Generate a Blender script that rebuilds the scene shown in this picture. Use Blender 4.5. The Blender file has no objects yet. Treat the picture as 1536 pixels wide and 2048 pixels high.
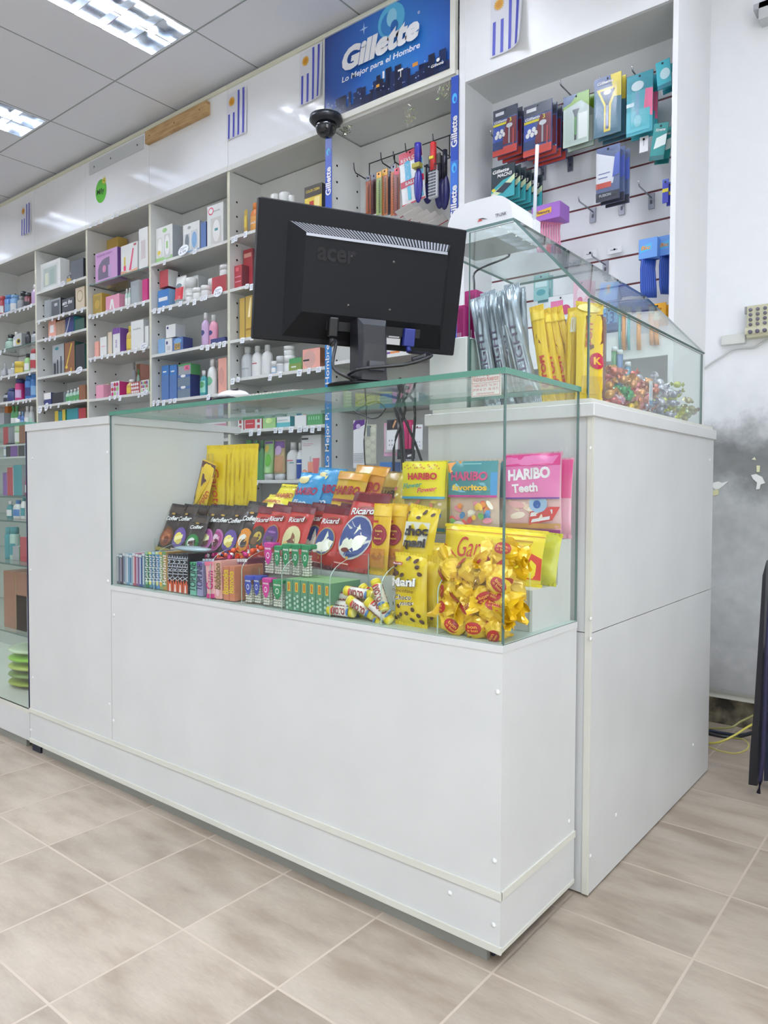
import bpy, math, random
from mathutils import Vector, Matrix
rnd = random.Random(7)
C = bpy.context.scene.collection
SC = bpy.context.scene
R = math.radians
# ------------------------------------------------------------------ camera
CAM = Vector((0.678, -1.2007, 0.8941))
YAW, PIT, ROL, FPX = R(38.694), R(-1.846), R(0.214), 1472.9
_f = Vector((-math.sin(YAW)*math.cos(PIT), math.cos(YAW)*math.cos(PIT), math.sin(PIT)))
_r = Vector((math.cos(YAW), math.sin(YAW), 0)); _u = _r.cross(_f)
_r, _u = math.cos(ROL)*_r + math.sin(ROL)*_u, -math.sin(ROL)*_r + math.cos(ROL)*_u
cd = bpy.data.cameras.new('camera'); cam = bpy.data.objects.new('camera', cd); C.objects.link(cam)
cd.sensor_fit = 'HORIZONTAL'; cd.sensor_width = 36; cd.lens = 36*FPX/1536; cd.clip_start = 0.02
cam.matrix_world = Matrix.Translation(CAM) @ Matrix((_r, _u, -_f)).transposed().to_4x4()
SC.camera = cam
SC.view_settings.view_transform = 'Standard'; SC.view_settings.look = 'None'
SC.view_settings.exposure = 0.28; SC.view_settings.gamma = 1; SC.view_settings.use_curve_mapping = False
SC.cycles.max_bounces = 10; SC.cycles.transparent_max_bounces = 32; SC.cycles.transmission_bounces = 8
SC.cycles.diffuse_bounces = 4; SC.cycles.glossy_bounces = 4; SC.cycles.caustics_reflective = False; SC.cycles.caustics_refractive = False
SC.cycles.sample_clamp_indirect = 4.0
# world: pale daylight coming in through the open shop front
w = bpy.data.worlds.new('daylight'); SC.world = w; w.use_nodes = True
w.node_tree.nodes['Background'].inputs[0].default_value = (0.90, 0.95, 1.0, 1)
w.node_tree.nodes['Background'].inputs[1].default_value = 0.8
TUBE_STRENGTH = 80.0
def area(name, loc, rot, sx, sy, energy, col=(1, 1, 1)):
    l = bpy.data.lights.new(name, 'AREA'); l.shape = 'RECTANGLE'; l.size = sx; l.size_y = sy; l.energy = energy; l.color = col
    o = bpy.data.objects.new(name, l); C.objects.link(o); o.location = loc; o.rotation_euler = rot; return o
# unseen fill lamp added behind the camera, tilted up to lift the ceiling
area('front_fill_light', (-0.6, -4.3, 1.3), (R(104), 0, 0), 4.8, 2.4, 10, (0.95, 0.98, 1.0))
# unseen fill lamp added at the right to brighten right-facing sides
area('side_fill_light', (2.45, -1.6, 1.35), (R(98), 0, R(90)), 2.6, 2.3, 50, (0.96, 0.98, 1.0))

def ray(u, v): return _f + _r*((u-768)/FPX) - _u*((v-1024)/FPX)
def onp(ax, val, u, v):
    d = ray(u, v); t = (val-CAM[ax])/d[ax]; return CAM + d*t
def PY(u, v, y): p = onp(1, y, u, v); return p.x, p.z
def PD(u, v, d): return CAM + ray(u, v)*d
# ------------------------------------------------------------------ materials
def lin(c): return tuple((x/12.92 if x <= .04045 else ((x+.055)/1.055)**2.4) for x in (c[0]/255, c[1]/255, c[2]/255))
_mc = {}
def M(c, rough=.45, metal=0.0, emis=0.0, spec=.5, coat=0.0):
    k = (tuple(c), rough, metal, emis, spec, coat)
    if k in _mc: return _mc[k]
    m = bpy.data.materials.new('paint_%d_%d_%d' % tuple(c)); m.use_nodes = True
    b = m.node_tree.nodes['Principled BSDF']; l = lin(c)
    b.inputs['Base Color'].default_value = (*l, 1); b.inputs['Roughness'].default_value = rough
    b.inputs['Metallic'].default_value = metal; b.inputs['Specular IOR Level'].default_value = spec
    b.inputs['Coat Weight'].default_value = coat; b.inputs['Coat Roughness'].default_value = .1
    if emis: b.inputs['Emission Color'].default_value = (*l, 1); b.inputs['Emission Strength'].default_value = emis
    _mc[k] = m; return m
def glass(name, tint=(.965, .985, .975), refl=1.0, rough=0.0):
    m = bpy.data.materials.new(name); m.use_nodes = True; nt = m.node_tree; nt.nodes.clear(); N = nt.nodes.new; L = nt.links.new
    out = N('ShaderNodeOutputMaterial'); mx = N('ShaderNodeMixShader'); tr = N('ShaderNodeBsdfTransparent'); gl = N('ShaderNodeBsdfGlossy')
    fr = N('ShaderNodeLayerWeight'); pw = N('ShaderNodeMath'); pw.operation = 'POWER'; pw.inputs[1].default_value = 5
    mu = N('ShaderNodeMath'); mu.operation = 'MULTIPLY_ADD'; mu.inputs[1].default_value = .7*refl; mu.inputs[2].default_value = .025*refl; fr.inputs[0].default_value = .5
    tr.inputs[0].default_value = (*tint, 1); gl.inputs[0].default_value = (1, 1, 1, 1); gl.inputs['Roughness'].default_value = rough
    L(fr.outputs['Facing'], pw.inputs[0]); L(pw.outputs[0], mu.inputs[0]); L(mu.outputs[0], mx.inputs[0]); L(tr.outputs[0], mx.inputs[1]); L(gl.outputs[0], mx.inputs[2]); L(mx.outputs[0], out.inputs[0])
    return m
GLASS = glass('clear_glass', (.972, .988, .979), 1.0); ACRYL = glass('acrylic', (.982, .992, .986), .8); FILM = glass('clear_film', (.93, .94, .94), 1.3, .12)
GEDGE = M((88, 142, 124), .15); GEDGE2 = M((92, 120, 116), .2); AEDGE = M((176, 200, 188), .2)
def noisy(name, c1, c2, scale, rough, lo=.4, hi=.6, stretch=(1, 1, 1), bump=0, detail=4):
    m = bpy.data.materials.new(name); m.use_nodes = True; nt = m.node_tree; N = nt.nodes.new; L = nt.links.new; b = nt.nodes['Principled BSDF']
    tc = N('ShaderNodeTexCoord'); mp = N('ShaderNodeMapping'); mp.inputs['Scale'].default_value = stretch; nz = N('ShaderNodeTexNoise')
    nz.inputs['Scale'].default_value = scale; nz.inputs['Detail'].default_value = detail; cr = N('ShaderNodeValToRGB')
    cr.color_ramp.elements[0].position = lo; cr.color_ramp.elements[1].position = hi
    cr.color_ramp.elements[0].color = (*lin(c1), 1); cr.color_ramp.elements[1].color = (*lin(c2), 1)
    L(tc.outputs['Object'], mp.inputs[0]); L(mp.outputs[0], nz.inputs[0]); L(nz.outputs[0], cr.inputs[0]); L(cr.outputs[0], b.inputs['Base Color'])
    b.inputs['Roughness'].default_value = rough
    if bump:
        bp = N('ShaderNodeBump'); bp.inputs['Strength'].default_value = bump; bp.inputs['Distance'].default_value = .01
        L(nz.outputs[0], bp.inputs['Height']); L(bp.outputs[0], b.inputs['Normal'])
    return m
LAM = noisy('white_laminate', (206, 208, 207), (212, 214, 213), 6, .38, .3, .7)
LAM2 = noisy('white_laminate_trim', (208, 209, 198), (216, 216, 206), 5, .35, .3, .7)
SHW = noisy('shelf_white', (216, 217, 214), (224, 225, 222), 4, .4, .3, .7)
LAMB = noisy('bright_laminate', (234, 236, 238), (240, 241, 242), 5, .35, .3, .7)
GLOSSW = noisy('gloss_white_board', (238, 240, 244), (244, 246, 248), 2, .12, .3, .7)
CREAM = M((222, 221, 200), .4)
# ------------------------------------------------------------------ mesh building
_tx = {}
def T(s, bold=0.0, res=3):
    k = (s, bold)
    if k not in _tx:
        cu = bpy.data.curves.new('t', 'FONT'); cu.body = s; cu.offset = bold; cu.resolution_u = res; cu.fill_mode = 'FRONT'
        o = bpy.data.objects.new('t', cu); me = o.to_mesh()
        vs = [(v.co.x, v.co.y) for v in me.vertices]; fs = [tuple(p.vertices) for p in me.polygons]
        o.to_mesh_clear(); bpy.data.objects.remove(o); bpy.data.curves.remove(cu)
        x0 = min(v[0] for v in vs); x1 = max(v[0] for v in vs); y0 = min(v[1] for v in vs); y1 = max(v[1] for v in vs)
        _tx[k] = ([(x-(x0+x1)/2, y-(y0+y1)/2) for x, y in vs], fs, x1-x0, y1-y0)
    return _tx[k]
class MB:
    def __init__(s): s.v = []; s.f = []; s.m = []; s.s = []; s.mats = []
    def mi(s, mat):
        if mat not in s.mats: s.mats.append(mat)
        return s.mats.index(mat)
    def add(s, vs, fs, mat, smooth=False):
        n = len(s.v); i = s.mi(mat); s.v += [tuple(p) for p in vs]
        for f in fs: s.f.append(tuple(a+n for a in f)); s.m.append(i); s.s.append(smooth)
        return s
    def box(s, a, b, mat, sides=None):
        x0, y0, z0 = [min(p, q) for p, q in zip(a, b)]; x1, y1, z1 = [max(p, q) for p, q in zip(a, b)]
        vs = [(x0,y0,z0),(x1,y0,z0),(x1,y1,z0),(x0,y1,z0),(x0,y0,z1),(x1,y0,z1),(x1,y1,z1),(x0,y1,z1)]
        F = [(0,3,2,1),(4,5,6,7),(0,1,5,4),(1,2,6,5),(2,3,7,6),(3,0,4,7)]   # bottom top front right back left
        if sides is None: s.add(vs, F, mat)
        else:
            for k, f in enumerate(F): s.add(vs, [f], sides.get(k, mat))
        return s
    def rbox(s, a, b, mat, r=.004, sg=3):   # box with rounded vertical edges and small top chamfer
        x0, y0, z0 = a; x1, y1, z1 = b; pts = []
        for cx, cy, a0 in ((x1-r, y1-r, 0), (x0+r, y1-r, 90), (x0+r, y0+r, 180), (x1-r, y0+r, 270)):
            for k in range(sg+1):
                t = R(a0+90*k/sg); pts.append((cx+r*math.cos(t), cy+r*math.sin(t)))
        n = len(pts); cx = (x0+x1)/2; cy = (y0+y1)/2; rings = []; c = min(r*.6, (z1-z0)*.3)
        for z, q in ((z0, c), (z0+c, 0), (z1-c, 0), (z1, c)):
            sx = 1-2*q/max(x1-x0, 1e-6); sy = 1-2*q/max(y1-y0, 1e-6)
            rings.append([(cx+(x-cx)*sx, cy+(y-cy)*sy, z) for x, y in pts])
        vs = [p for g in rings for p in g]; fs = [tuple(range(n))[::-1], tuple(range(3*n, 4*n))]
        for k in range(3):
            for i in range(n): j = (i+1) % n; fs.append((k*n+i, k*n+j, (k+1)*n+j, (k+1)*n+i))
        return s.add(vs, fs, mat)
    def lathe(s, prof, c, mat, n=18, sx=1, sy=1, ax='z', smooth=True):
        vs = []; fs = []
        for r, z in prof:
            for k in range(n):
                t = 2*math.pi*k/n; p = (r*math.cos(t)*sx, r*math.sin(t)*sy, z)
                if ax == 'y': p = (p[0], z, p[1])
                if ax == 'x': p = (z, p[0], p[1])
                vs.append((c[0]+p[0], c[1]+p[1], c[2]+p[2]))
        m = len(prof)
        for i in range(m-1):
            for k in range(n): j = (k+1) % n; fs.append((i*n+k, i*n+j, (i+1)*n+j, (i+1)*n+k))
        fs.append(tuple(range(n))[::-1]); fs.append(tuple(range((m-1)*n, m*n)))
        return s.add(vs, fs, mat, smooth)
    def tube(s, pts, r, mat, n=8):
        pts = [Vector(p) for p in pts]; vs = []; fs = []; up = Vector((0, 0, 1))
        for i, p in enumerate(pts):
            d = (pts[min(i+1, len(pts)-1)]-pts[max(i-1, 0)]).normalized()
            a = d.cross(up)
            if a.length < .1: a = d.cross(Vector((1, 0, 0)))
            a.normalize(); b = d.cross(a)
            for k in range(n): t = 2*math.pi*k/n; vs.append(p+a*(r*math.cos(t))+b*(r*math.sin(t)))
        for i in range(len(pts)-1):
            for k in range(n): j = (k+1) % n; fs.append((i*n+k, i*n+j, (i+1)*n+j, (i+1)*n+k))
        fs.append(tuple(range(n))[::-1]); fs.append(tuple(range((len(pts)-1)*n, len(pts)*n)))
        return s.add(vs, fs, mat, True)
    def ell(s, c, r, mat, nu=12, nv=8, rot=None):
        vs = []; fs = []
        for i in range(nv+1):
            p = math.pi*i/nv
            for k in range(nu):
                t = 2*math.pi*k/nu; q = Vector((r[0]*math.sin(p)*math.cos(t), r[1]*math.sin(p)*math.sin(t), r[2]*math.cos(p)))
                if rot: q = rot @ q
                vs.append(Vector(c)+q)
        for i in range(nv):
            for k in range(nu): j = (k+1) % nu; fs.append((i*nu+k, (i+1)*nu+k, (i+1)*nu+j, i*nu+j))
        return s.add(vs, fs, mat, True)
    def prism(s, poly, h0, h1, mat, ax='y', emat=None):   # 2-D outline extruded along an axis
        n = len(poly)
        def q(p, h): return (p[0], h, p[1]) if ax == 'y' else ((h, p[0], p[1]) if ax == 'x' else (p[0], p[1], h))
        vs = [q(p, h0) for p in poly]+[q(p, h1) for p in poly]
        s.add(vs, [tuple(range(n)), tuple(range(n, 2*n))[::-1]], mat)
        return s.add(vs, [(i, (i+1) % n, n+(i+1) % n, n+i) for i in range(n)], emat or mat)
    def grid(s, S, nu, nv, mat, u0=0, u1=1, v0=0, v1=1, off=0, smooth=True, flip=False):
        vs = [S(u0+(u1-u0)*i/nu, v0+(v1-v0)*j/nv, off) for j in range(nv+1) for i in range(nu+1)]
        fs = []
        for j in range(nv):
            for i in range(nu):
                a = j*(nu+1)+i; f = (a, a+1, a+nu+2, a+nu+1); fs.append(f[::-1] if flip else f)
        return s.add(vs, fs, mat, smooth)
    def art(s, S, W, H, items, gl=.35, k0=1):
        """printing on a surface S(u,v,off), u,v in 0..1; W,H its size in metres"""
        for k, it in enumerate(items):
            off = .0005+.00028*(k+k0); t = it[0]
            if t == 'r':
                _, u0, u1, v0, v1, c = it[:6]
                s.grid(S, max(1, int((u1-u0)*10)), max(1, int((v1-v0)*10)), M(c, gl), u0, u1, v0, v1, off)
            elif t == 'e':
                _, cu, cv, ru, rv, c = it[:6]; n = 20; rings = (0.001, .5, 1); vs = []; fs = []
                ro = R(it[6]) if len(it) > 6 else 0
                for q in rings:
                    for i in range(n):
                        a = 2*math.pi*i/n; x = q*ru*W*math.cos(a); y = q*rv*H*math.sin(a)
                        x, y = x*math.cos(ro)-y*math.sin(ro), x*math.sin(ro)+y*math.cos(ro)
                        vs.append(S(min(1, max(0, cu+x/W)), min(1, max(0, cv+y/H)), off))
                for g in range(2):
                    for i in range(n): j = (i+1) % n; fs.append((g*n+i, (g+1)*n+i, (g+1)*n+j, g*n+j))
                s.add(vs, fs, M(c, gl), True)
            elif t == 'p':
                _, pts, c = it; s.add([S(a, b, off) for a, b in pts], [tuple(range(len(pts)))], M(c, gl))
            elif t == 't':   # text: string, centre u,v, height (of H), width (of W), colour, rotation, shear, bold
                _, st, cu, cv, h, wd, c = it[:7]; ro = R(it[7]) if len(it) > 7 else 0; sh = it[8] if len(it) > 8 else 0; bo = it[9] if len(it) > 9 else .02
                vs, fs, tw, th = T(st, bo); hh = h*H/th; ww = wd*(W if abs(math.sin(ro)) < .5 else W)/tw if wd else hh
                o2 = []
                for x, y in vs:
                    x = x*ww+y*hh*sh; y = y*hh; x, y = x*math.cos(ro)-y*math.sin(ro), x*math.sin(ro)+y*math.cos(ro)
                    o2.append(S(min(1, max(0, cu+x/W)), min(1, max(0, cv+y/H)), off+.0004))
                s.add(o2, fs, M(c, gl))
        return s
    def build(s, name, parent=None, rel=(0, 0, 0), loc=None):
        me = bpy.data.meshes.new(name)
        me.from_pydata([(x-rel[0], y-rel[1], z-rel[2]) for x, y, z in s.v], [], s.f)
        for m in s.mats: me.materials.append(m)
        me.polygons.foreach_set('material_index', s.m); me.polygons.foreach_set('use_smooth', s.s); me.update()
        o = bpy.data.objects.new(name, me); C.objects.link(o)
        if parent: o.parent = parent
        if loc is not None: o.location = loc
        elif not parent: o.location = rel
        return o
def tag(o, label=None, cat=None, group=None, kind=None):
    if label: o['label'] = label
    if cat: o['category'] = cat
    if group: o['group'] = group
    if kind: o['kind'] = kind
    return o
def thing(name, label, cat, loc=(0, 0, 0), rot=(0, 0, 0), group=None):
    o = bpy.data.objects.new(name, None); C.objects.link(o); o.location = loc; o.rotation_euler = rot; o.empty_display_size = .05
    return tag(o, label, cat, group)
def struct(name, mb): return tag(mb.build(name), kind='structure')
def dup(o, loc=None, rot=None, label=None, parent=None):
    c = o.copy(); C.objects.link(c)
    if parent: c.parent = parent
    if loc is not None: c.location = loc
    if rot is not None: c.rotation_euler = rot
    if label: c['label'] = label
    for ch in list(o.children): dup(ch, parent=c)
    return c
ORD = ['', 'first', 'second', 'third', 'fourth', 'fifth', 'sixth', 'seventh', 'eighth', 'ninth', 'tenth', 'eleventh', 'twelfth', 'thirteenth', 'fourteenth']
# ------------------------------------------------------------------ room
def floor_mat():
    m = bpy.data.materials.new('floor_tiles'); m.use_nodes = True; nt = m.node_tree; N = nt.nodes.new; L = nt.links.new; b = nt.nodes['Principled BSDF']
    tc = N('ShaderNodeTexCoord'); mp = N('ShaderNodeMapping'); mp.inputs['Location'].default_value = (.008/.2817, .0155/.2817, 0); mp.inputs['Scale'].default_value = (1/.2817, 1/.2817, 1)
    br = N('ShaderNodeTexBrick'); br.offset = 0; br.squash = 1; br.inputs['Scale'].default_value = 1; br.inputs['Brick Width'].default_value = 1; br.inputs['Row Height'].default_value = 1
    br.inputs['Mortar Size'].default_value = .011; br.inputs['Mortar Smooth'].default_value = .3
    br.inputs['Color1'].default_value = (0, 0, 0, 1); br.inputs['Color2'].default_value = (1, 1, 1, 1); br.inputs['Mortar'].default_value = (.5, .5, .5, 1)
    L(tc.outputs['Object'], mp.inputs[0]); L(mp.outputs[0], br.inputs[0])
    def noise(scale, st, det, ad=None):
        q = N('ShaderNodeMapping'); q.inputs['Scale'].default_value = st; n = N('ShaderNodeTexNoise'); n.inputs['Scale'].default_value = scale; n.inputs['Detail'].default_value = det
        n.noise_dimensions = '4D'
        L(tc.outputs['Object'], q.inputs[0]); L(q.outputs[0], n.inputs[0]); ml = N('ShaderNodeMath'); ml.operation = 'MULTIPLY'; ml.inputs[1].default_value = 7
        L(br.outputs['Color'], ml.inputs[0]); L(ml.outputs[0], n.inputs['W']); return n
    n1 = noise(5, (1, 3.2, 1), 6); n2 = noise(2.2, (1, 1, 1), 3); n3 = noise(60, (1, 4, 1), 3)
    cr = N('ShaderNodeValToRGB'); e = cr.color_ramp.elements; e[0].position = .34; e[1].position = .66
    e[0].color = (*lin((150, 135, 119)), 1); e[1].color = (*lin((177, 165, 149)), 1); x = cr.color_ramp.elements.new(.5); x.color = (*lin((167, 154, 138)), 1)
    L(n1.outputs[0], cr.inputs[0])
    mx = N('ShaderNodeMix'); mx.data_type = 'RGBA'; mx.blend_type = 'OVERLAY'; mx.inputs[0].default_value = .35; L(cr.outputs[0], mx.inputs[6]); L(n2.outputs[0], mx.inputs[7])
    m3 = N('ShaderNodeMix'); m3.data_type = 'RGBA'; m3.blend_type = 'OVERLAY'; m3.inputs[0].default_value = .12; L(mx.outputs[2], m3.inputs[6]); L(n3.outputs[0], m3.inputs[7])
    m2 = N('ShaderNodeMix'); m2.data_type = 'RGBA'; L(br.outputs['Fac'], m2.inputs[0]); L(m3.outputs[2], m2.inputs[6]); m2.inputs[7].default_value = (*lin((188, 174, 158)), 1)
    L(m2.outputs[2], b.inputs['Base Color']); b.inputs['Roughness'].default_value = .42
    bp = N('ShaderNodeBump'); bp.inputs['Strength'].default_value = .25; bp.inputs['Distance'].default_value = .002; bp.invert = True; L(br.outputs['Fac'], bp.inputs['Height']); L(bp.outputs[0], b.inputs['Normal'])
    return m
ZC = 3.09; FZ = -.015
struct('floor', MB().box((-9, -4.5, -.065), (2.6, 1.9, FZ), floor_mat()))
def ceil_mat():
    m = bpy.data.materials.new('ceiling_panels'); m.use_nodes = True; nt = m.node_tree; N = nt.nodes.new; L = nt.links.new; b = nt.nodes['Principled BSDF']
    tc = N('ShaderNodeTexCoord'); mp = N('ShaderNodeMapping'); mp.inputs['Location'].default_value = (2.3/.7, -1.05/.7, 0); mp.inputs['Scale'].default_value = (1/.7, 1/.7, 1)
    br = N('ShaderNodeTexBrick'); br.offset = 0; br.inputs['Scale'].default_value = 1; br.inputs['Brick Width'].default_value = 1; br.inputs['Row Height'].default_value = 1; br.inputs['Mortar Size'].default_value = .007
    c = (*lin((242, 246, 255)), 1); br.inputs['Color1'].default_value = c; br.inputs['Color2'].default_value = c; br.inputs['Mortar'].default_value = (*lin((160, 170, 172)), 1)
    L(tc.outputs['Object'], mp.inputs[0]); L(mp.outputs[0], br.inputs[0]); L(br.outputs[0], b.inputs['Base Color']); b.inputs['Roughness'].default_value = .6
    return m
FIX = [(x, y) for x in (-2.31, -3.72, -5.13, -6.54, -0.9, .51, 1.92) for y in (1.04, -1.06, -3.16)]
def ceiling():
    b = MB(); m = ceil_mat(); xs = sorted(set([-9, 2.6]+[x for x, y in FIX]+[x-.33 for x, y in FIX])); ys = sorted(set([-4.5, 1.8]+[y for x, y in FIX]+[y-1.4 for x, y in FIX]))
    ys = [y for y in ys if y >= -4.5]
    for i in range(len(xs)-1):
        for j in range(len(ys)-1):
            cx = (xs[i]+xs[i+1])/2; cy = (ys[j]+ys[j+1])/2
            if any(x-.33 < cx < x and y-1.4 < cy < y for x, y in FIX): continue
            b.box((xs[i], ys[j], ZC), (xs[i+1], ys[j+1], ZC+.02), m)
    return struct('ceiling', b)
ceiling()
def wall_mat():
    m = bpy.data.materials.new('stained_plaster'); m.use_nodes = True; nt = m.node_tree; N = nt.nodes.new; L = nt.links.new; b = nt.nodes['Principled BSDF']
    tc = N('ShaderNodeTexCoord'); n = N('ShaderNodeTexNoise'); n.inputs['Scale'].default_value = 5; n.inputs['Detail'].default_value = 7; n.inputs['Roughness'].default_value = .62
    L(tc.outputs['Object'], n.inputs[0]); sp = N('ShaderNodeSeparateXYZ'); L(tc.outputs['Object'], sp.inputs[0])
    # soot band around z 0.95..1.2 with ragged edges, a real stain
    ml = N('ShaderNodeMath'); ml.operation = 'MULTIPLY_ADD'; ml.inputs[1].default_value = .35; L(n.outputs[0], ml.inputs[0]); L(sp.outputs['Z'], ml.inputs[2])
    cr = N('ShaderNodeValToRGB'); mr = N('ShaderNodeMapRange'); mr.inputs['From Min'].default_value = .17; mr.inputs['From Max'].default_value = 2.17; L(ml.outputs[0], mr.inputs[0]); L(mr.outputs[0], cr.inputs[0])
    cr.color_ramp.elements[0].position = 0; cr.color_ramp.elements[0].color = (*lin((150, 150, 148)), 1); cr.color_ramp.elements[1].position = 1; cr.color_ramp.elements[1].color = (*lin((242, 244, 246)), 1)
    for p, c in ((.12, (172, 173, 172)), (.28, (184, 187, 187)), (.38, (172, 174, 173)), (.43, (180, 183, 182)), (.475, (132, 134, 133)), (.53, (124, 126, 126)), (.56, (165, 168, 168)), (.60, (226, 229, 231)), (.7, (240, 242, 244))):
        q = cr.color_ramp.elements.new(p); q.color = (*lin(c), 1)
    n2 = N('ShaderNodeTexNoise'); n2.inputs['Scale'].default_value = 22; n2.inputs['Detail'].default_value = 5; L(tc.outputs['Object'], n2.inputs[0])
    mx = N('ShaderNodeMix'); mx.data_type = 'RGBA'; mx.blend_type = 'OVERLAY'; mx.inputs[0].default_value = .22; L(cr.outputs[0], mx.inputs[6]); L(n2.outputs[0], mx.inputs[7])
    L(mx.outputs[2], b.inputs['Base Color']); b.inputs['Roughness'].default_value = .55
    bp = N('ShaderNodeBump'); bp.inputs['Strength'].default_value = .25; bp.inputs['Distance'].default_value = .006; L(n.outputs[0], bp.inputs['Height']); L(bp.outputs[0], b.inputs['Normal'])
    return m
WM = wall_mat()
b = MB(); b.box((-9, 1.8, .10), (2.6, 1.9, 3.2), WM); b.box((-9, 1.83, FZ), (2.6, 1.9, .10), noisy('rough_masonry', (60, 56, 48), (150, 142, 120), 14, .9, .35, .65, bump=1))
struct('wall_back', b)
PW = noisy('painted_wall', (214, 216, 216), (222, 223, 222), 2, .6)
struct('wall_left', MB().box((-9.1, -4.5, FZ), (-9, 1.8, 3.2), PW))
struct('wall_right', MB().box((2.6, -4.5, FZ), (2.7, 1.8, 3.2), PW))
b = MB(); b.box((-9, -4.6, FZ), (-3.2, -4.5, 3.2), PW); b.box((2.0, -4.6, FZ), (2.6, -4.5, 3.2), PW); b.box((-3.2, -4.6, 2.7), (2.0, -4.5, 3.2), PW)
struct('wall_front', b)
b = MB()
for x0 in (-3.2, -1.5, .25, 1.95): b.box((x0, -4.57, FZ), (x0+.05, -4.52, 2.7), M((120, 125, 130), .3, .8))
b.box((-3.2, -4.57, 2.65), (2, -4.52, 2.7), M((120, 125, 130), .3, .8)); b.box((-3.15, -4.55, FZ), (1.95, -4.545, 2.65), GLASS)
struct('window_1', b)
b = MB(); b.box((-.14, 1.782, .098), (2.6, 1.80, .118), M((196, 196, 186), .5)); b.box((-.14, 1.776, .118), (2.6, 1.80, .126), M((150, 150, 140), .5))
struct('baseboard_back', b)
# flaked paint patches on the soot stain
b = MB()
for pts, c in (([(1425,966),(1436,963),(1444,966),(1457,962),(1446,972),(1438,978),(1431,979),(1425,974)], (226,228,224)), ([(1425,981),(1437,979),(1437,989),(1426,992)], (206,204,160)),
               ([(1502,950),(1512,948),(1524,954),(1530,966),(1521,969),(1519,978),(1512,979),(1514,965),(1506,958)], (232,233,230)), ([(1503,919),(1509,914),(1512,920)], (222,222,190)), ([(1513,931),(1520,931),(1519,944),(1513,944)], (222,220,180))):
    q = [PY(u, v, 1.797) for u, v in pts]; b.prism(q, 1.797, 1.8005, M(c, .6))
struct('trim_1', b)
# ------------------------------------------------------------------ ceiling lights
def make_light():
    t = thing('ceiling_light', 'recessed fluorescent ceiling light with mirror louvre', 'ceiling light', (0, 0, ZC), group='recessed fluorescent ceiling lights')
    mir = M((215, 220, 226), .12, 1.0); W = .33; Ln = 1.4
    b = MB(); b.box((-W, -Ln, .11), (0, 0, .115), mir); b.box((-W, -Ln, 0), (-W+.006, 0, .11), mir); b.box((-.006, -Ln, 0), (0, 0, .11), mir); b.box((-W, -.006, 0), (0, 0, .11), mir); b.box((-W, -Ln, 0), (0, -Ln+.006, .11), mir)
    b.build('housing', t)
    for x in (-W*.27, -W*.73):
        MB().lathe([(.0, -Ln+.05), (.014, -Ln+.05), (.014, -.05), (.0, -.05)], (x, 0, .062), M((235, 242, 255), .5, 0, TUBE_STRENGTH), 10, ax='y').build('fluorescent_tube', t)
    b = MB()
    b.box((-W/2-.004, -Ln, .001), (-W/2+.004, 0, .045), mir)
    for k in range(1, 10): b.prism([(-k*.14-.002, 0.001), (-k*.14+.002, 0.001), (-k*.14+.005, .045), (-k*.14-.005, .045)], -W+.006, -.006, mir, 'x')
    b.build('louvre', t)
    return t
lt = make_light(); lt.location = (FIX[0][0], FIX[0][1], ZC); lt['label'] = 'larger recessed fluorescent ceiling light at the top edge of the picture'
for k, (x, y) in enumerate(FIX[1:]):
    dup(lt, loc=(x, y, ZC), label='small-looking recessed fluorescent ceiling light at the left edge' if k == 2 else 'recessed fluorescent ceiling light further along the shop ceiling, outside the picture')
# ------------------------------------------------------------------ main counter
CAP = M((226, 228, 226), .3)
def caps(t, rel, pts, plane, name='screw_cap'):
    for p in pts:
        b = MB()
        if plane == 'y': b.lathe([(.0, 0), (.0052, 0), (.0048, -.0012), (0, -.0016)], p, CAP, 12, ax='y')
        else: b.lathe([(.0, 0), (.0052, 0), (.0048, .0012), (0, .0016)], p, CAP, 12, ax='x')
        b.build(name, t, rel)
D = .328; LX = -1.3265; L2 = -1.842
o = (0, 0, 0)
ct = thing('display_counter', 'long white laminate counter with glass candy case on top, in front', 'display counter', o)
b = MB(); b.box((L2, 0, .122), (LX-.001, .016, 1.083), LAM); b.box((LX, 0, .122), (0, .016, .588), LAM); b.build('front_panel', ct)
b = MB(); b.box((L2, .0, .018), (0, .016, .1195), LAM); b.build('plinth', ct)
b = MB(); b.box((L2, -.0004, .1175), (.0004, .003, .1197), M((150, 152, 148), .6)); b.box((LX-.0012, -.0004, .122), (LX+.0004, .003, .60), M((170, 172, 170), .6)); b.box((-.001, 0, .1175), (.0004, D, .1197), M((160, 162, 160), .6)); b.build('seam', ct)
b = MB(); b.box((L2, -.003, .1197), (.003, .002, .1345), LAM2); b.box((0, 0, .1197), (.003, D, .1345), LAM2); b.box((L2, -.003, .016), (.003, .002, .030), LAM2); b.box((0, 0, .016), (.0015, D, .024), LAM2); b.build('edge_strip', ct)
b = MB(); b.box((-.016, .016, .018), (0, D, .588), LAM); b.build('side_panel', ct)
b = MB(); b.box((LX-.02, .016, .6), (LX-.004, D+.1, 1.083), SHW); b.box((L2, .016, .018), (L2+.016, .5, 1.083), SHW); b.build('inner_panel', ct)
b = MB(); b.box((LX-.002, -.0015, .588), (.0015, D, .602), LAM); b.box((LX+.0, .002, .602), (-.002, D, .6035), M((196, 214, 204), .3)); b.build('case_floor', ct)
b = MB(); b.box((L2-.004, -.004, 1.083), (LX-.001, .5, 1.106), LAM); b.build('counter_top', ct)
b = MB(); b.box((L2+.06, .012, FZ), (-.035, .024, .018), M((150, 152, 146), .35, .3)); b.box((-.035, .03, FZ), (-.03, .2, .018), M((40, 42, 60), .6)); b.build('kick_strip', ct)
b = MB(); b.box((L2-.002, .008, FZ), (L2+.055, .022, .018), M((30, 34, 50), .5)); b.build('foot', ct)
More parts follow.
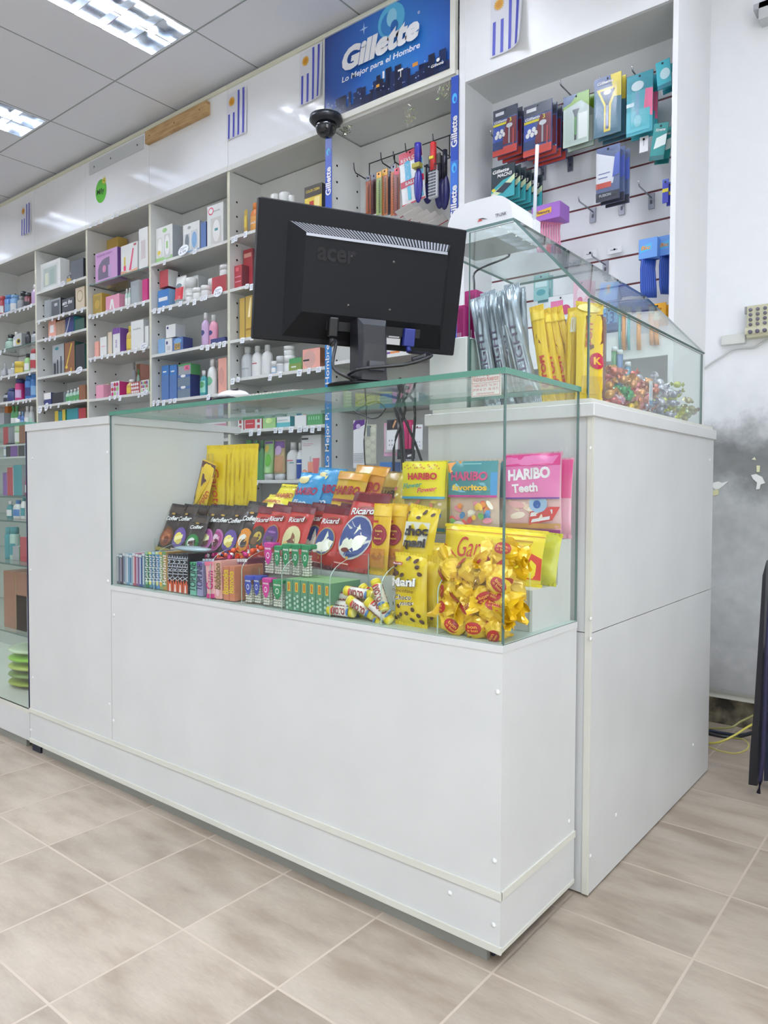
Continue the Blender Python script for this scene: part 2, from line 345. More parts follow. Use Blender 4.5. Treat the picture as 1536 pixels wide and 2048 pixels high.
caps(ct, o, [(PY(u, v, 0)[0], 0, PY(u, v, 0)[1]) for u, v in ((995,1384),(989,1722),(987,1850),(900,1786),(219,1408),(227,1441),(65,917),(215,905),(216,1162),(66,1355),(228,1230),(62,1460),(62,1140))], 'y')
caps(ct, o, [(0, .30, .165), (0, .318, .13)], 'x')
# stepped risers inside the case
b = MB(); b.box((LX+.004, .146, .6035), (-.015, D-.002, .688), SHW); b.box((LX+.004, .262, .688), (-.015, D-.002, .785), SHW); b.build('stepped_riser', ct)
# glass: front, side, top
def pane(b, a, c, face, edge): return b.box(a, c, edge, {face[0]: GLASS, face[1]: GLASS})
b = MB(); pane(b, (LX, .0, .602), (-.0, .006, 1.106), (2, 4), GEDGE2); b.build('front_glass', ct)
b = MB(); pane(b, (-.006, .0065, .602), (0, D, 1.106), (3, 5), GEDGE2); b.build('side_glass', ct)
b = MB(); pane(b, (LX, -.002, 1.1065), (.002, D+.005, 1.1175), (0, 1), GEDGE); b.build('top_glass', ct)
# clear acrylic dividers and lips
def arch(x, y0, y1, z0, z1):
    pts = [(y1, z0), (y0, z0)]; zc = z0+(z1-z0)*.62
    for k in range(9):
        a = R(180-90*k/8); pts.append((y0+(y1-y0)*.92*(1+math.cos(a)), zc+(z1-zc)*math.sin(a)))
    pts.append((y1, z1))
    return MB().prism(pts, x-.0013, x+.0013, ACRYL, 'x', AEDGE)
for x in (-1.12, -.87, -.745, -.60, -.445, -.297, -.152): arch(x, .008, .143, .604, .738).build('acrylic_divider', ct)
b = MB(); b.box((LX+.01, .1435, .604), (-.02, .1455, .735), AEDGE, {2: ACRYL, 4: ACRYL}); b.build('acrylic_sheet', ct)
b = MB(); b.box((LX+.01, .259, .689), (-.03, .261, .846), AEDGE, {2: ACRYL, 4: ACRYL}); b.build('acrylic_sheet', ct)
# sticker on the glass
x0, z1 = PY(943, 748, -.001); x1, z0 = PY(1002, 790, -.001); z0 = min(z0, PY(943, 792, -.001)[1])
def FS(x0, x1, z0, z1, y): return lambda u, v, off=0: (x0+(x1-x0)*u, y-off, z0+(z1-z0)*v)
RED = (176, 92, 84)
b = MB(); b.box((x0, -.0006, z0), (x1, 0, z1), M((206, 214, 206), .5))
b.art(FS(x0, x1, z0, z1, -.0004), x1-x0, z1-z0, [('r', .03, .97, .95, .965, RED), ('r', .03, .97, .035, .05, RED), ('r', .03, .04, .035, .965, RED), ('r', .96, .97, .035, .965, RED), ('r', .04, .96, .56, .575, RED),
    ('t', 'Vidriería Riveron', .5, .75, .24, .86, RED, 0, 0, 0), ('t', 'FABRICANTE  Tel. 2411', .5, .46, .11, .8, RED, 0, 0, 0), ('t', '09 89 41 27 - 86 18 71', .5, .29, .11, .84, RED, 0, 0, 0), ('t', 'vidrieriariveron', .5, .13, .1, .6, RED, 0, 0, 0)])
tag(b.build('glass_sticker', rel=(x0, 0, z0)), 'red-lettered maker sticker near the top right of the counter glass', 'sticker')
# ------------------------------------------------------------------ side cabinet with upper glass case
X1, Y1, Y2 = .027, .343, 1.29
sc = thing('side_cabinet', 'tall white laminate cabinet behind right end of the counter, topped by slanted glass case', 'cabinet', (0, 0, 0))
b = MB(); b.box((X1-.016, Y1, -.010), (X1, Y2, .5755), LAM); b.box((X1-.016, Y1, .5775), (X1, Y2, 1.052), LAM); b.build('side_panel', sc)
b = MB(); b.box((-.414, Y1, -.010), (X1-.016, Y1+.016, .5755), LAM); b.box((-.414, Y1, .5775), (X1-.016, Y1+.016, 1.052), LAM); b.build('front_panel', sc)
b = MB(); b.box((X1-.002, Y1-.0012, -.010), (X1+.0012, Y1+.002, 1.052), LAM2); b.box((X1-.014, Y1-.002, -.010), (X1-.002, Y1, 1.052), LAM2); b.build('edge_strip', sc)
b = MB(); b.rbox((-.42, Y1-.012, 1.052), (X1+.006, Y2+.01, 1.082), LAM, .003); b.box((-.40, Y1-.002, 1.082), (X1-.004, Y2, 1.0925), LAM2); b.build('cabinet_top', sc)
b = MB(); b.box((-.414, Y1+.02, .02), (-.4, Y2, 1.05), LAM); b.box((-.4, Y2-.014, .02), (X1-.016, Y2, 1.05), LAM); b.build('inner_panel', sc)
for q in ((-.39, Y1+.03), (-.03, Y1+.03), (-.39, Y2-.06), (-.03, Y2-.06)): MB().box((q[0], q[1], FZ), (q[0]+.03, q[1]+.03, .02), M((60, 60, 60))).build('foot', sc)
caps(sc, o, [(X1, onp(0, X1, u, v).y, onp(0, X1, u, v).z) for u, v in ((1181,897),(1181,1238),(1181,1278),(1181,1712),(1420,920),(1386,1490),(1232,1630))], 'x')
ZA, ZB, XA, XL = 1.312, 1.518, -.174, -.297; Yg0, Yg1 = .345, 1.21; XR = .012; zt = 1.0925
GG = glass('upper_glass', (.955, .98, .97), 1.0)
b = MB(); pts = [(XL, zt), (XR, zt), (XR, ZA), (XA, ZB), (XL, ZB)]; b.prism(pts, Yg0, Yg0+.006, GG, 'y', GEDGE2); b.build('front_glass', sc)
b = MB(); b.box((XR-.006, Yg0+.006, zt), (XR, Yg1, ZA), GEDGE2, {3: GG, 5: GG}); b.build('side_glass', sc)
b = MB(); dx, dz = XR-XA, ZA-ZB; ln = math.hypot(dx, dz); nx, nz = dz/ln*-.006, dx/ln*.006
vs = [(XA, Yg0-.004, ZB), (XR+.002, Yg0-.004, ZA), (XR+.002, Yg1, ZA), (XA, Yg1, ZB)]; vs += [(x+nx, y, z+nz) for x, y, z in vs]
b.add(vs, [(0, 1, 2, 3), (4, 7, 6, 5)], GG); b.add(vs, [(0, 4, 5, 1), (1, 5, 6, 2), (2, 6, 7, 3), (3, 7, 4, 0)], GEDGE2); b.build('slanted_glass', sc)
b = MB(); b.box((-.44, Yg0-.004, ZB+.0), (XA, .84, ZB+.007), GEDGE2, {0: GG, 1: GG}); b.build('top_glass', sc)
b = MB(); b.prism([(XL, zt), (XR-.006, zt), (XR-.006, ZA-.002), (XA, ZB-.002), (XL, ZB-.002)], Yg1-.006, Yg1-.001, GG, 'y', GEDGE2); b.build('back_glass', sc)
b = MB(); b.box((XL-.004, Yg0+.01, zt), (XL+.002, .6, ZA-.05), GEDGE2, {3: GG, 5: GG}); b.build('inner_glass', sc)
b = MB()
for y in (Yg0+.14, .9): b.box((XA-.01, y, ZB-.012), (XA+.012, y+.025, ZB-.002), M((180, 182, 185), .3, .9))
b.build('glass_clip', sc)
wb = MB().rbox((-.414, Yg0+.0, zt), (-.302, .62, 1.268), noisy('pale_board', (208, 216, 212), (216, 222, 218), 4, .4), .003)
tag(wb.build('storage_box', rel=(-.36, .45, zt)), 'pale white box block on the side cabinet, left of the upper glass case', 'box')
# ------------------------------------------------------------------ wall shelving, one unit per bay
YW, YB, ZF0, ZF1 = 1.42, 1.655, 2.60, 3.035
XS = [-5.42, -4.662, -3.962, -3.239, -2.508, -1.77, -1.03]
BAY = ['leftmost', 'second', 'third', 'fourth', 'fifth', 'sixth']
SHZ = [[2.229, 1.955, 1.75, 1.548, 1.33, 1.1, .9, .6], [2.301, 2.098, 1.957, 1.688, 1.484, 1.30, 1.05, .7], [2.239, 2.034, 1.753, 1.479, 1.28, 1.0, .7],
       [2.24, 1.968, 1.695, 1.416, 1.276, 1.165, .935, .6], [2.248, 1.97, 1.694, 1.485, 1.32, 1.205, .935, .6], [1.50, 1.272, .86]]
SGLASS = {(2, 0), (0, 1), (4, 4), (5, 1), (3, 4)}
HOLE = M((40, 44, 52), .6)
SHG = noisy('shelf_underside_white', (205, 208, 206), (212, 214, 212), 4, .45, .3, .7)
def bay_unit(i):
    x0, x1 = XS[i], XS[i+1]; o = (x0, YW, 0); q = .010
    t = thing('shelving_unit', '%s tall white wall shelving bay counted from the left' % BAY[i], 'shelving', o, group='white wall shelving bays')
    for a, c in ((x0+.0006, x0+q), (x1-q, x1-.0006)):
        b = MB(); b.box((a, YW, FZ), (c, YB, ZF0), SHW, {2: CREAM})
        for k in range(26):
            z = .5+k*.078
            for y in (YW+.05, YW+.20):
                xx = c+.0004 if a == x0+.0006 else a-.0004; b.lathe([(0, 0), (.006, 0)], (xx, y, z), HOLE, 8, ax='x')
        b.build('side_panel', t, o)
    MB().box((x0+q, YB-.01, FZ), (x1-q, YB, ZF0), SHW).build('back_panel', t, o)
    if i < 5:
        b = MB(); b.box((x0+.001, YW-.002, ZF0+.03), (x1-.001, YW+.012, ZF1), GLOSSW); b.build('fascia_panel', t, o)
    b = MB(); b.box((x0+.0006, YW-.008, ZF0), (x1-.0006, YW+.02, ZF0+.028), SHW); b.build('lower_rail', t, o)
    b = MB(); b.box((x0+.0006, YW+.02, ZF0+.005), (x1-.0006, YB, ZF0+.02), SHG); b.build('top_board', t, o)
    b = MB(); b.box((x0+.0006, YW-.010, ZF1), (x1-.0006, YW+.02, ZF1+.022), CREAM); b.build('upper_rail', t, o)
    for k, z in enumerate(SHZ[i]):
        b = MB()
        if (i, k) in SGLASS: b.box((x0+q, YW+.012, z-.007), (x1-q, YB-.01, z), M((92, 120, 112), .2), {0: GLASS, 1: GLASS}); b.build('glass_shelf', t, o)
        else: b.box((x0+q, YW+.001, z-.016), (x1-q, YB-.01, z), SHG, {1: SHW, 2: SHW}); b.build('shelf', t, o)
    return t
for i in range(6): bay_unit(i)
# tags on the shelf edges
TAG = M((240, 243, 248), .5); INK = M((150, 160, 175), .6)
SHN = ['top', 'second', 'third', 'fourth', 'fifth', 'sixth', 'seventh', 'eighth']
TAGU = {(0,0): [2,9,16,24,33,41,50,58,64], (0,1): [2,10], (0,2): [3,18,33,60], (0,3): [13,26,36,46,52,60], (1,0): [150], (1,1): [79,92,106,119,128,141,152,165],
        (1,2): [92,101,111,132,141], (1,3): [140], (1,4): [101,117,138], (2,1): [181,188,196,205,214,229,244,257,272,288], (2,2): [182,190,205,216,230,245,258,272,288],
        (2,3): [219,230,240,277,285,293], (3,0): [331,391], (3,1): [310,320,328,342,362,377,390,405,412], (3,2): [405,416,428,440,449], (3,3): [307,316,327,340,350,417],
        (4,0): [467,474,492], (4,1): [495,505], (4,2): [486,505], (4,3): [466,477,541,561,600,619,638], (4,5): [474,502,519,551,562,583,600,612,626,639], (4,6): [488,514], }
PRINT = (132, 140, 158)
def price_tag(u, y, z, w, h, label, grp, oval=False, dz=0):
    x = PY(u, 700, y)[0]; b = MB(); rz = rnd.uniform(-.10, .10)
    if oval: b.prism([(w/2*math.cos(a), h/2*math.sin(a)-h*.15) for a in [2*math.pi*k/20 for k in range(20)]], -.0006, 0, TAG)
    else: b.box((-w/2, -.0006, -h), (w/2, 0, 0), TAG)
    S = FS(-w/2, w/2, -h, 0, -.0004) if not oval else FS(-w/2, w/2, -h*.65, h*.35, -.0004)
    b.art(S, w, h, [('r', .15, .85, .66, .72, PRINT), ('r', .15, .6, .52, .57, PRINT), ('t', '$ %d' % rnd.choice([45, 69, 85, 99, 120, 145, 159, 189]), .5, .3, .22, .62, PRINT)])
    o = b.build('price_tag', loc=(x, y, z+dz)); o.rotation_euler = (R(-8)+rnd.uniform(-.06, .04), rz, 0)
    return tag(o, label, 'price tag', grp)
for (i, k), us in TAGU.items():
    for j, u in enumerate(us):
        wd = rnd.uniform(.022, .034) if i > 2 else rnd.uniform(.02, .030)
        price_tag(u, YW-.0035 if (i, k) not in SGLASS else YW+.008, SHZ[i][k]+rnd.uniform(-.006, .004), wd, rnd.uniform(.026, .036),
                  'small white price tag, %s from left, %s shelf edge, %s bay' % (ORD[j+1], SHN[k], BAY[i]), 'price tags on the shelf edges')
for u, z, w, h, lb in ((127, 2.30, .07, .04, 'top shelf edge of the second bay'), (158, 1.69, .085, .05, 'fourth shelf edge of the second bay'), (79, 1.46, .065, .055, 'fifth shelf edge of the second bay, left one'), (92, 1.475, .06, .06, 'fifth shelf edge of the second bay, right one'),
                  (288, 1.76, .07, .05, 'third shelf edge of the third bay'), (290, 1.48, .05, .035, 'fourth shelf edge of the third bay'), (368, 2.265, .095, .065, 'top shelf edge of the fourth bay'), (437, 1.978, .075, .06, 'second shelf edge of the fourth bay'), (425, 1.16, .075, .06, 'pink box in the fourth bay')):
    price_tag(u, YW-.008, z, w, h, 'large rounded white price sign on the '+lb, 'large rounded price signs', True)
for j, u in enumerate((184, 195, 206, 228, 238, 261, 276)):
    price_tag(u, YW-.0095, ZF0+.022, .03, .028, 'small white price tag, %s from left under the blank board of third bay' % ORD[j+1], 'price tags under the fascia')
# ------------------------------------------------------------------ product builders
def bx(u0, u1, vt, z, y=1.45, dp=.07):
    x0, _ = PY(u0, 700, y); x1, _ = PY(u1, 700, y); zt_ = PY((u0+u1)/2, vt, y)[1]
    return x0, x1, y, y+dp, z, max(zt_, z+.015)
def product(kind, geo, cols, label, cat, grp, art=(), name=None):
    x0, x1, y0, y1, z0, z1 = geo; w = x1-x0; h = z1-z0; cx = (x0+x1)/2; rel = (cx, y0, z0)
    c1, c2, c3 = (list(cols)+[cols[-1]]*3)[:3]
    b = MB()
    if kind == 'box':
        b.rbox((x0, y0, z0), (x1, y1, z1), M(c1, .4), .0015, 1)
        if c2 != c1: b.box((x1-.0006, y0+.001, z0+.001), (x1+.0003, y1-.001, z1-.001), M(c2, .4))
        b.art(FS(x0, x1, z0, z1, y0), w, h, art)
        o = b.build(name or 'carton', rel=rel)
    elif kind in ('bottle', 'can', 'jar', 'pump', 'cone'):
        r = w/2; cy = y0+r; P = {'bottle': ([(0, 0), (.9, .0), (1, .03), (1, .62), (.85, .72), (.4, .8), (.4, .82)], [(.46, .80), (.46, .98), (.40, 1)]),
             'can': ([(0, 0), (.97, 0), (1, .02), (1, .74), (.86, .79)], [(.84, .78), (.84, .96), (.6, 1)]),
             'jar': ([(0, 0), (.92, 0), (1, .06), (1, .55), (.9, .62)], [(1.03, .58), (1.03, .98), (.97, 1)]),
             'pump': ([(0, 0), (.95, 0), (1, .03), (1, .6), (.7, .7), (.3, .74)], [(.32, .73), (.32, .84), (.12, .85), (.12, 1)]),
             'cone': ([(0, 0), (1, 0), (1, .04), (.45, .6), (.3, .66)], [(.3, .64), (.22, .97), (.1, 1)])}[kind]
        sy = .7 if kind == 'bottle' else 1
        b.lathe([(0, 0)]+[(a*r, q*h) for a, q in P[0]][0 if P[0][0][0] else 1:], (cx, cy, z0), M(c1, .3, 0, 0, .5), 16, 1, sy)
        def CS(u, v, off=0):
            a = R(-90+(u-.5)*150); return (cx+(r+off)*math.cos(a), cy+(r*sy+off)*math.sin(a), z0+v*h)
        if art: b.art(CS, 2*r, h, art)
        elif c3 != c1: b.grid(CS, 8, 1, M(c3, .4), .05, .95, .15, .5, .0008)
        o = b.build(name or ('spray_can' if kind == 'can' else 'cream_jar' if kind == 'jar' else 'bottle'), rel=rel)
        b2 = MB().lathe([(0, P[1][0][1]*h)]+[(a*r, q*h) for a, q in P[1]]+[(0, h)], (cx, cy, z0), M(c2, .3), 14, 1, max(sy, .8)); b2.build('lid' if kind == 'jar' else 'cap', o, rel)
    else:   # tube standing on its cap, flat crimp on top
        cy = y0+w*.35; vs = []; fs = []; n = 16; lv = ((.16, .42, .42), (.2, .5, .34), (.5, .5, .27), (.8, .5, .14), (.97, .5, .03), (1, .5, .02))
        for q, a, d in lv:
            for k in range(n): t = 2*math.pi*k/n; vs.append((cx+a*w*math.cos(t), cy+d*w*math.sin(t), z0+q*h))
        for g in range(len(lv)-1):
            for k in range(n): j = (k+1) % n; fs.append((g*n+k, g*n+j, (g+1)*n+j, (g+1)*n+k))
        fs.append(tuple(range(n))[::-1]); fs.append(tuple(range((len(lv)-1)*n, len(lv)*n))); b.add(vs, fs, M(c1, .3), True)
        def TS(u, v, off=0):
            q = min(.99, max(.17, v)); d = .02
            for g in range(len(lv)-1):
                if lv[g][0] <= q <= lv[g+1][0]: d = lv[g][2]+(lv[g+1][2]-lv[g][2])*(q-lv[g][0])/(lv[g+1][0]-lv[g][0])
            a = 2*u-1; a *= .96; return (cx+a*.5*w, cy-d*w*math.sqrt(max(0, 1-a*a))-off-.0006, z0+q*h)
        if art: b.art(TS, w, h, art)
        elif c3 != c1: b.grid(TS, 8, 4, M(c3, .35), .06, .94, .3, .75, .001)
        o = b.build(name or 'cream_tube', rel=rel)
        MB().lathe([(0, 0), (.40*w, 0), (.43*w, .17*h), (0, .17*h)], (cx, cy, z0), M(c2, .35), 14, 1, .9).build('cap', o, rel)
    return tag(o, label, cat, grp)
# colour words
K = dict(w=(236,238,236), b=(48,112,190), lb=(120,170,216), nv=(34,44,104), k=(30,31,38), g=(70,150,84), lg=(150,200,120), r=(178,44,52), dr=(110,34,44), pk=(236,150,178), mg=(196,30,110),
         ye=(226,196,60), go=(196,158,58), og=(226,120,36), br=(140,84,54), tn=(196,168,120), gy=(150,156,160), lgy=(200,204,206), dg=(26,74,62), pu=(112,60,150), li=(206,172,216), te=(40,140,150), sa=(244,170,150), be=(226,208,180), cg=(170,206,190), si=(188,194,200), bb=(70,104,170))
K = {k: tuple(int(a*.84+b*.16) for a, b in zip(v, (196, 200, 204))) for k, v in K.items()}  # lens haze put into the palette: every colour mixed toward pale grey
CATS = {'box': 'box', 'bottle': 'bottle', 'can': 'spray can', 'jar': 'jar', 'pump': 'bottle', 'cone': 'bottle', 'tube': 'tube'}
def row(i, k, items, z=None, y=1.45):
    for j, it in enumerate(items):
        kind, u0, u1, vt, cs, desc = it[:6]; op = it[6] if len(it) > 6 else {}
        zz = op.get('z', SHZ[i][k] if z is None else z)
        if 'vb' in op: zz = PY((u0+u1)/2, op['vb'], op.get('y', y))[1]
        geo = list(bx(u0, u1, vt, zz+.0005, op.get('y', y), op.get('d', .07)))
        lo_, hi_ = XS[i]+.0115, XS[i+1]-.0115; geo[0] = max(geo[0], lo_); geo[1] = min(geo[1], hi_)
        nm = {'box': 'carton'}.get(kind)
        product(kind, geo, [K[c] for c in cs.split()], '%s, %s from left, %s shelf, %s bay' % (desc, ORD[j+1], SHN[k], BAY[i]), op.get('cat', CATS[kind]), 'toiletries on the wall shelves', op.get('art', ()), op.get('n', nm))
A = lambda *a: dict(art=a)
W_, Kk, PKc = (240, 240, 240), (32, 32, 40), (232, 60, 110)
row(0, 0, [('can', -2, 4, 591, 'r r w', 'red spray can'), ('can', 6, 16.5, 588, 'b b lb', 'blue spray can'), ('can', 18, 27.5, 588, 'lb lb w', 'pale blue spray can'), ('bottle', 29, 38, 591, 'gy gy', 'grey bottle'), ('can', 38, 45, 581, 'k k', 'black spray can', dict(y=1.5)), ('can', 47, 55, 584, 'dr k', 'dark red spray can', dict(y=1.49)), ('bottle', 57.5, 67, 567, 'li w li', 'tall white lilac bottle')])
row(0, 1, [('bottle', 2, 14, 675, 'cg cg', 'clear green bottle'), ('can', 12, 19, 668, 'k k', 'black can', dict(y=1.5)), ('bottle', 21, 29, 663, 'si w', 'clear grey bottle'), ('box', 31, 43, 667, 'lgy gy', 'grey carton with yellow ring', A(('e', .5, .4, .36, .22, K['ye']), ('e', .56, .42, .24, .14, K['k']))), ('bottle', 46, 53, 662, 'k k', 'black bottle'), ('bottle', 55, 66, 660, 'si k gy', 'silver bottle')])
row(0, 2, [('cone', -1, 6, 726, 'gy si', 'grey cone bottle'), ('cone', 11, 21, 725, 'lgy si', 'silver cone bottle'), ('jar', 24, 37, 723, 'go ye', 'gold round jar'), ('bottle', 42, 51, 706, 'lg k w', 'green white bottle'), ('can', 56, 66, 697, 'lgy r', 'silver spray can')])
row(0, 3, [('bottle', 0, 8, 785, 'gy k', 'small grey bottle'), ('can', 9.5, 20, 776, 'nv nv', 'navy spray can'), ('can', 25, 35, 757, 'mg nv li', 'magenta blue spray can'), ('can', 45, 55, 751, 'b b nv', 'blue spray can'), ('can', 57, 66, 746, 'b b lb', 'bright blue spray can')])
row(0, 4, [('box', -2, 6, 826, 'gy', 'grey carton'), ('box', 8, 14, 812, 'og', 'orange carton', dict(y=1.5)), ('bottle', 15.5, 22, 811, 'g g w', 'green bottle'), ('bottle', 22.8, 29, 811, 'g g w', 'green bottle with white label'), ('bottle', 30, 35, 823, 'bb w', 'blue bottle'), ('bottle', 35.5, 41, 823, 'bb lb', 'blue bottle with pale label'), ('bottle', 42, 49.5, 812, 'lgy w', 'pale bottle'), ('bottle', 50.5, 58, 812, 'lgy w cg', 'pale bottle with green label')])
row(1, 0, [('box', 81, 122, 522, 'w w', 'white window gift carton', A(('r', .1, .9, .1, .88, (214,218,216)), ('r', .17, .83, .16, .8, (170,180,176)), ('r', .24, .42, .2, .62, (206,210,190)), ('r', .5, .72, .2, .72, (150,168,160)))), ('bottle', 125, 141, 541, 'k w go', 'small dark perfume bottle'), ('box', 143, 168, 519, 'k k', 'black carton')])
row(1, 1, [('box', 90, 100, 600, 'gy lgy', 'slim grey carton'), ('box', 102, 122, 597, 'gy k', 'grey glass carton', A(('r', .1, .9, .08, .9, (92,96,102)), ('r', .4, .7, .6, .75, (190,194,198)))), ('box', 125, 149, 596, 'k k', 'black carton with white script', A(('t', 'am fm', .45, .75, .26, .8, W_, 0, .2), ('r', .2, .5, .5, .54, W_))), ('box', 152, 170, 574, 'be tn', 'khaki carton with ring', A(('e', .5, .62, .34, .26, (170,160,110)), ('e', .5, .62, .27, .21, K['be'])))])
row(1, 2, [('box', 97, 112, 640, 'sa br', 'peach carton with white square', A(('r', .25, .75, .3, .72, W_))), ('box', 112.5, 129, 641, 'br be', 'brown striped carton', A(*[('r', .05+.17*q, .12+.17*q, .04, .96, K['be']) for q in range(6)])), ('box', 131, 148, 633, 'nv te', 'dark blue carton with silver slash', A(('p', [(.0, 0), (.12, 0), (.62, .95), (.52, .95)], K['lgy']))), ('box', 150, 169, 637, 'dg k', 'dark green carton')])
row(1, 3, [('box', 105, 128, 689, 'gy k', 'tall carton with grey skyline print', A(('r', 0, 1, .45, 1, (176,182,186)), ('r', .1, .3, 0, .4, (70,72,80)), ('r', .4, .5, 0, .5, (60,62,70)), ('r', .7, .8, 0, .6, (64,66,74)), ('e', .4, .87, .16, .05, K['te']))), ('box', 129, 149, 684, 'br dg', 'dark carton with gold diagonal', A(('p', [(.1, .2), (.22, .2), (.8, .95), (.68, .95)], K['ye']), ('e', .2, .2, .14, .05, K['ye']), ('r', .6, .72, 0, .16, K['ye']))), ('box', 151, 169, 688, 'k dg', 'black carton')])
row(1, 4, [('box', 87, 101, 786, 'nv nv', 'carton half white half navy', A(('r', 0, 1, .48, 1, W_))), ('box', 103, 126, 785, 'k gy', 'black short carton')]+[('bottle', 127+7*q, 133+7*q, 781-2*q, 'cg w g', 'clear green bottle') for q in range(4)]+[('box', 157, 170, 770, 'br br', 'brown textured carton')])
row(1, 5, [('box', 108, 115, 822, 'ye te', 'yellow carton'), ('box', 116, 122, 823, 'te te', 'teal carton'), ('box', 123, 129, 819, 'ye g', 'yellow green carton'), ('box', 132, 154, 817, 'te lb', 'teal blue carton', A(('r', .1, .9, .1, .4, K['lb']))), ('box', 156, 170, 816, 'r br', 'red carton')])
row(2, 0, [('box', 192, 236, 500, 'li pu', 'lilac gift carton with arched dark window', A(('r', .02, .98, .02, .98, (212,166,214)), ('p', [(.14, .1), (.14, .45), (.2, .6), (.34, .72), (.5, .76), (.66, .77), (.66, .1)], (112,98,124)), ('e', .42, .42, .08, .12, (220,150,190)), ('r', .6, .75, .12, .5, (200,170,214)), ('t', 'FLEUR DE CHERRY', .45, .88, .06, .7, (150,96,160)))),
    ('box', 206, 238, 478, 'go go', 'gold carton behind', dict(y=1.56)), ('box', 243, 276, 487, 'w lgy', 'white carton with pink brush strokes', A(('p', [(.5, .12), (.62, .1), (.8, .8), (.72, .82), (.6, .4)], (216,70,110)), ('r', .2, .3, .2, .6, K['ye']), ('r', .18, .32, .14, .3, PKc), ('p', [(0, 0), (1, 0), (1, .14), (.5, .06), (0, .16)], (226,170,140)), ('r', .8, .95, .88, .95, K['r']))), ('box', 279, 297, 455, 'w be', 'pearl white gift carton', A(('r', .25, .75, .25, .7, (206,196,196))))])
row(2, 1, [('box', 187, 204, 587, 'go go', 'gold-green carton', A(('r', .1, .9, .1, .9, (170,146,70)), ('e', .5, .5, .3, .2, K['go']))), ('box', 212, 239, 590, 'pk pk', 'pink carton with white figure', A(('p', [(.3, .15), (.42, .15), (.48, .5), (.54, .15), (.66, .15), (.56, .75), (.4, .75)], W_))), ('bottle', 248, 253, 577, 'cg w', 'thin clear bottle'), ('bottle', 254, 259, 575, 'cg w', 'thin clear bottle with white cap'), ('box', 262, 279, 561, 'gy lgy', 'grey glass carton', A(('r', .12, .88, .06, .8, (166,174,178)))), ('box', 285, 296, 558, 'mg mg', 'magenta carton')])
row(2, 2, [('box', 189, 197, 683, 'sa sa', 'salmon carton'), ('box', 200, 213, 674, 'w lgy', 'small white carton', A(('r', .2, .8, .5, .54, K['pk']))), ('box', 216, 224, 664, 'be gy', 'slim carton'), ('box', 226, 240, 656, 'w pu', 'white carton with purple top', A(('r', 0, 1, .78, 1, K['pu']), ('t', 'DUO', .5, .4, .12, .6, K['pu'], 90))), ('bottle', 247, 258, 651, 'go ye', 'gold bottle'), ('box', 262, 287, 641, 'w lgy', 'tall white carton', A(('t', 'belle', .5, .72, .06, .6, K['gy']))), ('box', 290, 297, 652, 'w lgy', 'white slim carton')])
row(2, 3, [('box', 191, 206, 770, 'pk pk', 'pink carton'), ('box', 207, 216, 768, 'be be', 'beige carton', dict(y=1.5)), ('box', 221, 238, 763, 'w mg', 'floral carton', A(*[('e', .2+.3*(q % 3), .2+.3*(q//3), .13, .13, [K['mg'], K['lg'], K['li'], K['r']][q % 4]) for q in range(9)])), ('bottle', 245, 259, 758, 'go w ye', 'gold perfume bottle'), ('box', 261, 279, 764, 'r be', 'red white floral carton', A(*[('e', .17+.22*(q % 4), .2+.3*(q//4), .09, .12, W_) for q in range(12)])), ('box', 281, 297, 760, 'w lg', 'white green floral carton', A(*[('e', .17+.22*(q % 4), .2+.3*(q//4), .09, .12, [K['lg'], K['r'], K['pu']][q % 3]) for q in range(12)])), ('bottle', 259, 266, 724, 'si gy', 'tall clear bottle', dict(y=1.56)), ('box', 272, 280, 728, 'br sa', 'brown patterned carton', dict(y=1.56)), ('bottle', 270, 275, 738, 'cg g', 'slim green bottle', dict(y=1.53))])
row(3, 0, [('box', 313, 346, 452, 'w gy', 'white carton with two bottle windows and green leaf', A(('r', 0, 1, .0, .16, K['lg']), ('e', .55, .88, .14, .06, K['lg']), ('r', .1, .42, .16, .72, (220,220,214)), ('e', .26, .45, .12, .24, W_), ('r', .52, .88, .1, .76, (206,208,206)), ('e', .7, .45, .14, .27, W_), ('r', .64, .76, .36, .56, K['lg']), ('e', .22, .3, .1, .06, K['ye']))),
    ('box', 367, 400, 445, 'w gy', 'white carton with blue bottle windows', A(('r', 0, 1, 0, .12, K['lb']), ('r', .1, .42, .14, .68, (196,200,202)), ('e', .26, .45, .12, .22, (120,126,134)), ('r', .5, .9, .1, .74, (206,210,214)), ('e', .7, .42, .15, .26, K['lb']), ('e', .4, .86, .1, .05, K['gy']))), ('box', 402, 413, 444, 'bb nv', 'slim blue carton'),
    ('box', 415, 447, 408, 'w w', 'tall white carton with pink disc and bottle window', A(('r', 0, 1, 0, .06, K['og']), ('e', .26, .86, .16, .09, PKc), ('e', .26, .86, .12, .065, W_), ('t', 'dermo bebe', .62, .84, .05, .4, K['gy']), ('r', .26, .9, .08, .68, (212,210,206)), ('e', .6, .36, .22, .26, W_), ('r', .5, .7, .36, .42, K['te'])))])
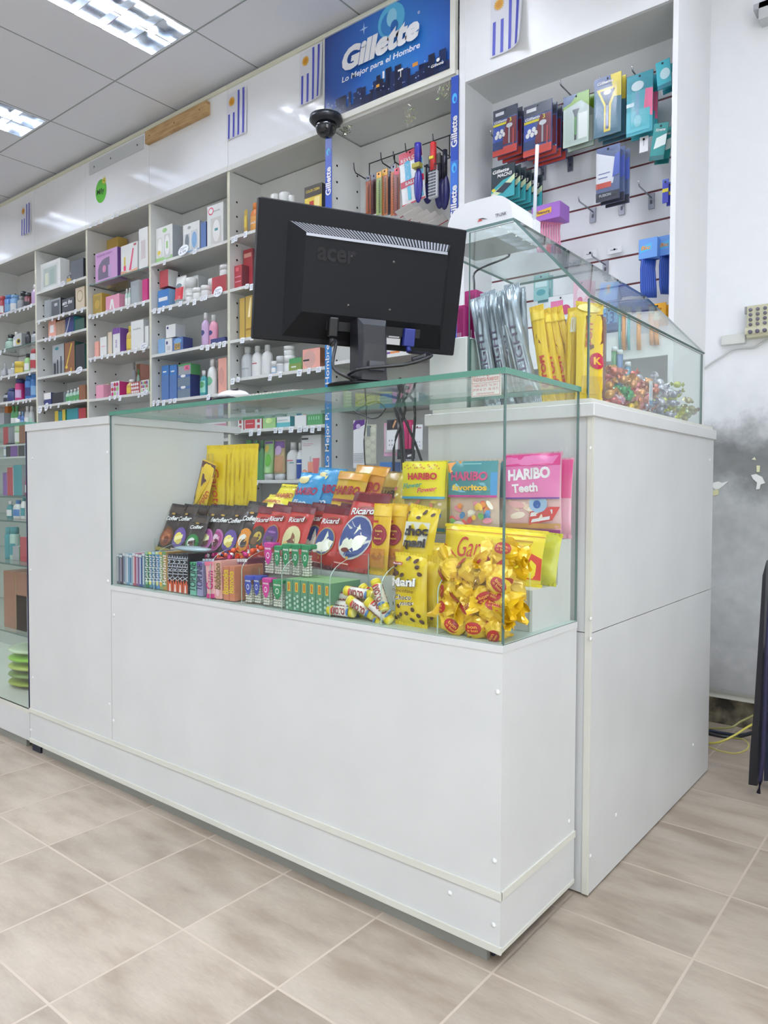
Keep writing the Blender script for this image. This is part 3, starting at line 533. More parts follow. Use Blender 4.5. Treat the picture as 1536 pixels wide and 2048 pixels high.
row(3, 1, [('box', 316, 338, 579, 'b lb', 'blue carton, stack bottom', dict(art=[('r', .1, .9, .4, .6, W_)])), ('box', 320, 337, 540, 'r w', 'red white carton on the blue one', dict(vb=574, y=1.455)), ('tube', 344, 364, 550, 'w gy r', 'white tube with red lower half', A(('r', .08, .92, .18, .6, (206,46,60)), ('p', [(.5, .6), (.62, .6), (.9, .2), (.8, .18)], W_), ('e', .5, .66, .3, .08, (90,110,120)))), ('jar', 366, 381, 555, 'lgy w', 'grey cream jar'), ('box', 377, 397, 552, 'w lgy', 'white carton behind the jars', dict(y=1.51)), ('jar', 369, 380, 586, 'w w', 'small white jar', dict(y=1.43)), ('jar', 381, 396, 575, 'w w', 'low white cream pot', dict(y=1.43)), ('jar', 398, 412, 570, 'w w', 'low white soap dish', dict(y=1.43)), ('jar', 411, 430, 556, 'w w', 'white jar with blue rim', dict(y=1.47)), ('box', 424, 452, 552, 'r sa', 'red translucent carton', dict(y=1.47)), ('jar', 434, 451, 529, 'w w', 'round white jar on red carton', dict(vb=553, y=1.48))])
row(3, 2, [('box', 316, 329, 678, 'lb lb', 'light blue carton'), ('box', 330, 344, 677, 'w lgy', 'white carton with navy dot', A(('e', .3, .72, .14, .12, K['nv']), ('r', .3, .8, .2, .5, K['lgy']))), ('box', 345, 366, 675, 'bb nv', 'blue carton with gold square', A(('e', .5, .74, .36, .2, K['lb']), ('r', .2, .75, .15, .6, K['go']), ('t', 'Q10', .48, .38, .3, .4, K['nv']))), ('box', 332, 351, 649, 'w lgy', 'white carton stacked on top', dict(vb=675, y=1.455, art=[('e', .2, .78, .1, .1, K['nv'])])), ('bottle', 397, 410, 624, 'li w li', 'lilac lotion bottle', A(('e', .4, .42, .26, .08, K['nv']))), ('bottle', 412, 426, 628, 'pk w pk', 'pink lotion bottle', A(('e', .4, .42, .26, .08, K['nv']))), ('box', 421, 450, 676, 'nv nv', 'flat navy carton')])
row(3, 3, [('box', 323, 337, 731, 'b bb', 'tall blue carton', A(('r', 0, 1, 0, .72, (92,126,182)), ('r', .2, .7, .8, .84, W_))), ('box', 339, 353, 730, 'b bb', 'tall blue carton beside it', A(('r', 0, 1, 0, .72, (92,126,182)), ('r', .2, .7, .8, .84, W_))), ('box', 355, 380, 772, 'bb nv', 'lower blue-grey carton', A(('r', 0, 1, 0, .75, (120,136,152)), ('e', .45, .9, .2, .12, W_))), ('box', 355, 380, 749, 'bb nv', 'middle blue-grey carton', dict(vb=773, art=[('r', 0, 1, 0, .75, (120,136,152)), ('e', .45, .88, .2, .12, W_)])), ('box', 356, 381, 728, 'gy g', 'grey-green carton with pink square, stack top', dict(vb=750, art=[('r', 0, 1, .85, 1, K['g']), ('r', .52, .92, .4, .85, (240,120,160)), ('t', 'XL', .72, .62, .25, .25, K['dr'])])),
    ('bottle', 394, 406, 740, 'te w w', 'teal mouthwash bottle', A(('r', .1, .9, .15, .6, (150,214,196)), ('e', .5, .45, .3, .12, K['g']))), ('bottle', 408, 423, 717, 'w w lg', 'white bottle with green mark', A(('e', .45, .4, .3, .12, (120,190,150)))), ('bottle', 424, 433, 721, 'w w lb', 'white bottle with blue label', dict(y=1.5)), ('box', 436, 453, 716, 'sa lgy', 'pale pink carton', A(('e', .4, .5, .3, .25, (216,160,150))))])
row(3, 4, [('can', 407, 419, 797, 'pu pu li', 'purple jar-topped can'), ('can', 421, 431, 797, 'pu dr', 'dark purple can'), ('can', 433, 443, 797, 'bb nv lb', 'blue violet can'), ('can', 444, 452, 797, 'pu k', 'violet can')])
row(3, 6, [('box', 407, 452, 845, 'pk w', 'pink white promotional carton', dict(vb=868, art=[('t', 'Pack', .2, .6, .3, .25, K['mg'], 0, .2), ('r', 0, 1, .85, 1, W_)]))])
row(4, 0, [('tube', 487, 493, 418, 'go ye', 'thin gold tube'), ('bottle', 495, 510, 403, 'og og go', 'orange sun oil bottle', A(('r', .1, .9, .1, .55, (224,160,80)), ('t', 'sol', .5, .35, .08, .5, W_))), ('bottle', 513, 519, 412, 'w w', 'white bottle'), ('jar', 537, 551, 387, 'w w', 'white jar'), ('jar', 553, 571, 384, 'w w', 'larger white jar'), ('jar', 574, 584, 390, 'lgy w', 'small white jar'), ('box', 609, 643, 370, 'ye k', 'yellow carton with black header', A(('r', 0, 1, .6, 1, (60,52,44)), ('t', 'COLOR CREMA', .5, .82, .1, .8, K['ye']), ('r', .3, .55, .1, .45, (176,60,40)), ('r', .6, .9, .2, .55, (240,224,150))))])
row(4, 1, [('box', 463, 484, 531, 'r dr', 'crimson carton', A(('r', .1, .9, .3, .34, K['pk']), ('r', .1, .9, .5, .54, K['pk']), ('r', .2, .6, .75, .9, (220,110,120)))), ('box', 487, 505, 498, 'r dr', 'tall crimson carton', dict(y=1.5, art=[('r', .1, .9, .8, .9, K['sa'])])), ('bottle', 503, 514, 502, 'lb w', 'pale blue bottle', dict(y=1.52))])
row(4, 2, [('box', 479, 489, 596, 'go tn', 'slanted slim gold carton'), ('box', 491, 507, 591, 'go ye', 'shiny gold carton', A(('p', [(.3, .5), (.6, .95), (.75, .95), (.6, .5)], (250,236,190)), ('r', .1, .9, .2, .24, (150,110,40)))), ('box', 508, 522, 594, 'go tn', 'gold carton half hidden')])
row(4, 3, [('bottle', 474, 494, 692, 'lgy w', 'white frosted bottle', A(('r', .2, .8, .3, .33, K['gy']))), ('bottle', 496, 514, 690, 'w w', 'white bottle with red print', A(('r', .3, .7, .42, .45, K['r']))), ('bottle', 515, 534, 688, 'w w', 'third white bottle'), ('jar', 540, 549, 722, 'lb w', 'tiny blue white jar'), ('jar', 549, 562, 712, 'w lgy', 'white jar stacked'), ('jar', 563, 580, 711, 'w w', 'lower white jar'), ('jar', 563, 579, 692, 'w w', 'upper white jar', dict(vb=712)), ('box', 578, 602, 716, 'g lg', 'olive green carton', A(('r', .0, 1, 0, .6, (130,150,80)), ('r', .2, .6, .3, .4, W_))), ('box', 605, 640, 697, 'sa br', 'rosy carton with black bar', A(('e', .4, .5, .34, .42, (214,170,160)), ('r', .05, .4, .42, .5, Kk)))])
row(4, 4, [('tube', 560, 570, 788, 'w pk sa', 'pinkish tube'), ('tube', 571, 586, 786, 'sa w', 'rose tube'), ('tube', 594, 608, 784, 'be tn', 'beige tube'), ('tube', 612, 630, 778, 'w og', 'white tube with orange cap'), ('tube', 634, 646, 780, 'lg br', 'lime tube')])
row(4, 5, [('box', 475, 486, 836, 'w r', 'white carton with red squares', A(('r', .3, .7, .15, .4, K['r']), ('r', .3, .7, .55, .85, K['r']))), ('box', 488, 511, 836, 'w w', 'white carton with red panel', A(('r', .1, .95, .12, .85, (196,60,72)), ('r', .2, .8, .5, .54, W_))), ('box', 512, 523, 836, 'w r', 'white carton with two red marks', A(('r', .2, .7, .1, .4, K['r']), ('r', .2, .7, .6, .9, K['r']))), ('box', 525, 551, 831, 'lg g', 'lime green carton', A(('e', .5, .6, .25, .2, (210,236,160)))), ('box', 553, 580, 833, 'w te', 'carton with teal lower half', A(('r', 0, 1, .05, .45, (96,184,192)), ('r', .1, .8, .65, .7, K['gy']))), ('box', 589, 612, 828, 'w lgy', 'white carton'), ('box', 614, 645, 828, 'g g', 'green carton', A(*[('r', .1+.16*q, .18+.16*q, .5, .8, (140,210,160)) for q in range(5)]))])
row(4, 6, [('bottle', 475, 497, 879, 'g g', 'green shampoo bottle', dict(art=[('r', .2, .8, .4, .44, K['dg']), ('r', .3, .7, .3, .32, W_)])), ('bottle', 498, 512, 880, 'g g', 'green shampoo bottle beside it', dict(y=1.46)), ('bottle', 512, 524, 880, 'g g', 'rear green shampoo bottle', dict(y=1.47)), ('tube', 523, 541, 881, 'lg lgy g', 'green tube with yellow disc', A(('e', .35, .8, .25, .1, K['ye']), ('e', .6, .5, .3, .16, (110,190,70)), ('r', .05, .95, .92, .98, K['pu']))), ('tube', 543, 563, 880, 'tn lgy', 'purple-topped brown tube', A(('r', 0, 1, .8, .98, K['pu']), ('e', .45, .74, .36, .12, K['li']), ('r', .04, .96, .2, .6, (192,146,110)))), ('bottle', 564, 587, 884, 'w w', 'white lotion bottle with pink stripe', A(('r', .15, .7, .5, .53, (226,120,140)), ('r', .5, .75, .44, .46, K['te']))), ('bottle', 588, 601, 885, 'w w nv', 'white bottle with navy lower part', A(('r', .0, 1, .03, .55, (40,78,158)), ('r', .2, .8, .42, .45, W_))), ('box', 603, 642, 870, 'w w', 'large white carton with peach bottle picture', A(('r', .02, .36, .9, .94, (60,54,56)), ('r', .08, .6, .8, .81, K['pk']), ('r', .08, .5, .76, .77, K['pk']), ('r', .34, .62, .1, .4, (240,158,134)), ('r', .44, .52, .4, .52, K['lgy']), ('p', [(.64, .12), (.86, .12), (.94, .48), (.6, .48)], (222,120,130)), ('e', .18, .14, .15, .09, (238,140,120)), ('e', .18, .14, .11, .065, (248,190,160)), ('r', .36, .56, .12, .17, (80,60,70)))), ('box', 643, 649, 868, 'nv k', 'dark carton', dict(y=1.5))])
# ------------------------------------------------------------------ fascia: flags, plank, plates, sticker, sign, camera
def flag(u0, u1, v0, v1, label, y=YW-.004, curl=0.0):
    x0, z1 = PY(u0, v0, y); x1, _ = PY(u1, v0, y); zm0 = PY((u0+u1)/2, v1, y)[1]; w = x1-x0; h = w*1.5
    z1 = PY((u0+u1)/2, v0, y)[1]; z0 = min(zm0, z1-.1)
    def S(u, v, off=0): return (x0+w*u, y-.0015-off-curl*max(0, u-.5)**2*(1.2-v)-.004*(1-v)**2, z0+(z1-z0)*v)
    b = MB(); b.grid(S, 10, 6, M((224, 226, 234), .6)); b.grid(S, 10, 6, M((236, 238, 242), .5), off=-.001, flip=True)
    BL = (78, 84, 190)
    it = [('r', .08, .17, .02, .55, BL), ('r', .32, .41, .02, .55, BL), ('r', .56, .65, .02, .98, BL), ('r', .80, .89, .02, .98, BL)]
    b.art(S, w, z1-z0, it, .5); sy = []
    for k in range(32):
        a = 2*math.pi*k/32; q = .17 if k % 2 else .115; sy.append((.26+q*math.cos(a), .80+q*math.sin(a)*w/(z1-z0)))
    b.add([S(*p, .0012) for p in sy], [tuple(range(32))], M((224, 168, 50), .5)); b.art(S, w, z1-z0, [('e', .26, .80, .085, .085*w/(z1-z0), (210, 146, 40))], .5, 5)
    o = b.build('paper_flag', rel=(x0, y, z0)); return tag(o, label, 'flag', 'small striped paper flags with a sun')
flag(42, 62, 408, 470, 'small striped sun flag on the leftmost fascia board', YW-.004)
flag(454, 494, 180, 274, 'striped sun flag directly right of the wooden plank')
flag(600, 646, 95, 204, 'striped sun flag beside the big blue sign', curl=.05)
flag(982, 1049, -24, 104, 'curling striped sun flag above the hanging razors', YW-.004, curl=.12)
b = MB(); p0 = PY(297, 266, YW-.004); p1 = PY(296, 291, YW-.004); q0 = PY(420, 206, YW-.004); q1 = PY(420, 231, YW-.004)
zc = (p0[1]+q1[1])/2; hh = (p0[1]-p1[1])/2
WOOD = noisy('pine_plank', (176, 138, 88), (206, 172, 122), 8, .45, .35, .65, (1, 1, 9))
b.rbox((p0[0], YW-.03, zc-hh), (q0[0], YW-.0025, zc+hh), WOOD, .003)
for f in (.08, .5, .9): b.lathe([(0, 0), (.004, 0)], (p0[0]+(q0[0]-p0[0])*f, YW-.0305, zc), HOLE, 8, ax='y')
tag(b.build('wooden_plank', rel=(p0[0], YW-.03, zc-hh)), 'varnished wooden plank screwed to the white fascia', 'plank')
p0 = PY(179, 328, YW-.003); q0 = PY(287, 280, YW-.003); zc = p0[1]-.035
b = MB(); b.box((p0[0], YW-.006, zc-.04), (q0[0], YW-.0025, zc+.04), M((206, 210, 212), .3))
for f in (.1, .42, .9): b.lathe([(0, 0), (.006, 0)], (p0[0]+(q0[0]-p0[0])*f, YW-.0065, zc), M((110, 112, 116), .4), 8, ax='y')
tag(b.build('acrylic_strip', rel=(p0[0], YW-.006, zc)), 'empty clear acrylic strip screwed above the round green sticker', 'plate')
x, z = PY(202, 382, YW-.003); rr = .075
b = MB(); b.prism([(rr*.86*math.cos(a), rr*math.sin(a)) for a in [2*math.pi*k/28 for k in range(28)]], -.001, 0, M((96, 190, 62), .4))
S = FS(-rr, rr, -rr, rr, -.0008); st = []
for k in range(16): a = 2*math.pi*k/16; q = .2 if k % 2 else .09; st.append((.76+q*math.cos(a), .88+q*math.sin(a)))
b.art(S, 2*rr, 2*rr, [('t', 'Mily', .48, .46, .3, .6, (24, 60, 26), 0, .1, .02), ('p', st, (214, 196, 60)), ('e', .76, .88, .05, .05, (120, 150, 40))])
tag(b.build('round_sticker', loc=(x, YW-.0025, z)), 'round green sticker reading Mily on the third fascia board', 'sticker')
# big blue sign above the sixth bay
X0, X1s, Z0, Z1 = -1.783, -1.064, 2.640, 3.03
def grad_mat():
    m = bpy.data.materials.new('blue_poster'); m.use_nodes = True; nt = m.node_tree; N = nt.nodes.new; L = nt.links.new; b = nt.nodes['Principled BSDF']
    tc = N('ShaderNodeTexCoord'); sp = N('ShaderNodeSeparateXYZ'); L(tc.outputs['Object'], sp.inputs[0])
    cx = N('ShaderNodeVectorMath'); cx.operation = 'DISTANCE'; cx.inputs[1].default_value = (.42, 0, .20); L(tc.outputs['Object'], cx.inputs[0])
    cr = N('ShaderNodeValToRGB'); mr = N('ShaderNodeMapRange'); mr.inputs['From Max'].default_value = .45; L(cx.outputs['Value'], mr.inputs[0]); L(mr.outputs[0], cr.inputs[0])
    e = cr.color_ramp.elements; e[0].color = (*lin((64, 150, 226)), 1); e[1].color = (*lin((34, 62, 140)), 1); q = e.new(.5); q.color = (*lin((50, 110, 200)), 1)
    L(cr.outputs[0], b.inputs['Base Color']); b.inputs['Roughness'].default_value = .25; return m
sg = thing('blue_sign', 'large blue city skyline advertising sign in the fascia beside the tall razor bay', 'sign', (X0, YW, Z0))
o = (X0, YW, Z0); W, H = X1s-X0, Z1-Z0
b = MB(); b.box((X0, YW-.012, Z0), (X1s, YW+.0, Z1), grad_mat()); S = FS(X0, X1s, Z0, Z1, YW-.0125)
DK = (26, 36, 74); it = [('e', .56, .82, .105, .19, (96, 190, 236)), ('e', .54, .80, .062, .13, (60, 140, 214)), ('e', .565, .85, .04, .1, (150, 216, 244)), ('e', .585, .74, .03, .07, (44, 110, 190))]
u = 0; r2 = random.Random(3)
while u < 1:
    wd = r2.uniform(.018, .05); hh = r2.uniform(.07, .26)*(1.15 if .3 < u < .8 else .9); it.append(('r', u, min(1, u+wd), 0, hh, r2.choice([DK, (30, 44, 88), (24, 32, 62)]))); u += wd*.85
for k in range(46): uu = r2.uniform(.01, .97); vv = r2.uniform(.02, .16); it.append(('r', uu, uu+.008, vv, vv+.014, r2.choice([(150, 180, 220), (90, 110, 160), (120, 140, 190)])))
it += [('r', .47, .495, .1, .13, (232, 170, 60)), ('r', .52, .535, .17, .25, (240, 244, 250)), ('r', .75, .79, .15, .19, (220, 150, 60)), ('r', .64, .68, .17, .19, W_), ('r', .66, .665, .1, .19, W_)]
# four-pointed stars
for cx, cy, q in ((.37, .83, .035), (.975, .93, .03)): it.append(('p', [(cx-q, cy), (cx-q*.15, cy+q*.3), (cx, cy+q*2), (cx+q*.15, cy+q*.3), (cx+q, cy), (cx+q*.15, cy-q*.3), (cx, cy-q*2), (cx-q*.15, cy-q*.3)], (170, 210, 250)))
b.art(S, W, H, it, .25); b.build('poster_board', sg, o)
b = MB(); b.art(S, W, H, [('t', 'Gillette', .49, .585, .27, .62, (244, 246, 250), 0, .22, .055)], .3, 70); b.build('lettering', sg, o)
b = MB(); b.art(S, W, H, [('t', 'Lo Mejor para el Hombre', .49, .36, .085, .62, (236, 242, 250), 0, .15, .02), ], .3, 70); b.build('small_lettering', sg, o)
MB().art(S, W, H, [('t', '®', .79, .72, .03, None, W_)], .3, 70).build('registered_mark', sg, o)
MB().art(S, W, H, [('t', 'Gillette', .925, .075, .03, .09, W_, 0, .2), ('e', .93, .12, .012, .02, W_)], .3, 70).build('corner_logo', sg, o)
b = MB(); F2 = M((232, 232, 222), .3)
b.box((X0-.006, YW-.02, Z0-.028), (X1s+.026, YW+.002, Z0), F2); b.box((X1s, YW-.02, Z0), (X1s+.026, YW+.002, Z1), F2); b.box((X0-.006, YW-.016, Z0), (X0, YW+.002, Z1), F2); b.box((X0-.006, YW-.02, Z1), (X1s+.026, YW+.002, Z1+.008), F2); b.build('sign_frame', sg, o)
# vertical blue banner strips
def strip(u0, u1, za, zb, items, label):
    xa, xb = PY(u0, 600, YW-.012)[0], PY(u1, 600, YW-.012)[0]; w, h = xb-xa, zb-za
    b = MB(); y = YW-.010; b.box((xa, y-.001, za), (xb, y, zb), M((52, 84, 184), .35)); b.art(FS(xa, xb, za, zb, y-.001), w, h, [(k[0],)+k[1:] for k in items], .35)
    tag(b.build('banner_strip', rel=(xa, y, za)), label, 'banner', 'narrow vertical blue banner strips')
za, zb = .70, 2.585
fz = lambda v, u: (PY(u, v, YW-.012)[1]-za)/(zb-za)
sw = PY(663, 600, YW-.012)[0]-PY(650, 600, YW-.012)[0]
def vt(s, u, vc, vh, col=W_, bold=.03):   # vertical lettering reading upward, centre pixel row vc, length vh (pixel rows)
    ln = abs(fz(vc-vh/2, u)-fz(vc+vh/2, u))*(zb-za); vs, fs, tw, th = T(s, bold)
    return ('t', s, .5, fz(vc, u), sw*.80/(zb-za), ln/sw, col, 90, 0, bold)
strip(650, 663, za, zb, [('r', 0, 1, 0, fz(655, 656), (50, 132, 204)), ('r', 0, 1, fz(655, 656), fz(560, 656), (50, 108, 196)), ('e', .5, fz(304, 656), .3, .009, (90, 190, 240)), ('e', .58, fz(306, 656), .14, .005, (52, 84, 184)), vt('Gillette', 656, 363, 56), vt('Gillette', 656, 505, 56),
    vt('Lo Mejor Para el Hombre', 656, 812, 245, W_, .012)], 'blue banner strip below the ceiling camera, between fifth and sixth bays')
sw = PY(914, 600, YW-.012)[0]-PY(899, 600, YW-.012)[0]
strip(899, 914, za, zb+.02, [('r', 0, 1, fz(395, 906), fz(330, 906), (66, 120, 214)), ('e', .5, fz(207, 906), .32, .011, (84, 186, 240)), ('e', .56, fz(209, 906), .14, .006, (52, 84, 184)), ('e', .5, fz(344, 906), .32, .011, (84, 186, 240)), ('e', .56, fz(346, 906), .14, .006, (60, 110, 200)), vt('Gillette', 906, 273, 62), vt('Gillette', 906, 412, 66), vt('Gillette', 906, 545, 62),
    vt('Lo Mejor Para', 906, 800, 160, W_, .012)], 'blue banner strip beside the tall razor bay')
# dome camera
cx_, cz_ = PY(652, 247, YW-.07); dc = thing('dome_camera', 'black dome security camera at the lower left corner of the blue sign', 'security camera', (cx_, YW-.07, cz_))
b = MB(); b.lathe([(0, .03), (.075, .03), (.078, .012), (.062, -.004), (0, -.004)], (0, 0, 0), M((34, 36, 44), .3), 24); b.box((-.03, 0, .0), (.03, .066, .03), M((30, 32, 38), .4)); b.build('camera_base', dc)
b = MB(); b.lathe([(.05, -.004), (.05, -.02), (.043, -.042), (.028, -.058), (.008, -.066), (0, -.066)], (0, 0, 0), M((24, 26, 32), .08, 0, 0, .8), 24); b.build('dome', dc)
# tinsel tufts
for n_, (u, v, hgt, lb) in enumerate(((694, 262, .03, 'right of the dome camera'), (822, 218, .085, 'in the middle under the blue sign'), (888, 180, .05, 'at the right end under the blue sign'))):
    x, z = PY(u, v, YW-.014); b = MB(); TG = [M((214, 206, 168), .15, .9), M((150, 168, 120), .2, .8), M((244, 240, 226), .1, .9)]
    for k in range(46):
        a = rnd.uniform(0, 6.28); l = rnd.uniform(.006, .016); q = Vector((rnd.uniform(-.03, .03), rnd.uniform(-.008, .0), -rnd.uniform(0, hgt)+.012)); d = Vector((math.cos(a)*l, rnd.uniform(-.006, .001), math.sin(a)*l)); e = Vector((-d.z, 0, d.x)).normalized()*.0015
        b.add([q-e, q+e, q+d+e, q+d-e], [(0, 1, 2, 3)], rnd.choice(TG))
    tag(b.build('tinsel', loc=(x, YW-.016, z)), 'sparkling tinsel tuft '+lb, 'tinsel', 'tinsel tufts', 'stuff')
# ------------------------------------------------------------------ tall razor bay with slat wall
SX0, SX1, SZ0, SZ1 = -1.0275, -.143, 1.443, 2.568
rb = thing('slatwall_unit', 'tall white bay with slotted back wall for hanging razors', 'shelving', (SX0, YW, 0)); o = (SX0, YW, 0)
b = MB(); b.box((SX0, YW-.004, FZ), (SX0+.03, 1.80, 3.06), LAMB); b.build('side_panel', rb, o)
b = MB(); b.box((SX1-.018, YW-.004, FZ), (SX1, 1.80, 3.06), LAMB); b.build('side_panel', rb, o)
b = MB(); b.box((SX0+.03, YW-.003, SZ1), (SX1-.018, YW+.012, 3.06), LAMB); b.box((SX0+.03, YW+.012, SZ1), (SX1-.018, 1.66, SZ1+.016), SHG); b.build('fascia_panel', rb, o)
b = MB(); b.box((SX0+.03, YW-.002, 1.36), (SX1-.018, YW+.014, SZ0), LAMB); b.box((SX0+.03, YW+.014, 1.425), (SX1-.018, 1.66, SZ0), LAMB); b.build('bottom_board', rb, o)
b = MB(); b.box((SX0+.03, YW+.03, 1.00), (SX1-.018, 1.66, 1.016), LAMB); b.box((SX0+.03, YW+.03, .5), (SX1-.018, 1.66, .516), LAMB); b.build('lower_shelf', rb, o)
b = MB(); b.box((SX0+.03, 1.655, 0), (SX1-.018, 1.668, 3.0), SHW); z = SZ1-.02
GV = [2.466-.1112*k for k in range(10)]; ed = [SZ1]+[g for g in GV if g > SZ0]+[SZ0]
for k in range(len(ed)-1): b.box((SX0+.03, 1.64, ed[k+1]+(.004 if k < len(ed)-2 else 0)), (SX1-.018, 1.65, ed[k]-(.004 if k else 0)), GLOSSW)
b.build('slat_board', rb, o)
b = MB()
for g in GV:
    if g > SZ0: b.box((SX0+.031, 1.644, g-.004), (SX1-.019, 1.6545, g+.004), M((118, 52, 58), .5))
b.build('groove_liner', rb, o)
MET = M((170, 172, 180), .25, .9)
def hook(u, v, label, ln=.13):
    x, z = PY(u, v, 1.637); b = MB(); b.box((x-.011, 1.634, z-.03), (x+.011, 1.6395, z+.028), M((158, 160, 170), .35, .8)); b.box((x-.004, 1.633, z-.012), (x+.004, 1.6342, z+.002), M((80, 82, 90), .4))
    h = b.build('hook', rel=(x, 1.637, z)); MB().tube([(x, 1.636, z+.012), (x, 1.636-ln, z+.014), (x, 1.636-ln-.008, z+.03)], .0028, MET).build('prong', h, (x, 1.637, z)); return tag(h, label, 'hook', 'metal slat wall hooks')
for u, v, lb in ((1087, 346, 'below the second hanging red and blue pack'), (1141, 328, 'under the green white razor card'), (1186, 430, 'empty, right of the purple razor box'), (1244, 414, 'under the glossy cartridge pack'), (1303, 402, 'empty, upper right near the post'), (1211, 536, 'empty, above the sloping glass edge'), (1014, 300, 'behind the leftmost razor pack'), (1228, 200, 'behind the yellow framed razor card'), (1150, 205, 'behind the green white razor card'), (1290, 180, 'behind the teal razor card')):
    hook(u, v, 'metal hook '+lb)
def hang(name, u0, u1, v0, v1, y, base, art, label, n=1, dy=.022, blis=None, th=.004, tilt=0, grp=None, cat='razor pack', dx=.008):
    um = (u0+u1)/2; x0 = PY(u0, 300, y)[0]; x1 = PY(u1, 300, y)[0]; z1 = PY(um, v0, y)[1]; z0 = PY(um, v1, y)[1]; w, h = x1-x0, z1-z0
    S = FS(-w/2, w/2, -h, 0, 0); b = MB(); b.box((-w/2, 0.0002, -h), (w/2, th, 0), M(base, .35)); b.art(S, w, h, art, .25, 0)
    b.lathe([(0, 0), (.004, 0)], (0, -.0016, -.010), HOLE, 8, ax='y')
    o = b.build(name, loc=((x0+x1)/2, y, z1)); o.rotation_euler = (0, R(tilt), 0)
    if blis:
        u_, v_ = blis[0:2], blis[2:4]; c = MB(); a0, a1 = -w/2+w*u_[0], -w/2+w*u_[1]; c0, c1 = -h+h*v_[0], -h+h*v_[1]; q = min(.008, (a1-a0)*.2)
        vs = [(a0, -.0028, c0), (a1, -.0028, c0), (a1, -.0028, c1), (a0, -.0028, c1), (a0+q, -.012, c0+q), (a1-q, -.012, c0+q), (a1-q, -.012, c1-q), (a0+q, -.012, c1-q)]
        c.add(vs, [(4, 5, 6, 7), (0, 1, 5, 4), (1, 2, 6, 5), (2, 3, 7, 6), (3, 0, 4, 7)], FILM); c.build('blister', o)
    tag(o, label, cat, grp)
    for k in range(1, n):
        nm = ['', 'directly behind it', 'second behind it', 'third behind it', 'fourth behind it', 'fifth behind it'][k]
        dup(o, loc=o.location+Vector((dx*k, dy*k, -.005*k)), label='copy hanging %s: %s' % (nm, ' '.join(label.split()[:9])))
    return o
RZ = lambda: [('r', 0, 1, .78, 1, (66, 70, 84)), ('r', .1, .45, .86, .93, (200, 204, 210)), ('t', 'Gillette', .35, .73, .055, .6, W_, 0, .2, .03), ('r', .02, .66, .64, .69, (226, 214, 60)), ('r', .02, .4, .28, .63, (64, 90, 180)), ('p', [(.4, .2), (.98, .2), (.98, .75), (.6, .75), (.48, .5)], (120, 50, 62)), ('r', 0, 1, .0, .16, (206, 84, 76)), ('r', .0, .42, .12, .3, (52, 70, 120)),
    ('t', '3', .73, .70, .09, None, (230, 220, 80)), ('e', .22, .48, .07, .05, W_), ('e', .38, .50, .07, .05, W_), ('e', .16, .4, .07, .05, W_), ('e', .32, .4, .07, .05, W_), ('e', .46, .42, .06, .05, W_), ('r', .66, .72, .2, .62, (170, 176, 186)), ('e', .7, .58, .13, .05, (210, 214, 220)), ('r', .84, .88, .15, .5, (210, 90, 90))]
hang('razor_pack', 986, 1034, 215, 308, 1.475, (70, 90, 150), RZ(), 'red and blue razor blister pack hanging leftmost on the slat wall', 4, .026, (.05, .95, .05, .8), grp='hanging red and blue razor packs')
hang('razor_pack', 1047, 1103, 206, 308, 1.475, (70, 90, 150), RZ(), 'red and blue razor blister pack hanging second from left', 4, .026, (.05, .95, .05, .8), grp='hanging red and blue razor packs')
hang('razor_card', 1126, 1177, 188, 290, 1.50, (92, 120, 60), [('r', 0, 1, .0, 1, (188, 204, 196)), ('p', [(0, .75), (0, 1), (1, 1), (1, .7), (.7, .85)], (120, 160, 50)), ('p', [(0, .8), (0, 1), (.55, 1), (.3, .85)], (44, 74, 120)), ('r', .6, .95, .1, .6, (236, 242, 238)), ('p', [(.36, .7), (.64, .7), (.55, .58), (.53, .1), (.44, .1), (.44, .58)], (60, 70, 66)), ('r', .45, .52, .2, .55, (90, 150, 80)), ('r', .38, .62, .7, .76, (190, 196, 196))], 'razor card with green and white print, third from left on slat wall', 2, .03, (.1, .95, .04, .8))
hang('razor_card', 1187, 1241, 152, 270, 1.50, (70, 110, 130), [('p', [(0, .8), (0, 1), (.6, 1), (.6, .8)], (50, 70, 120)), ('p', [(.6, 1), (1, 1), (1, .6), (.75, .62)], (226, 206, 80)), ('p', [(.1, .8), (.9, .8), (.64, .5), (.62, .06), (.38, .06), (.38, .5)], (224, 200, 70)), ('p', [(.22, .76), (.78, .76), (.56, .52), (.56, .1), (.44, .1), (.44, .52)], (58, 62, 84)), ('t', 'Gillette', .42, .9, .05, .6, W_, 0, .2, .03), ('r', .46, .54, .15, .5, (150, 156, 170)), ('e', .5, .72, .14, .04, (210, 214, 222))], 'razor card with yellow outline, fourth from left on slat wall', 3, .024, (.04, .96, .03, .86))
hang('razor_card', 1252, 1304, 147, 268, 1.50, (60, 160, 176), [('r', 0, 1, .72, 1, (40, 140, 158)), ('p', [(.65, .3), (1, .25), (1, .7), (.72, .72)], (226, 110, 150)), ('r', 0, .9, .05, .4, (90, 186, 200)), ('e', .42, .8, .24, .08, (206, 224, 230)), ('r', .36, .5, .2, .7, (110, 160, 190)), ('e', .44, .22, .14, .1, (130, 200, 210)), ('r', 0, .3, .48, .54, (200, 226, 230))], 'teal razor card with pink corner, fifth from left on slat wall', 2, .03, (.15, .85, .1, .9))
hang('razor_bag', 1308, 1336, 122, 178, 1.47, (60, 170, 184), [('e', .6, .5, .35, .2, (190, 220, 226)), ('r', 0, 1, 0, .14, (40, 120, 140))], 'light teal bag half hidden behind the right post, top row', 2, .03, tilt=-6)
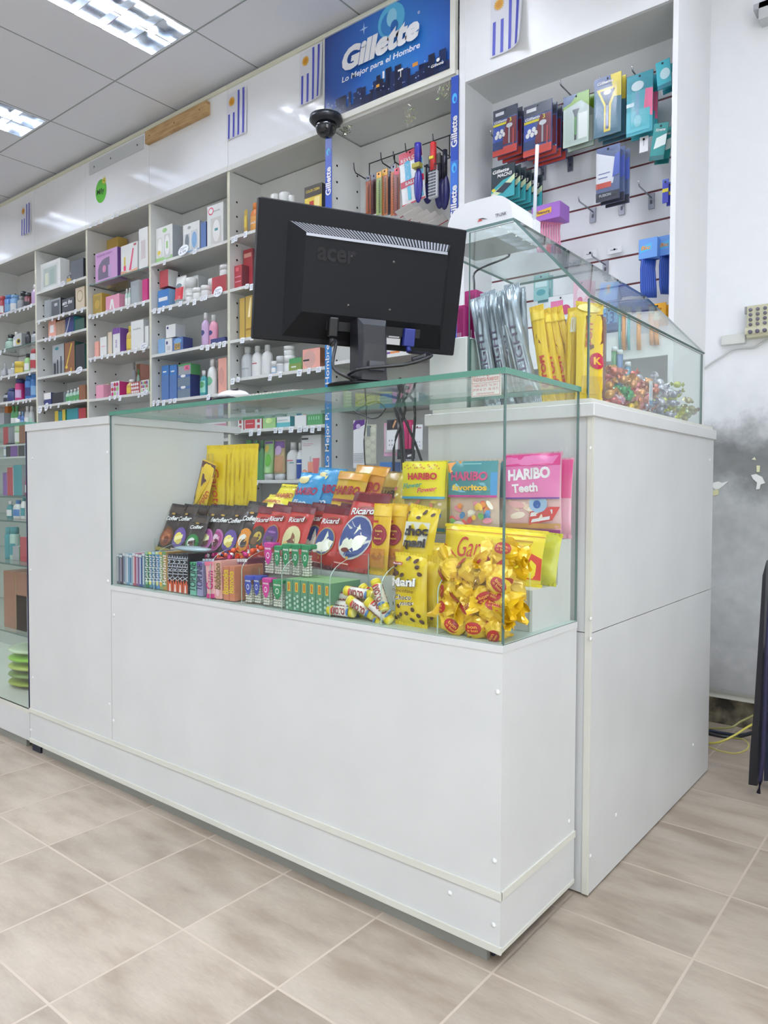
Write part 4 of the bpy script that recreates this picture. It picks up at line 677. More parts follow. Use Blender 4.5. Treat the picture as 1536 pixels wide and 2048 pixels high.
hang('razor_bag', 1308, 1337, 246, 318, 1.47, (46, 142, 142), [('t', 'Xtreme', .5, .82, .08, .7, W_, 0, .2), ('p', [(.2, .3), (1, .4), (1, .7), (.3, .6)], (226, 240, 238)), ('r', 0, 1, 0, .12, (30, 100, 104))], 'dark teal bag with white flash beside the right post', 2, .03, tilt=8)
hang('cartridge_pack', 983, 1030, 330, 396, 1.455, (36, 50, 56), [('p', [(0, 0), (1, 0), (1, .62), (.5, .55), (0, .3)], (70, 170, 180)), ('p', [(0, .2), (.6, .45), (1, .66), (1, .5), (.5, .2), (0, .05)], (214, 230, 190)), ('t', 'Gillette', .42, .84, .11, .7, W_, 0, .2, .03), ('t', 'MACH3', .58, .70, .11, .6, W_, 0, .2, .03), ('p', [(.2, .25), (.6, .45), (.9, .38), (.5, .15)], (50, 56, 70)), ('e', .12, .12, .1, .07, W_), ('e', .12, .3, .08, .05, (226, 210, 70))], 'dark teal cartridge pack hanging below the leftmost razor packs', 6, .024, grp='dark teal cartridge packs', dx=.012)
hang('cartridge_pack', 1193, 1240, 292, 400, 1.47, (96, 110, 150), [('p', [(0, .3), (.72, .3), (.9, .75), (.5, .82), (0, .92)], (236, 238, 248)), ('r', 0, .65, .24, .34, (206, 90, 80)), ('r', .0, 1, .0, .16, (60, 62, 74)), ('r', .1, .6, .5, .52, (130, 140, 190)), ('r', .1, .5, .42, .44, (130, 140, 190)), ('p', [(.7, .4), (1, .45), (1, .85), (.8, .8)], (90, 110, 200)), ('t', 'FUSION', .4, .1, .05, .5, (200, 206, 216))], 'glossy white and blue cartridge pack hanging alone under the yellow razor card', 3, .022, (.03, .97, .03, .93), dx=.010)
hang('white_tag', 1279, 1296, 273, 304, 1.52, (240, 240, 244), [('t', 'T', .5, .6, .4, .3, (150, 150, 170))], 'blank white hang tag below the teal razor card', cat='tag')
hang('round_pack', 1326, 1338, 358, 405, 1.46, (58, 66, 176), [('r', 0, 1, .45, .6, (226, 214, 60)), ('r', 0, 1, .85, 1, (90, 110, 200))], 'blue pack with yellow band peeking out left of the right post', 2)
hang('price_card', 1218, 1246, 493, 506, 1.62, (240, 242, 246), [('r', .2, .7, .5, .6, PRINT)], 'white price card on the slat wall beside the blue razors', cat='price tag')
hang('price_card', 1170, 1196, 500, 516, 1.62, (240, 242, 246), [('r', .2, .7, .5, .6, PRINT)], 'white price card on the slat wall above sloping glass edge', cat='price tag')
# purple display of pink razors, blue razor bundles, toothbrushes
def razors(u0, u1, vt, vb, y, col, hcol, label, box=True, n=8):
    x0 = PY(u0, 400, y)[0]; x1 = PY(u1, 400, y)[0]; um = (u0+u1)/2; z1 = PY(um, vt, y)[1]; z0 = PY(um, vb, y)[1]; w, h = x1-x0, z1-z0; hh = h*.34
    t = thing('razor_bundle', label, 'razors', ((x0+x1)/2, y, z1))
    b = MB(); b.box((-w/2, 0, -hh), (w/2, .085 if box else .03, 0), M(hcol, .4)); b.art(FS(-w/2, w/2, -hh, 0, 0), w, hh, [('p', [(.08, .3), (.7, .4), (.7, .75), (.08, .62)], (226, 180, 60) if box else (90, 190, 236)), ('t', 'Bic' if not box else 'Pleasure', .4, .53, .2, .5, (100, 60, 90) if box else (240, 150, 40), 0, .2)])
    b.build('header_card', t)
    for k in range(n):
        f = k/(n-1); yy = .006+f*(.07 if box else .03); xx = (-w*.30+w*.5*(f if box else f)) ; q = .0042 if box else .006
        b = MB(); b.tube([(xx, yy, -hh*.8), (xx-.004, yy, -h*.5), (xx+.004*(f-.5), yy, -h*.85), (xx+.003, yy, -h)], q, M(col, .35)); b.box((xx-.014, yy-.004, -hh*1.02), (xx+.014, yy+.004, -hh*.75), M(col, .35)); b.build('razor', t)
razors(1064, 1120, 408, 500, 1.46, (236, 160, 190), (164, 110, 200), 'purple carton of hanging pink disposable razors beside the white router', n=10)
razors(1279, 1316, 476, 592, 1.47, (48, 84, 176), (110, 160, 230), 'bundle of blue disposable razors on a light blue card, left one', False, 7)
razors(1318, 1350, 470, 585, 1.50, (48, 84, 176), (110, 160, 230), 'bundle of blue disposable razors on light blue card, half behind the post', False, 7)
hang('toothbrush_pack', 1302, 1337, 606, 642, 1.465, (232, 170, 40), [('r', .1, .9, .2, .6, (244, 190, 70)), ('t', 'kids', .5, .7, .12, .5, (150, 90, 30))], 'orange-yellow pack hanging low beside the right post', 3, .02, cat='pack')
for k, (u, c, nm) in enumerate(((1239, (80, 170, 176), 'leftmost teal'), (1247, (226, 146, 60), 'left orange'), (1257, (90, 180, 184), 'second teal'), (1277, (232, 160, 80), 'middle orange'), (1303, (236, 170, 110), 'short orange'), (1313, (232, 160, 90), 'right orange'))):
    x, z = PY(u, 645 if k < 5 else 658, YW-.012); x, zb_ = PY(u, 700 if k < 4 else 690, YW-.012); b = MB(); b.tube([(x, YW-.012, z+.03), (x, YW-.014, (z+zb_)/2), (x+.002, YW-.012, zb_)], .0075 if k != 0 and k != 2 else .005, M(c, .3))
    b.box((x-.008, YW-.02, z+.03), (x+.008, YW-.006, z+.055), M((230, 230, 200), .5))
    tag(b.build('toothbrush', rel=(x, YW-.012, zb_)), nm+' toothbrush handle hanging low, seen through the slanted glass', 'toothbrush', 'hanging toothbrushes')
hang('blue_pack', 1205, 1240, 615, 660, 1.46, (110, 170, 214), [('t', '33', .5, .55, .5, .6, (60, 90, 170), 0, 0, .01), ('r', 0, 1, 0, .3, (70, 100, 150))], 'light blue pack marked 33 seen through the slanted glass', 2, .02, cat='pack')
hang('pink_pack', 1150, 1185, 560, 625, 1.46, (232, 190, 206), [('e', .5, .6, .3, .2, (240, 220, 228)), ('e', .4, .4, .15, .1, (226, 130, 160))], 'pale pink pack seen through the slanted glass behind yellow wrappers', 2, .02, cat='pack')
hang('small_pack', 1070, 1100, 548, 600, 1.46, (150, 196, 200), [('r', .1, .9, .5, .8, (200, 224, 228)), ('e', .5, .3, .3, .12, (90, 160, 170))], 'pale teal pack on slat wall behind the silver wrappers', 2, .02, cat='pack')
hang('small_pack', 1100, 1150, 590, 640, 1.46, (236, 236, 240), [('r', .1, .6, .5, .8, (230, 120, 170)), ('e', .7, .4, .2, .2, (210, 70, 120))], 'white and pink pack on slat wall behind the yellow bars', 2, .02, cat='pack')
# ------------------------------------------------------------------ sixth bay: peg grid with combs and brushes
GW = M((44, 46, 54), .35, .3)
b = MB()
gx0, gx1 = PY(738, 320, 1.6)[0], XS[6]-.012
for z in (PY(800, 300, YB-.02)[1]-.02, ): 
    pass
zt_ = PY(740, 327, 1.60)[1]
for k in range(2): b.tube([(gx0, 1.60, zt_-.1*k), (gx1, 1.60, zt_-.1*k)], .0026, GW, 6)
for k in range(5): x = gx0+(gx1-gx0)*k/4; b.tube([(x, 1.603, zt_+.0), (x, 1.603, zt_-.1)], .0026, GW, 6)
tag(b.build('wire_grid', rel=(gx0, 1.6, zt_-.6)), 'dark wire hanging grid inside the sixth bay behind the combs', 'wire grid')
def peg(u, v, label):
    x, z = PY(u, v, 1.45); b = MB(); b.tube([(x, 1.596, z-.02), (x, 1.455, z-.012), (x, 1.445, z+.0), (x, 1.440, z+.03)], .0028, GW, 6); tag(b.build('peg_hook', rel=(x, 1.59, z)), label, 'hook', 'dark peg hooks')
peg(710, 340, 'dark wire peg hook, leftmost in the sixth bay'); peg(764, 320, 'dark wire peg hook above the yellow-headed comb pack'); peg(789, 318, 'dark wire peg hook left of the red and white card'); peg(813, 302, 'dark wire peg hook above the red and white card'); peg(868, 284, 'dark wire peg hook above the red handled brush')
g6 = 'combs and brushes hanging in the sixth bay'
def comb(u0, u1, v0, v1, y, c1, c2, label, hd=.14):
    hang('comb_pack', u0, u1, v0, v1, y, c1, [('r', 0, 1, 1-hd, 1, c2), ('r', .1, .45, .02, 1-hd, c1), ('r', .55, .8, .02, .8, tuple(int(q*.6) for q in c1))]+[('r', .45, .95, .05+q*.05, .07+q*.05, tuple(int(t*.7) for t in c1)) for q in range(14)], label, 1, .02, (.02, .98, .02, .86), cat='comb', grp=g6)
comb(732, 741, 352, 428, 1.47, (176, 92, 56), (56, 50, 60), 'brown comb pack, leftmost in the sixth bay'); comb(741, 754, 348, 428, 1.50, (108, 60, 66), (60, 52, 66), 'dark maroon comb pack, second from left in sixth bay')
comb(753, 763, 344, 429, 1.47, (170, 190, 120), (226, 160, 40), 'green comb pack with orange header in the sixth bay'); comb(764, 775, 338, 430, 1.48, (196, 120, 70), (226, 166, 50), 'amber comb pack with yellow header in the sixth bay')
comb(776, 786, 340, 428, 1.51, (92, 96, 110), (60, 62, 76), 'grey comb pack in the sixth bay'); comb(782, 792, 329, 430, 1.48, (206, 110, 50), (44, 40, 52), 'orange comb pack with black header in the sixth bay')
comb(789, 799, 336, 430, 1.46, (160, 84, 70), (214, 70, 90), 'brown comb pack with pink header beside the white card')
hang('mascara_card', 797, 843, 300, 408, 1.45, (240, 240, 242), [('r', 0, 1, .80, 1, (190, 46, 74)), ('t', 'REVLON', .48, .85, .07, .8, W_, 0, 0, 0), ('r', 0, 1, .34, .46, (190, 46, 74)), ('t', 'SALE 2', .5, .40, .06, .6, W_), ('r', .22, .48, .46, .78, (70, 176, 216)), ('e', .35, .77, .13, .05, (70, 176, 216)), ('r', .75, 1, .47, .76, (120, 196, 224)), ('r', .28, .42, .08, .34, (96, 196, 226)), ('p', [(.55, .34), (.85, .34), (.95, .06), (.7, .06)], (110, 190, 222)), ('r', 0, 1, 0, .025, (190, 46, 74))], 'red and white card with turquoise tools hanging in the sixth bay', 1, blis=(.15, .95, .06, .78), tilt=-6, cat='card')
x, z = PY(836, 290, 1.44); x2, z2 = PY(840, 400, 1.44)
hb = thing('hairbrush', 'violet-blue flat hairbrush overlapping the red and white card', 'hairbrush', (x, 1.44, z2), group=g6)
VB = M((62, 56, 176), .2); MB().tube([(0, 0, (z-z2)*.6), (0, 0, z-z2-.01), (0, 0, z-z2+.006)], .016, VB).build('handle', hb)
MB().ell((0, .004, (z-z2)*.28), (.022, .014, (z-z2)*.32), M((50, 46, 150), .3)).build('brush_head', hb); MB().box((-.02, -.018, (z-z2)*.58), (.02, .012, (z-z2)*.66), M((190, 180, 90), .4)).build('label_sleeve', hb)
x, z = PY(864, 284, 1.42); x2, z2 = PY(868, 394, 1.42); h = z-z2
hb = thing('hairbrush', 'grey vented hairbrush with red handle hanging in the sixth bay', 'hairbrush', (x, 1.43, z2), group=g6)
b = MB(); b.tube([(0, 0, h*.5), (0, 0, h*.8), (0, 0, h)], .014, M((214, 60, 60), .3)); b.build('handle', hb)
b = MB(); b.box((-.028, .004, h*.62), (.030, .014, h*.80), M((84, 84, 84), .4)); b.box((-.01, -.017, h*.69), (.01, .002, h*.74), M((230, 214, 60), .4)); b.build('label_card', hb)
b = MB(); b.rbox((-.024, -.008, 0), (.024, .012, h*.5), M((196, 200, 206), .3), .008)
for r_ in range(11):
    for c_ in range(6): b.box((-.019+.0066*c_, -.0092, .008+r_*.0128), (-.0145+.0066*c_, -.008, .016+r_*.0128), M((54, 58, 70), .4))
b.build('brush_head', hb)
for k, (u, v0, v1, lb) in enumerate(((856, 330, 408, 'left'), (880, 312, 418, 'middle'), (890, 300, 420, 'right'))):
    x, z = PY(u, v0, 1.50); z2 = PY(u, v1, 1.50)[1]; h = z-z2; t = thing('hairbrush', 'dark navy hairbrush behind the grey one, %s of three' % lb, 'hairbrush', (x, 1.50, z2), group=g6)
    MB().ell((0, 0, h*.3), (.026, .014, h*.3), M((44, 44, 110), .35)).build('brush_head', t); MB().tube([(0, 0, h*.5), (0, 0, h*.8), (0, 0, h)], .011, M((40, 42, 60), .3)).build('handle', t)
for k in range(5):
    u = 815+15*k; x, z = PY(u, 421+6*k-(k > 2)*3, 1.47+.01*k); b = MB(); b.box((-.045, -.001, -.004), (.045, .001, .0), M((176, 40, 66), .4)); b.box((-.045, -.001, 0), (.045, .001, .035), M((226, 222, 220), .4)); ob = b.build('carded_item', loc=(x, 1.47+.014*k, z-.01)); ob.rotation_euler = (R(60), R(-14), 0)
    tag(ob, 'white card with red edge below the hanging combs, %s from left' % ORD[k+1], 'card', 'red-edged cards')
# lower part of the sixth bay, seen behind and through the counter glass
row(5, 1, [('box', 770, 779, 727, 'pu pu', 'violet pack'), ('box', 780, 797, 725, 'og og', 'orange pack', A(('r', .1, .9, .5, .55, (240, 150, 90)))), ('box', 799, 828, 731, 'w be', 'white pack with heart', A(('e', .36, .72, .16, .14, (120, 130, 150)), ('e', .36, .72, .1, .09, W_), ('p', [(.3, .6), (.44, .6), (.37, .45)], (150, 140, 150))))], z=1.50)
def hp(*a, **k): hang(*a, **k)
def yel(): return [('r', .0, 1, .0, 1, (206, 214, 40))]+[('r', .05, .95, q/6+.01, q/6+.03, (150, 168, 30)) for q in range(6)]+[('r', .1, .9, q/6+.06, q/6+.11, (222, 230, 90)) for q in range(6)]
hp('sponge_pack', 712, 751, 770, 816, 1.47, (200, 210, 40), yel(), 'bright yellow ribbed pack behind the counter glass, left one', cat='pack', th=.03)
hp('sponge_pack', 753, 786, 770, 810, 1.49, (200, 210, 40), yel(), 'bright yellow ribbed pack behind the counter glass, right one', cat='pack', th=.03)
hp('striped_pack', 688, 704, 774, 818, 1.47, (150, 196, 70), [('r', .3, 1, q/7, q/7+.08, (220, 232, 190)) for q in range(7)], 'narrow lime striped pack left of the yellow packs', cat='pack')
hp('sponge_pack', 708, 731, 840, 936, 1.46, (236, 236, 238), [('p', [(0, .8), (0, .92), (.2, 1), (1, 1), (1, .92)], (96, 44, 140)), ('p', [(0, .79), (0, .9), (1, .95), (1, .9)], (96, 44, 140)), ('e', .45, .87, .2, .05, (200, 180, 220))]+[('r', .05, .95, .12+q*.035, .13+q*.035, (150, 156, 160)) for q in range(6)], 'white pack with purple top hanging behind the counter glass', cat='pack', th=.02)
hp('puff_pack', 732, 754, 849, 928, 1.46, (206, 206, 186), [('e', .3+.4*(q % 2), .1+.11*q, .25, .08, (228, 228, 206)) for q in range(8)]+[('r', .2, .5, .7, .98, (130, 140, 146))], 'clear pack of cream puffs right of the purple-topped pack', cat='pack', blis=(.02, .98, .02, .98))
hp('manicure_card', 776, 798, 839, 899, 1.45, (240, 240, 242), [('r', 0, 1, .66, 1, (34, 32, 44)), ('p', [(.6, .7), (.9, .95), (.75, .98), (.5, .75)], (220, 160, 110))]+[('e', .25+.25*(q % 3), .15+.15*(q//3), .05, .03, (150, 150, 170)) for q in range(6)], 'white card with black header hanging behind the counter glass', cat='card')
hp('pink_tool_pack', 770, 800, 845, 912, 1.48, (226, 170, 196), [('r', .08, .92, .1, .9, (214, 206, 208))], 'pink framed pack behind the black-headed card', cat='pack')
hp('magenta_tool_pack', 808, 828, 840, 900, 1.46, (190, 24, 96), [('r', .1, .25, .05, .95, (230, 70, 140)), ('r', .5, .62, .05, .95, (150, 14, 70)), ('r', .72, .78, .05, .95, (236, 110, 160))], 'magenta tool pack behind the cables', cat='pack', th=.012)
hp('black_tool_pack', 797, 832, 898, 918, 1.45, (36, 30, 44), [('r', .1, .5, .3, .7, (60, 90, 80)), ('p', [(.6, .2), (.9, .3), (.88, .5), (.6, .4)], W_)], 'small black pack under the magenta tool pack', cat='pack')
hp('white_card', 827, 848, 849, 899, 1.45, (236, 236, 240), [('r', .1, .9, .85, .88, (160, 60, 90))]+[('e', .25+.25*(q % 3), .15+.15*(q//3), .05, .03, (170, 170, 190)) for q in range(6)], 'white card half hidden by the side cabinet edge', cat='card')
row(5, 2, [('box', 760, 784, 924, 'b bb', 'crumpled blue pack')], z=.885)
row(5, 1, [('box', 785, 800, 762, 'pk sa', 'pink carton'), ('box', 801, 826, 758, 'pk w', 'rosy carton'), ('box', 806, 838, 786, 'w te', 'white carton with teal edge', dict(y=1.44, art=[('r', .6, .85, 0, .5, (60, 90, 110))]))])
# ------------------------------------------------------------------ pouches and bars
def pouch(name, W, H, Tk, base, items, label, cat, loc, lean=0, roll=0, yaw=0, grp=None, seal=.06, wr=.0016, seed=0, back=None, sealc=None, gl=.22, parent_part=True, met=0.0):
    rr = random.Random(seed*7+3); ph = [rr.uniform(0, 6.28) for _ in range(8)]
    def hgt(u, v):
        e = max(0, min(1, (v-seal*.4)/(.16), (1-seal*.4-v)/.16)); a = 2*u-1
        t = Tk/2*math.sqrt(max(0, 1-abs(a)**3.2))*math.sin(e*math.pi/2)**.7
        w_ = wr*(math.sin(9*u+ph[0]+5*v)+math.sin(17*v+ph[1]+3*u)+.7*math.sin(23*u-11*v+ph[2])+.5*math.sin(31*v+13*u+ph[3]))*min(1, max(0, 1-abs(a)**4)*1.2)
        return t+w_*.55
    def xz(u, v):
        nar = 1-.03*math.sin(math.pi*v)
        return (u-.5)*W*nar, v*H
    def S(u, v, off=0): x, z = xz(u, v); return (x, -Tk*.5-hgt(u, v)+Tk*.0-off, z)
    def Bk(u, v, off=0): x, z = xz(u, v); return (x, -Tk*.5+hgt(u, v)*.8+off, z)
    m = M(base, gl, met, 0, .6); b = MB(); b.grid(S, 12, 16, m); b.grid(Bk, 8, 10, M(back or base, gl, met, 0, .6), flip=True)
    b.art(S, W, H, items, gl, 5)
    o = b.build(name, loc=loc); o.rotation_mode = 'YXZ'; o.rotation_euler = (R(-lean), R(roll), R(yaw)); 
    sb = MB(); n = 22
    for z0, z1 in ((-.004, seal*H*.55), (H*(1-seal*.6), H+.004)):
        vs = []
        for i in range(n+1):
            for z in (z0, z1): vs.append(((i/n-.5)*W*1.02, -Tk*.5-.0012*(i % 2)-.0008, z))
        sb.add(vs, [(2*i, 2*i+2, 2*i+3, 2*i+1) for i in range(n)], M(sealc or base, .3, met))
        sb.add([(x, y+.0022, z) for x, y, z in vs], [(2*i, 2*i+1, 2*i+3, 2*i+2) for i in range(n)], M(sealc or base, .3, met))
    sb.build('crimped_seal', o)
    return tag(o, label, cat, grp)
def PX(u, v, y, z): p = PY(u, v, y); return (p[0], y, z)
# --- middle step: dark and red chocolate bars
ZS1, ZS2, ZFL = .6895, .7865, .605
BRN = (58, 46, 44)
def dark(ill, ring, txt=W_):
    return [('r', 0, 1, .82, .97, (66, 54, 50)), ('e', .5, .30, .42, .22, ring), ('e', .5, .29, .36, .185, ill[0]), ('e', .45, .30, .22, .11, ill[1], 20), ('e', .58, .24, .16, .08, ill[2], -15), ('p', [(.3, .3), (.72, .38), (.74, .30), (.32, .22)], ill[3]), ('r', 0, 1, 0, .07, ill[4]),
            ('t', 'Cofler', .5, .70, .095, .82, txt, 6, .2, .03), ('e', .5, .80, .12, .02, (190, 150, 70))]
dk = [(274, 300, 337, 1000, ((150, 84, 56), (176, 104, 70), (120, 60, 40), (200, 130, 90), (190, 170, 90)), (110, 74, 40), 'with caramel picture'),
      (321, 352, 382, 1002, ((120, 90, 170), (240, 222, 110), (226, 200, 90), (250, 240, 170), (230, 200, 190)), (110, 84, 160), 'with yellow biscuit picture and purple ring'),
      (346, 380, 400, 1046, ((60, 140, 74), (244, 244, 240), (120, 76, 60), (90, 50, 44), (60, 120, 70)), (50, 120, 66), 'small, with green band, in front of others'),
      (378, 405, 430, 1012, ((176, 90, 160), (246, 232, 170), (110, 60, 60), (250, 244, 200), (180, 100, 170)), (200, 120, 180), 'with white block picture and pink ring'),
      (398, 425, 448, 1012, ((170, 70, 130), (230, 200, 220), (100, 50, 60), (230, 160, 190), (180, 90, 150)), (190, 110, 170), 'half hidden, with magenta ring'),
      (428, 452, 475, 1014, ((110, 84, 160), (240, 224, 120), (226, 204, 100), (250, 240, 170), (90, 80, 170)), (110, 84, 160), 'with yellow biscuit picture, fourth in front'),
      (455, 480, 492, 994, ((232, 150, 60), (240, 236, 226), (60, 50, 46), (220, 160, 70), (214, 150, 70)), (234, 150, 50), 'with orange ring and nougat picture')]
for k, (u, ub, ut, vt, ill, ring, d) in enumerate(dk):
    y = .155+(.004*k if k not in (2,) else -.006); x = max(PY(ub, 1090, y)[0], LX+.04)
    H = .152 if k != 6 else .165
    if k == 2: H = .118
    pouch('chocolate_bar', .078, H, .012, BRN, dark(ill, ring), 'dark brown chocolate bar %s' % d, 'chocolate bar', (x, y+.004, ZS1+.004), 21, 4, 0, 'dark brown chocolate bars', .1, .0010, k, None, (44, 34, 34))
for k, (x_, y_) in enumerate(((-1.21, .186), (-1.10, .19), (-.985, .188), (-.925, .185))):
    pouch('chocolate_bar', .078, .150, .012, BRN, dark(dk[k][4], dk[k][5]), 'dark brown chocolate bar tucked behind the front bars, %s from left' % ORD[k+1], 'chocolate bar', (x_, y_+.006, ZS1+.004), 20, 3, 0, 'dark brown chocolate bars', .1, .001, k+20, None, (44, 34, 34))
RD = (196, 46, 40)
def red(ring, fill, ill, big=1.0):
    return [('r', 0, 1, .88, 1, (110, 26, 40)), ('e', .56, .76, .30, .06, (150, 96, 50)), ('e', .56, .76, .27, .05, (150, 30, 40)), ('e', .46, .40, .37*big, .235*big, ring), ('e', .46, .40, .345*big, .215*big, fill)]+ill+[('t', 'Ricard', .47, .745, .09, .62, W_, 6, .22, .02), ('r', .1, .5, .04, .055, (240, 190, 180)), ('r', .4, .46, .1, .14, (214, 160, 90))]
CRM = (238, 236, 216); cream = [('p', [(.2, .28), (.42, .42), (.5, .58), (.62, .44), (.8, .42), (.74, .28), (.5, .2)], CRM), ('e', .34, .3, .18, .08, CRM), ('e', .6, .33, .14, .1, (250, 248, 236)), ('e', .22, .24, .10, .045, CRM)]
choc = [('p', [(.25, .3), (.45, .52), (.6, .44), (.7, .3), (.5, .24)], (112, 66, 50)), ('p', [(.4, .38), (.52, .5), (.62, .44), (.5, .34)], (146, 92, 68)), ('e', .3, .3, .1, .05, (226, 190, 120))]
rd = [(505, 500, 1013, (80, 74, 40), (70, 62, 50), [('e', .5, .42, .2, .1, (196, 166, 70)), ('e', .4, .33, .16, .08, (120, 86, 50))], 'with dark oval picture', .15),
      (532, 545, 1004, (170, 130, 80), (104, 62, 130), [('r', .28, .62, .33, .42, (70, 44, 60)), ('e', .45, .5, .2, .02, (160, 110, 180))], 'with purple oval picture', .158),
      (573, 600, 1003, (226, 210, 160), (222, 214, 160), choc, 'with beige oval and chocolate chunks', .158),
      (640, 668, 1012, (190, 160, 100), (56, 76, 140), cream, 'with blue oval and white cream, smaller one', .158)]
for k, (ub, ut, vt, ring, fill, ill, d, H) in enumerate(rd):
    ub = ub+4; y = .172-.004*k; x = PY(ub, 1110, y)[0]
    pouch('chocolate_bar', .094 if k > 1 else .084, H, .014, RD, red(ring, fill, ill), 'red chocolate bar %s' % d, 'chocolate bar', (x, y, ZS1+.004), 21, 4, 0, 'red chocolate bars', .09, .0012, 40+k, None, (96, 24, 36))
for k, x_ in enumerate((-.80, -.705, -.60, -.53)):
    pouch('chocolate_bar', .09, .162, .012, RD, red((190, 160, 100), (56, 76, 140), cream), 'red chocolate bar in the rear row, mostly hidden, %s from left' % ORD[k+1], 'chocolate bar', (x_+.01, .200, ZS1+.004), 18, 4, 0, 'red chocolate bars', .09, .0012, 50+k, None, (96, 24, 36))
pouch('chocolate_bar', .118, .198, .016, RD, red((200, 200, 200), (60, 78, 140), cream+[('e', .3, .22, .12, .03, (120, 50, 40))], 1.25), 'tallest red chocolate bar with large white cream picture', 'chocolate bar', (PY(700, 1120, .15)[0], .152, ZS1+.004), 23, 4, 0, 'red chocolate bars', .07, .0016, 61, None, (150, 30, 36))
YB_ = (232, 186, 32)
bonb = [('r', 0, 1, .84, 1, (236, 196, 50)), ('r', .12, .42, .74, .77, (206, 50, 50)), ('e', .5, .56, .42, .155, (150, 40, 60)), ('e', .5, .56, .36, .132, (190, 70, 80)), ('e', .5, .56, .33, .12, (150, 40, 60)), ('t', 'bon', .5, .62, .035, .4, (240, 206, 90)), ('t', 'o', .5, .565, .02, .1, (240, 206, 90)), ('t', 'bon', .5, .51, .035, .4, (240, 206, 90)), ('r', .1, .9, .08, .36, (202, 136, 50)), ('e', .5, .25, .3, .06, (176, 104, 40))]
pouch('wafer_bar', .055, .162, .016, YB_, bonb, 'yellow wafer bar with dark red disc, left of two', 'chocolate bar', (PY(757, 1140, .15)[0]-.003, .160, ZS1+.002), 6, 1, 0, 'yellow wafer bars with a dark red disc', .08, .001, 70, gl=.25)
pouch('wafer_bar', .055, .162, .016, YB_, bonb, 'yellow wafer bar with dark red disc, right of two', 'chocolate bar', (PY(781, 1140, .17)[0]+.004, .182, ZS1+.002), 6, 1, 0, 'yellow wafer bars with a dark red disc', .08, .001, 71, gl=.25)
YL = (232, 204, 30); BEAN = (84, 56, 40)
def beans(n, sd, lo=.05, hi=.95):
    r_ = random.Random(sd); return [('e', r_.uniform(.07, .93), r_.uniform(lo, hi), .062, .03, BEAN, r_.uniform(-50, 50)) for _ in range(n)]
pouch('peanut_bag', .088, .135, .03, YL, beans(5, 5, .78, .96)+beans(3, 8, .1, .3)+[('p', [(.03, .3), (.1, .72), (.9, .78), (.85, .35)], (238, 236, 226)), ('t', 'choc', .48, .60, .17, .86, (70, 60, 60), 8, .15, .05), ('t', 'mani', .5, .40, .15, .72, (70, 60, 60), 8, .15, .05)], 'yellow choco peanut bag with brown beans on the middle step, leaning right', 'snack bag', (PY(832, 1110, .15)[0], .164, ZS1+.026), 5, 8, -4, 'yellow peanut bags', .08, .0028, 77)
pouch('peanut_bag', .09, .085, .03, YL, beans(6, 15), 'yellow peanut bag lying low under the leaning one', 'snack bag', (PY(836, 1110, .13)[0]+.005, .166, ZS1+.0), 40, 0, 0, 'yellow peanut bags', .1, .0028, 78)
pouch('foil_bag', .10, .155, .03, (226, 178, 20), [('r', .1, .4, .6, .9, (180, 130, 20)), ('e', .6, .7, .2, .1, (240, 206, 60))], 'plain shiny golden bag behind the choco peanut bag', 'snack bag', (PY(840, 1100, .2)[0]-.045, .232, ZS1+.0), 8, 4, 0, None, .08, .003, 79, gl=.15)
gb = [('r', 0, 1, .9, .91, (206, 46, 36)), ('p', [(0, 0), (.16, 0), (.22, .3), (.1, .52), (0, .62)], (226, 66, 40)), ('p', [(.86, .1), (1, .1), (1, .5), (.9, .6)], (220, 60, 40)), ('t', 'Garoto', .42, .60, .40, .46, (206, 46, 36), 3, .2, -.005), ('r', .62, .92, .78, .81, (206, 150, 40)), ('r', .3, .7, .1, .13, (180, 150, 40))]
pouch('chocolate_box', .255, .112, .034, (244, 222, 32), gb, 'wide bright yellow chocolate pack with red script, lying on the middle step', 'chocolate box', (-.150, .215, ZS1+.003), 10, 2, 0, None, .05, .0008, 80, gl=.25)
pouch('foil_bag', .10, .105, .03, (206, 206, 30), [('e', .4, .4, .3, .2, (190, 186, 20))], 'lime yellow bag at the right end of the middle step', 'snack bag', (-.058, .252, ZS1+.003), 8, 4, 0, None, .08, .003, 81, gl=.2)
# --- top step: gummy bags, upright yellow bars
gcol = [(226, 96, 90), (240, 200, 80), (120, 180, 90), (244, 240, 226), (236, 150, 170), (90, 150, 210), (232, 140, 60)]
def gum(sd, n=22, hi=.42, cols=gcol, rx=.09, ry=.045):
    r_ = random.Random(sd); return [('e', r_.uniform(.1, .9), r_.uniform(.08, hi), r_.uniform(.5, 1)*rx, r_.uniform(.6, 1)*ry, r_.choice(cols), r_.uniform(-60, 60)) for _ in range(n)]
fp = [('r', 0, 1, .0, .5, (206, 190, 120))]+gum(1, 26, .44, [(230, 150, 130), (214, 190, 90), (150, 170, 90), (240, 220, 200)], .07, .03)+[('r', .7, .95, .2, .3, (70, 120, 190)), ('e', .75, .13, .05, .05, (50, 60, 110)), ('r', 0, 1, 0, .05, (60, 150, 180)), ('r', 0, 1, .5, 1, (238, 226, 40)), ('r', 0, 1, .465, .50, (90, 180, 210))]+[('e', .08+.055*q, .93+.03*math.sin(q*2), .02, .012, (206, 130, 60)) for q in range(16)]+[('t', 'HARIBO', .55, .79, .10, .66, (206, 48, 70), 0, 0, .045), ('t', 'Flower', .34, .66, .075, .44, (70, 160, 150), 5, .3, .02), ('t', 'Power', .68, .60, .07, .42, (220, 80, 110), 5, .3, .02)]
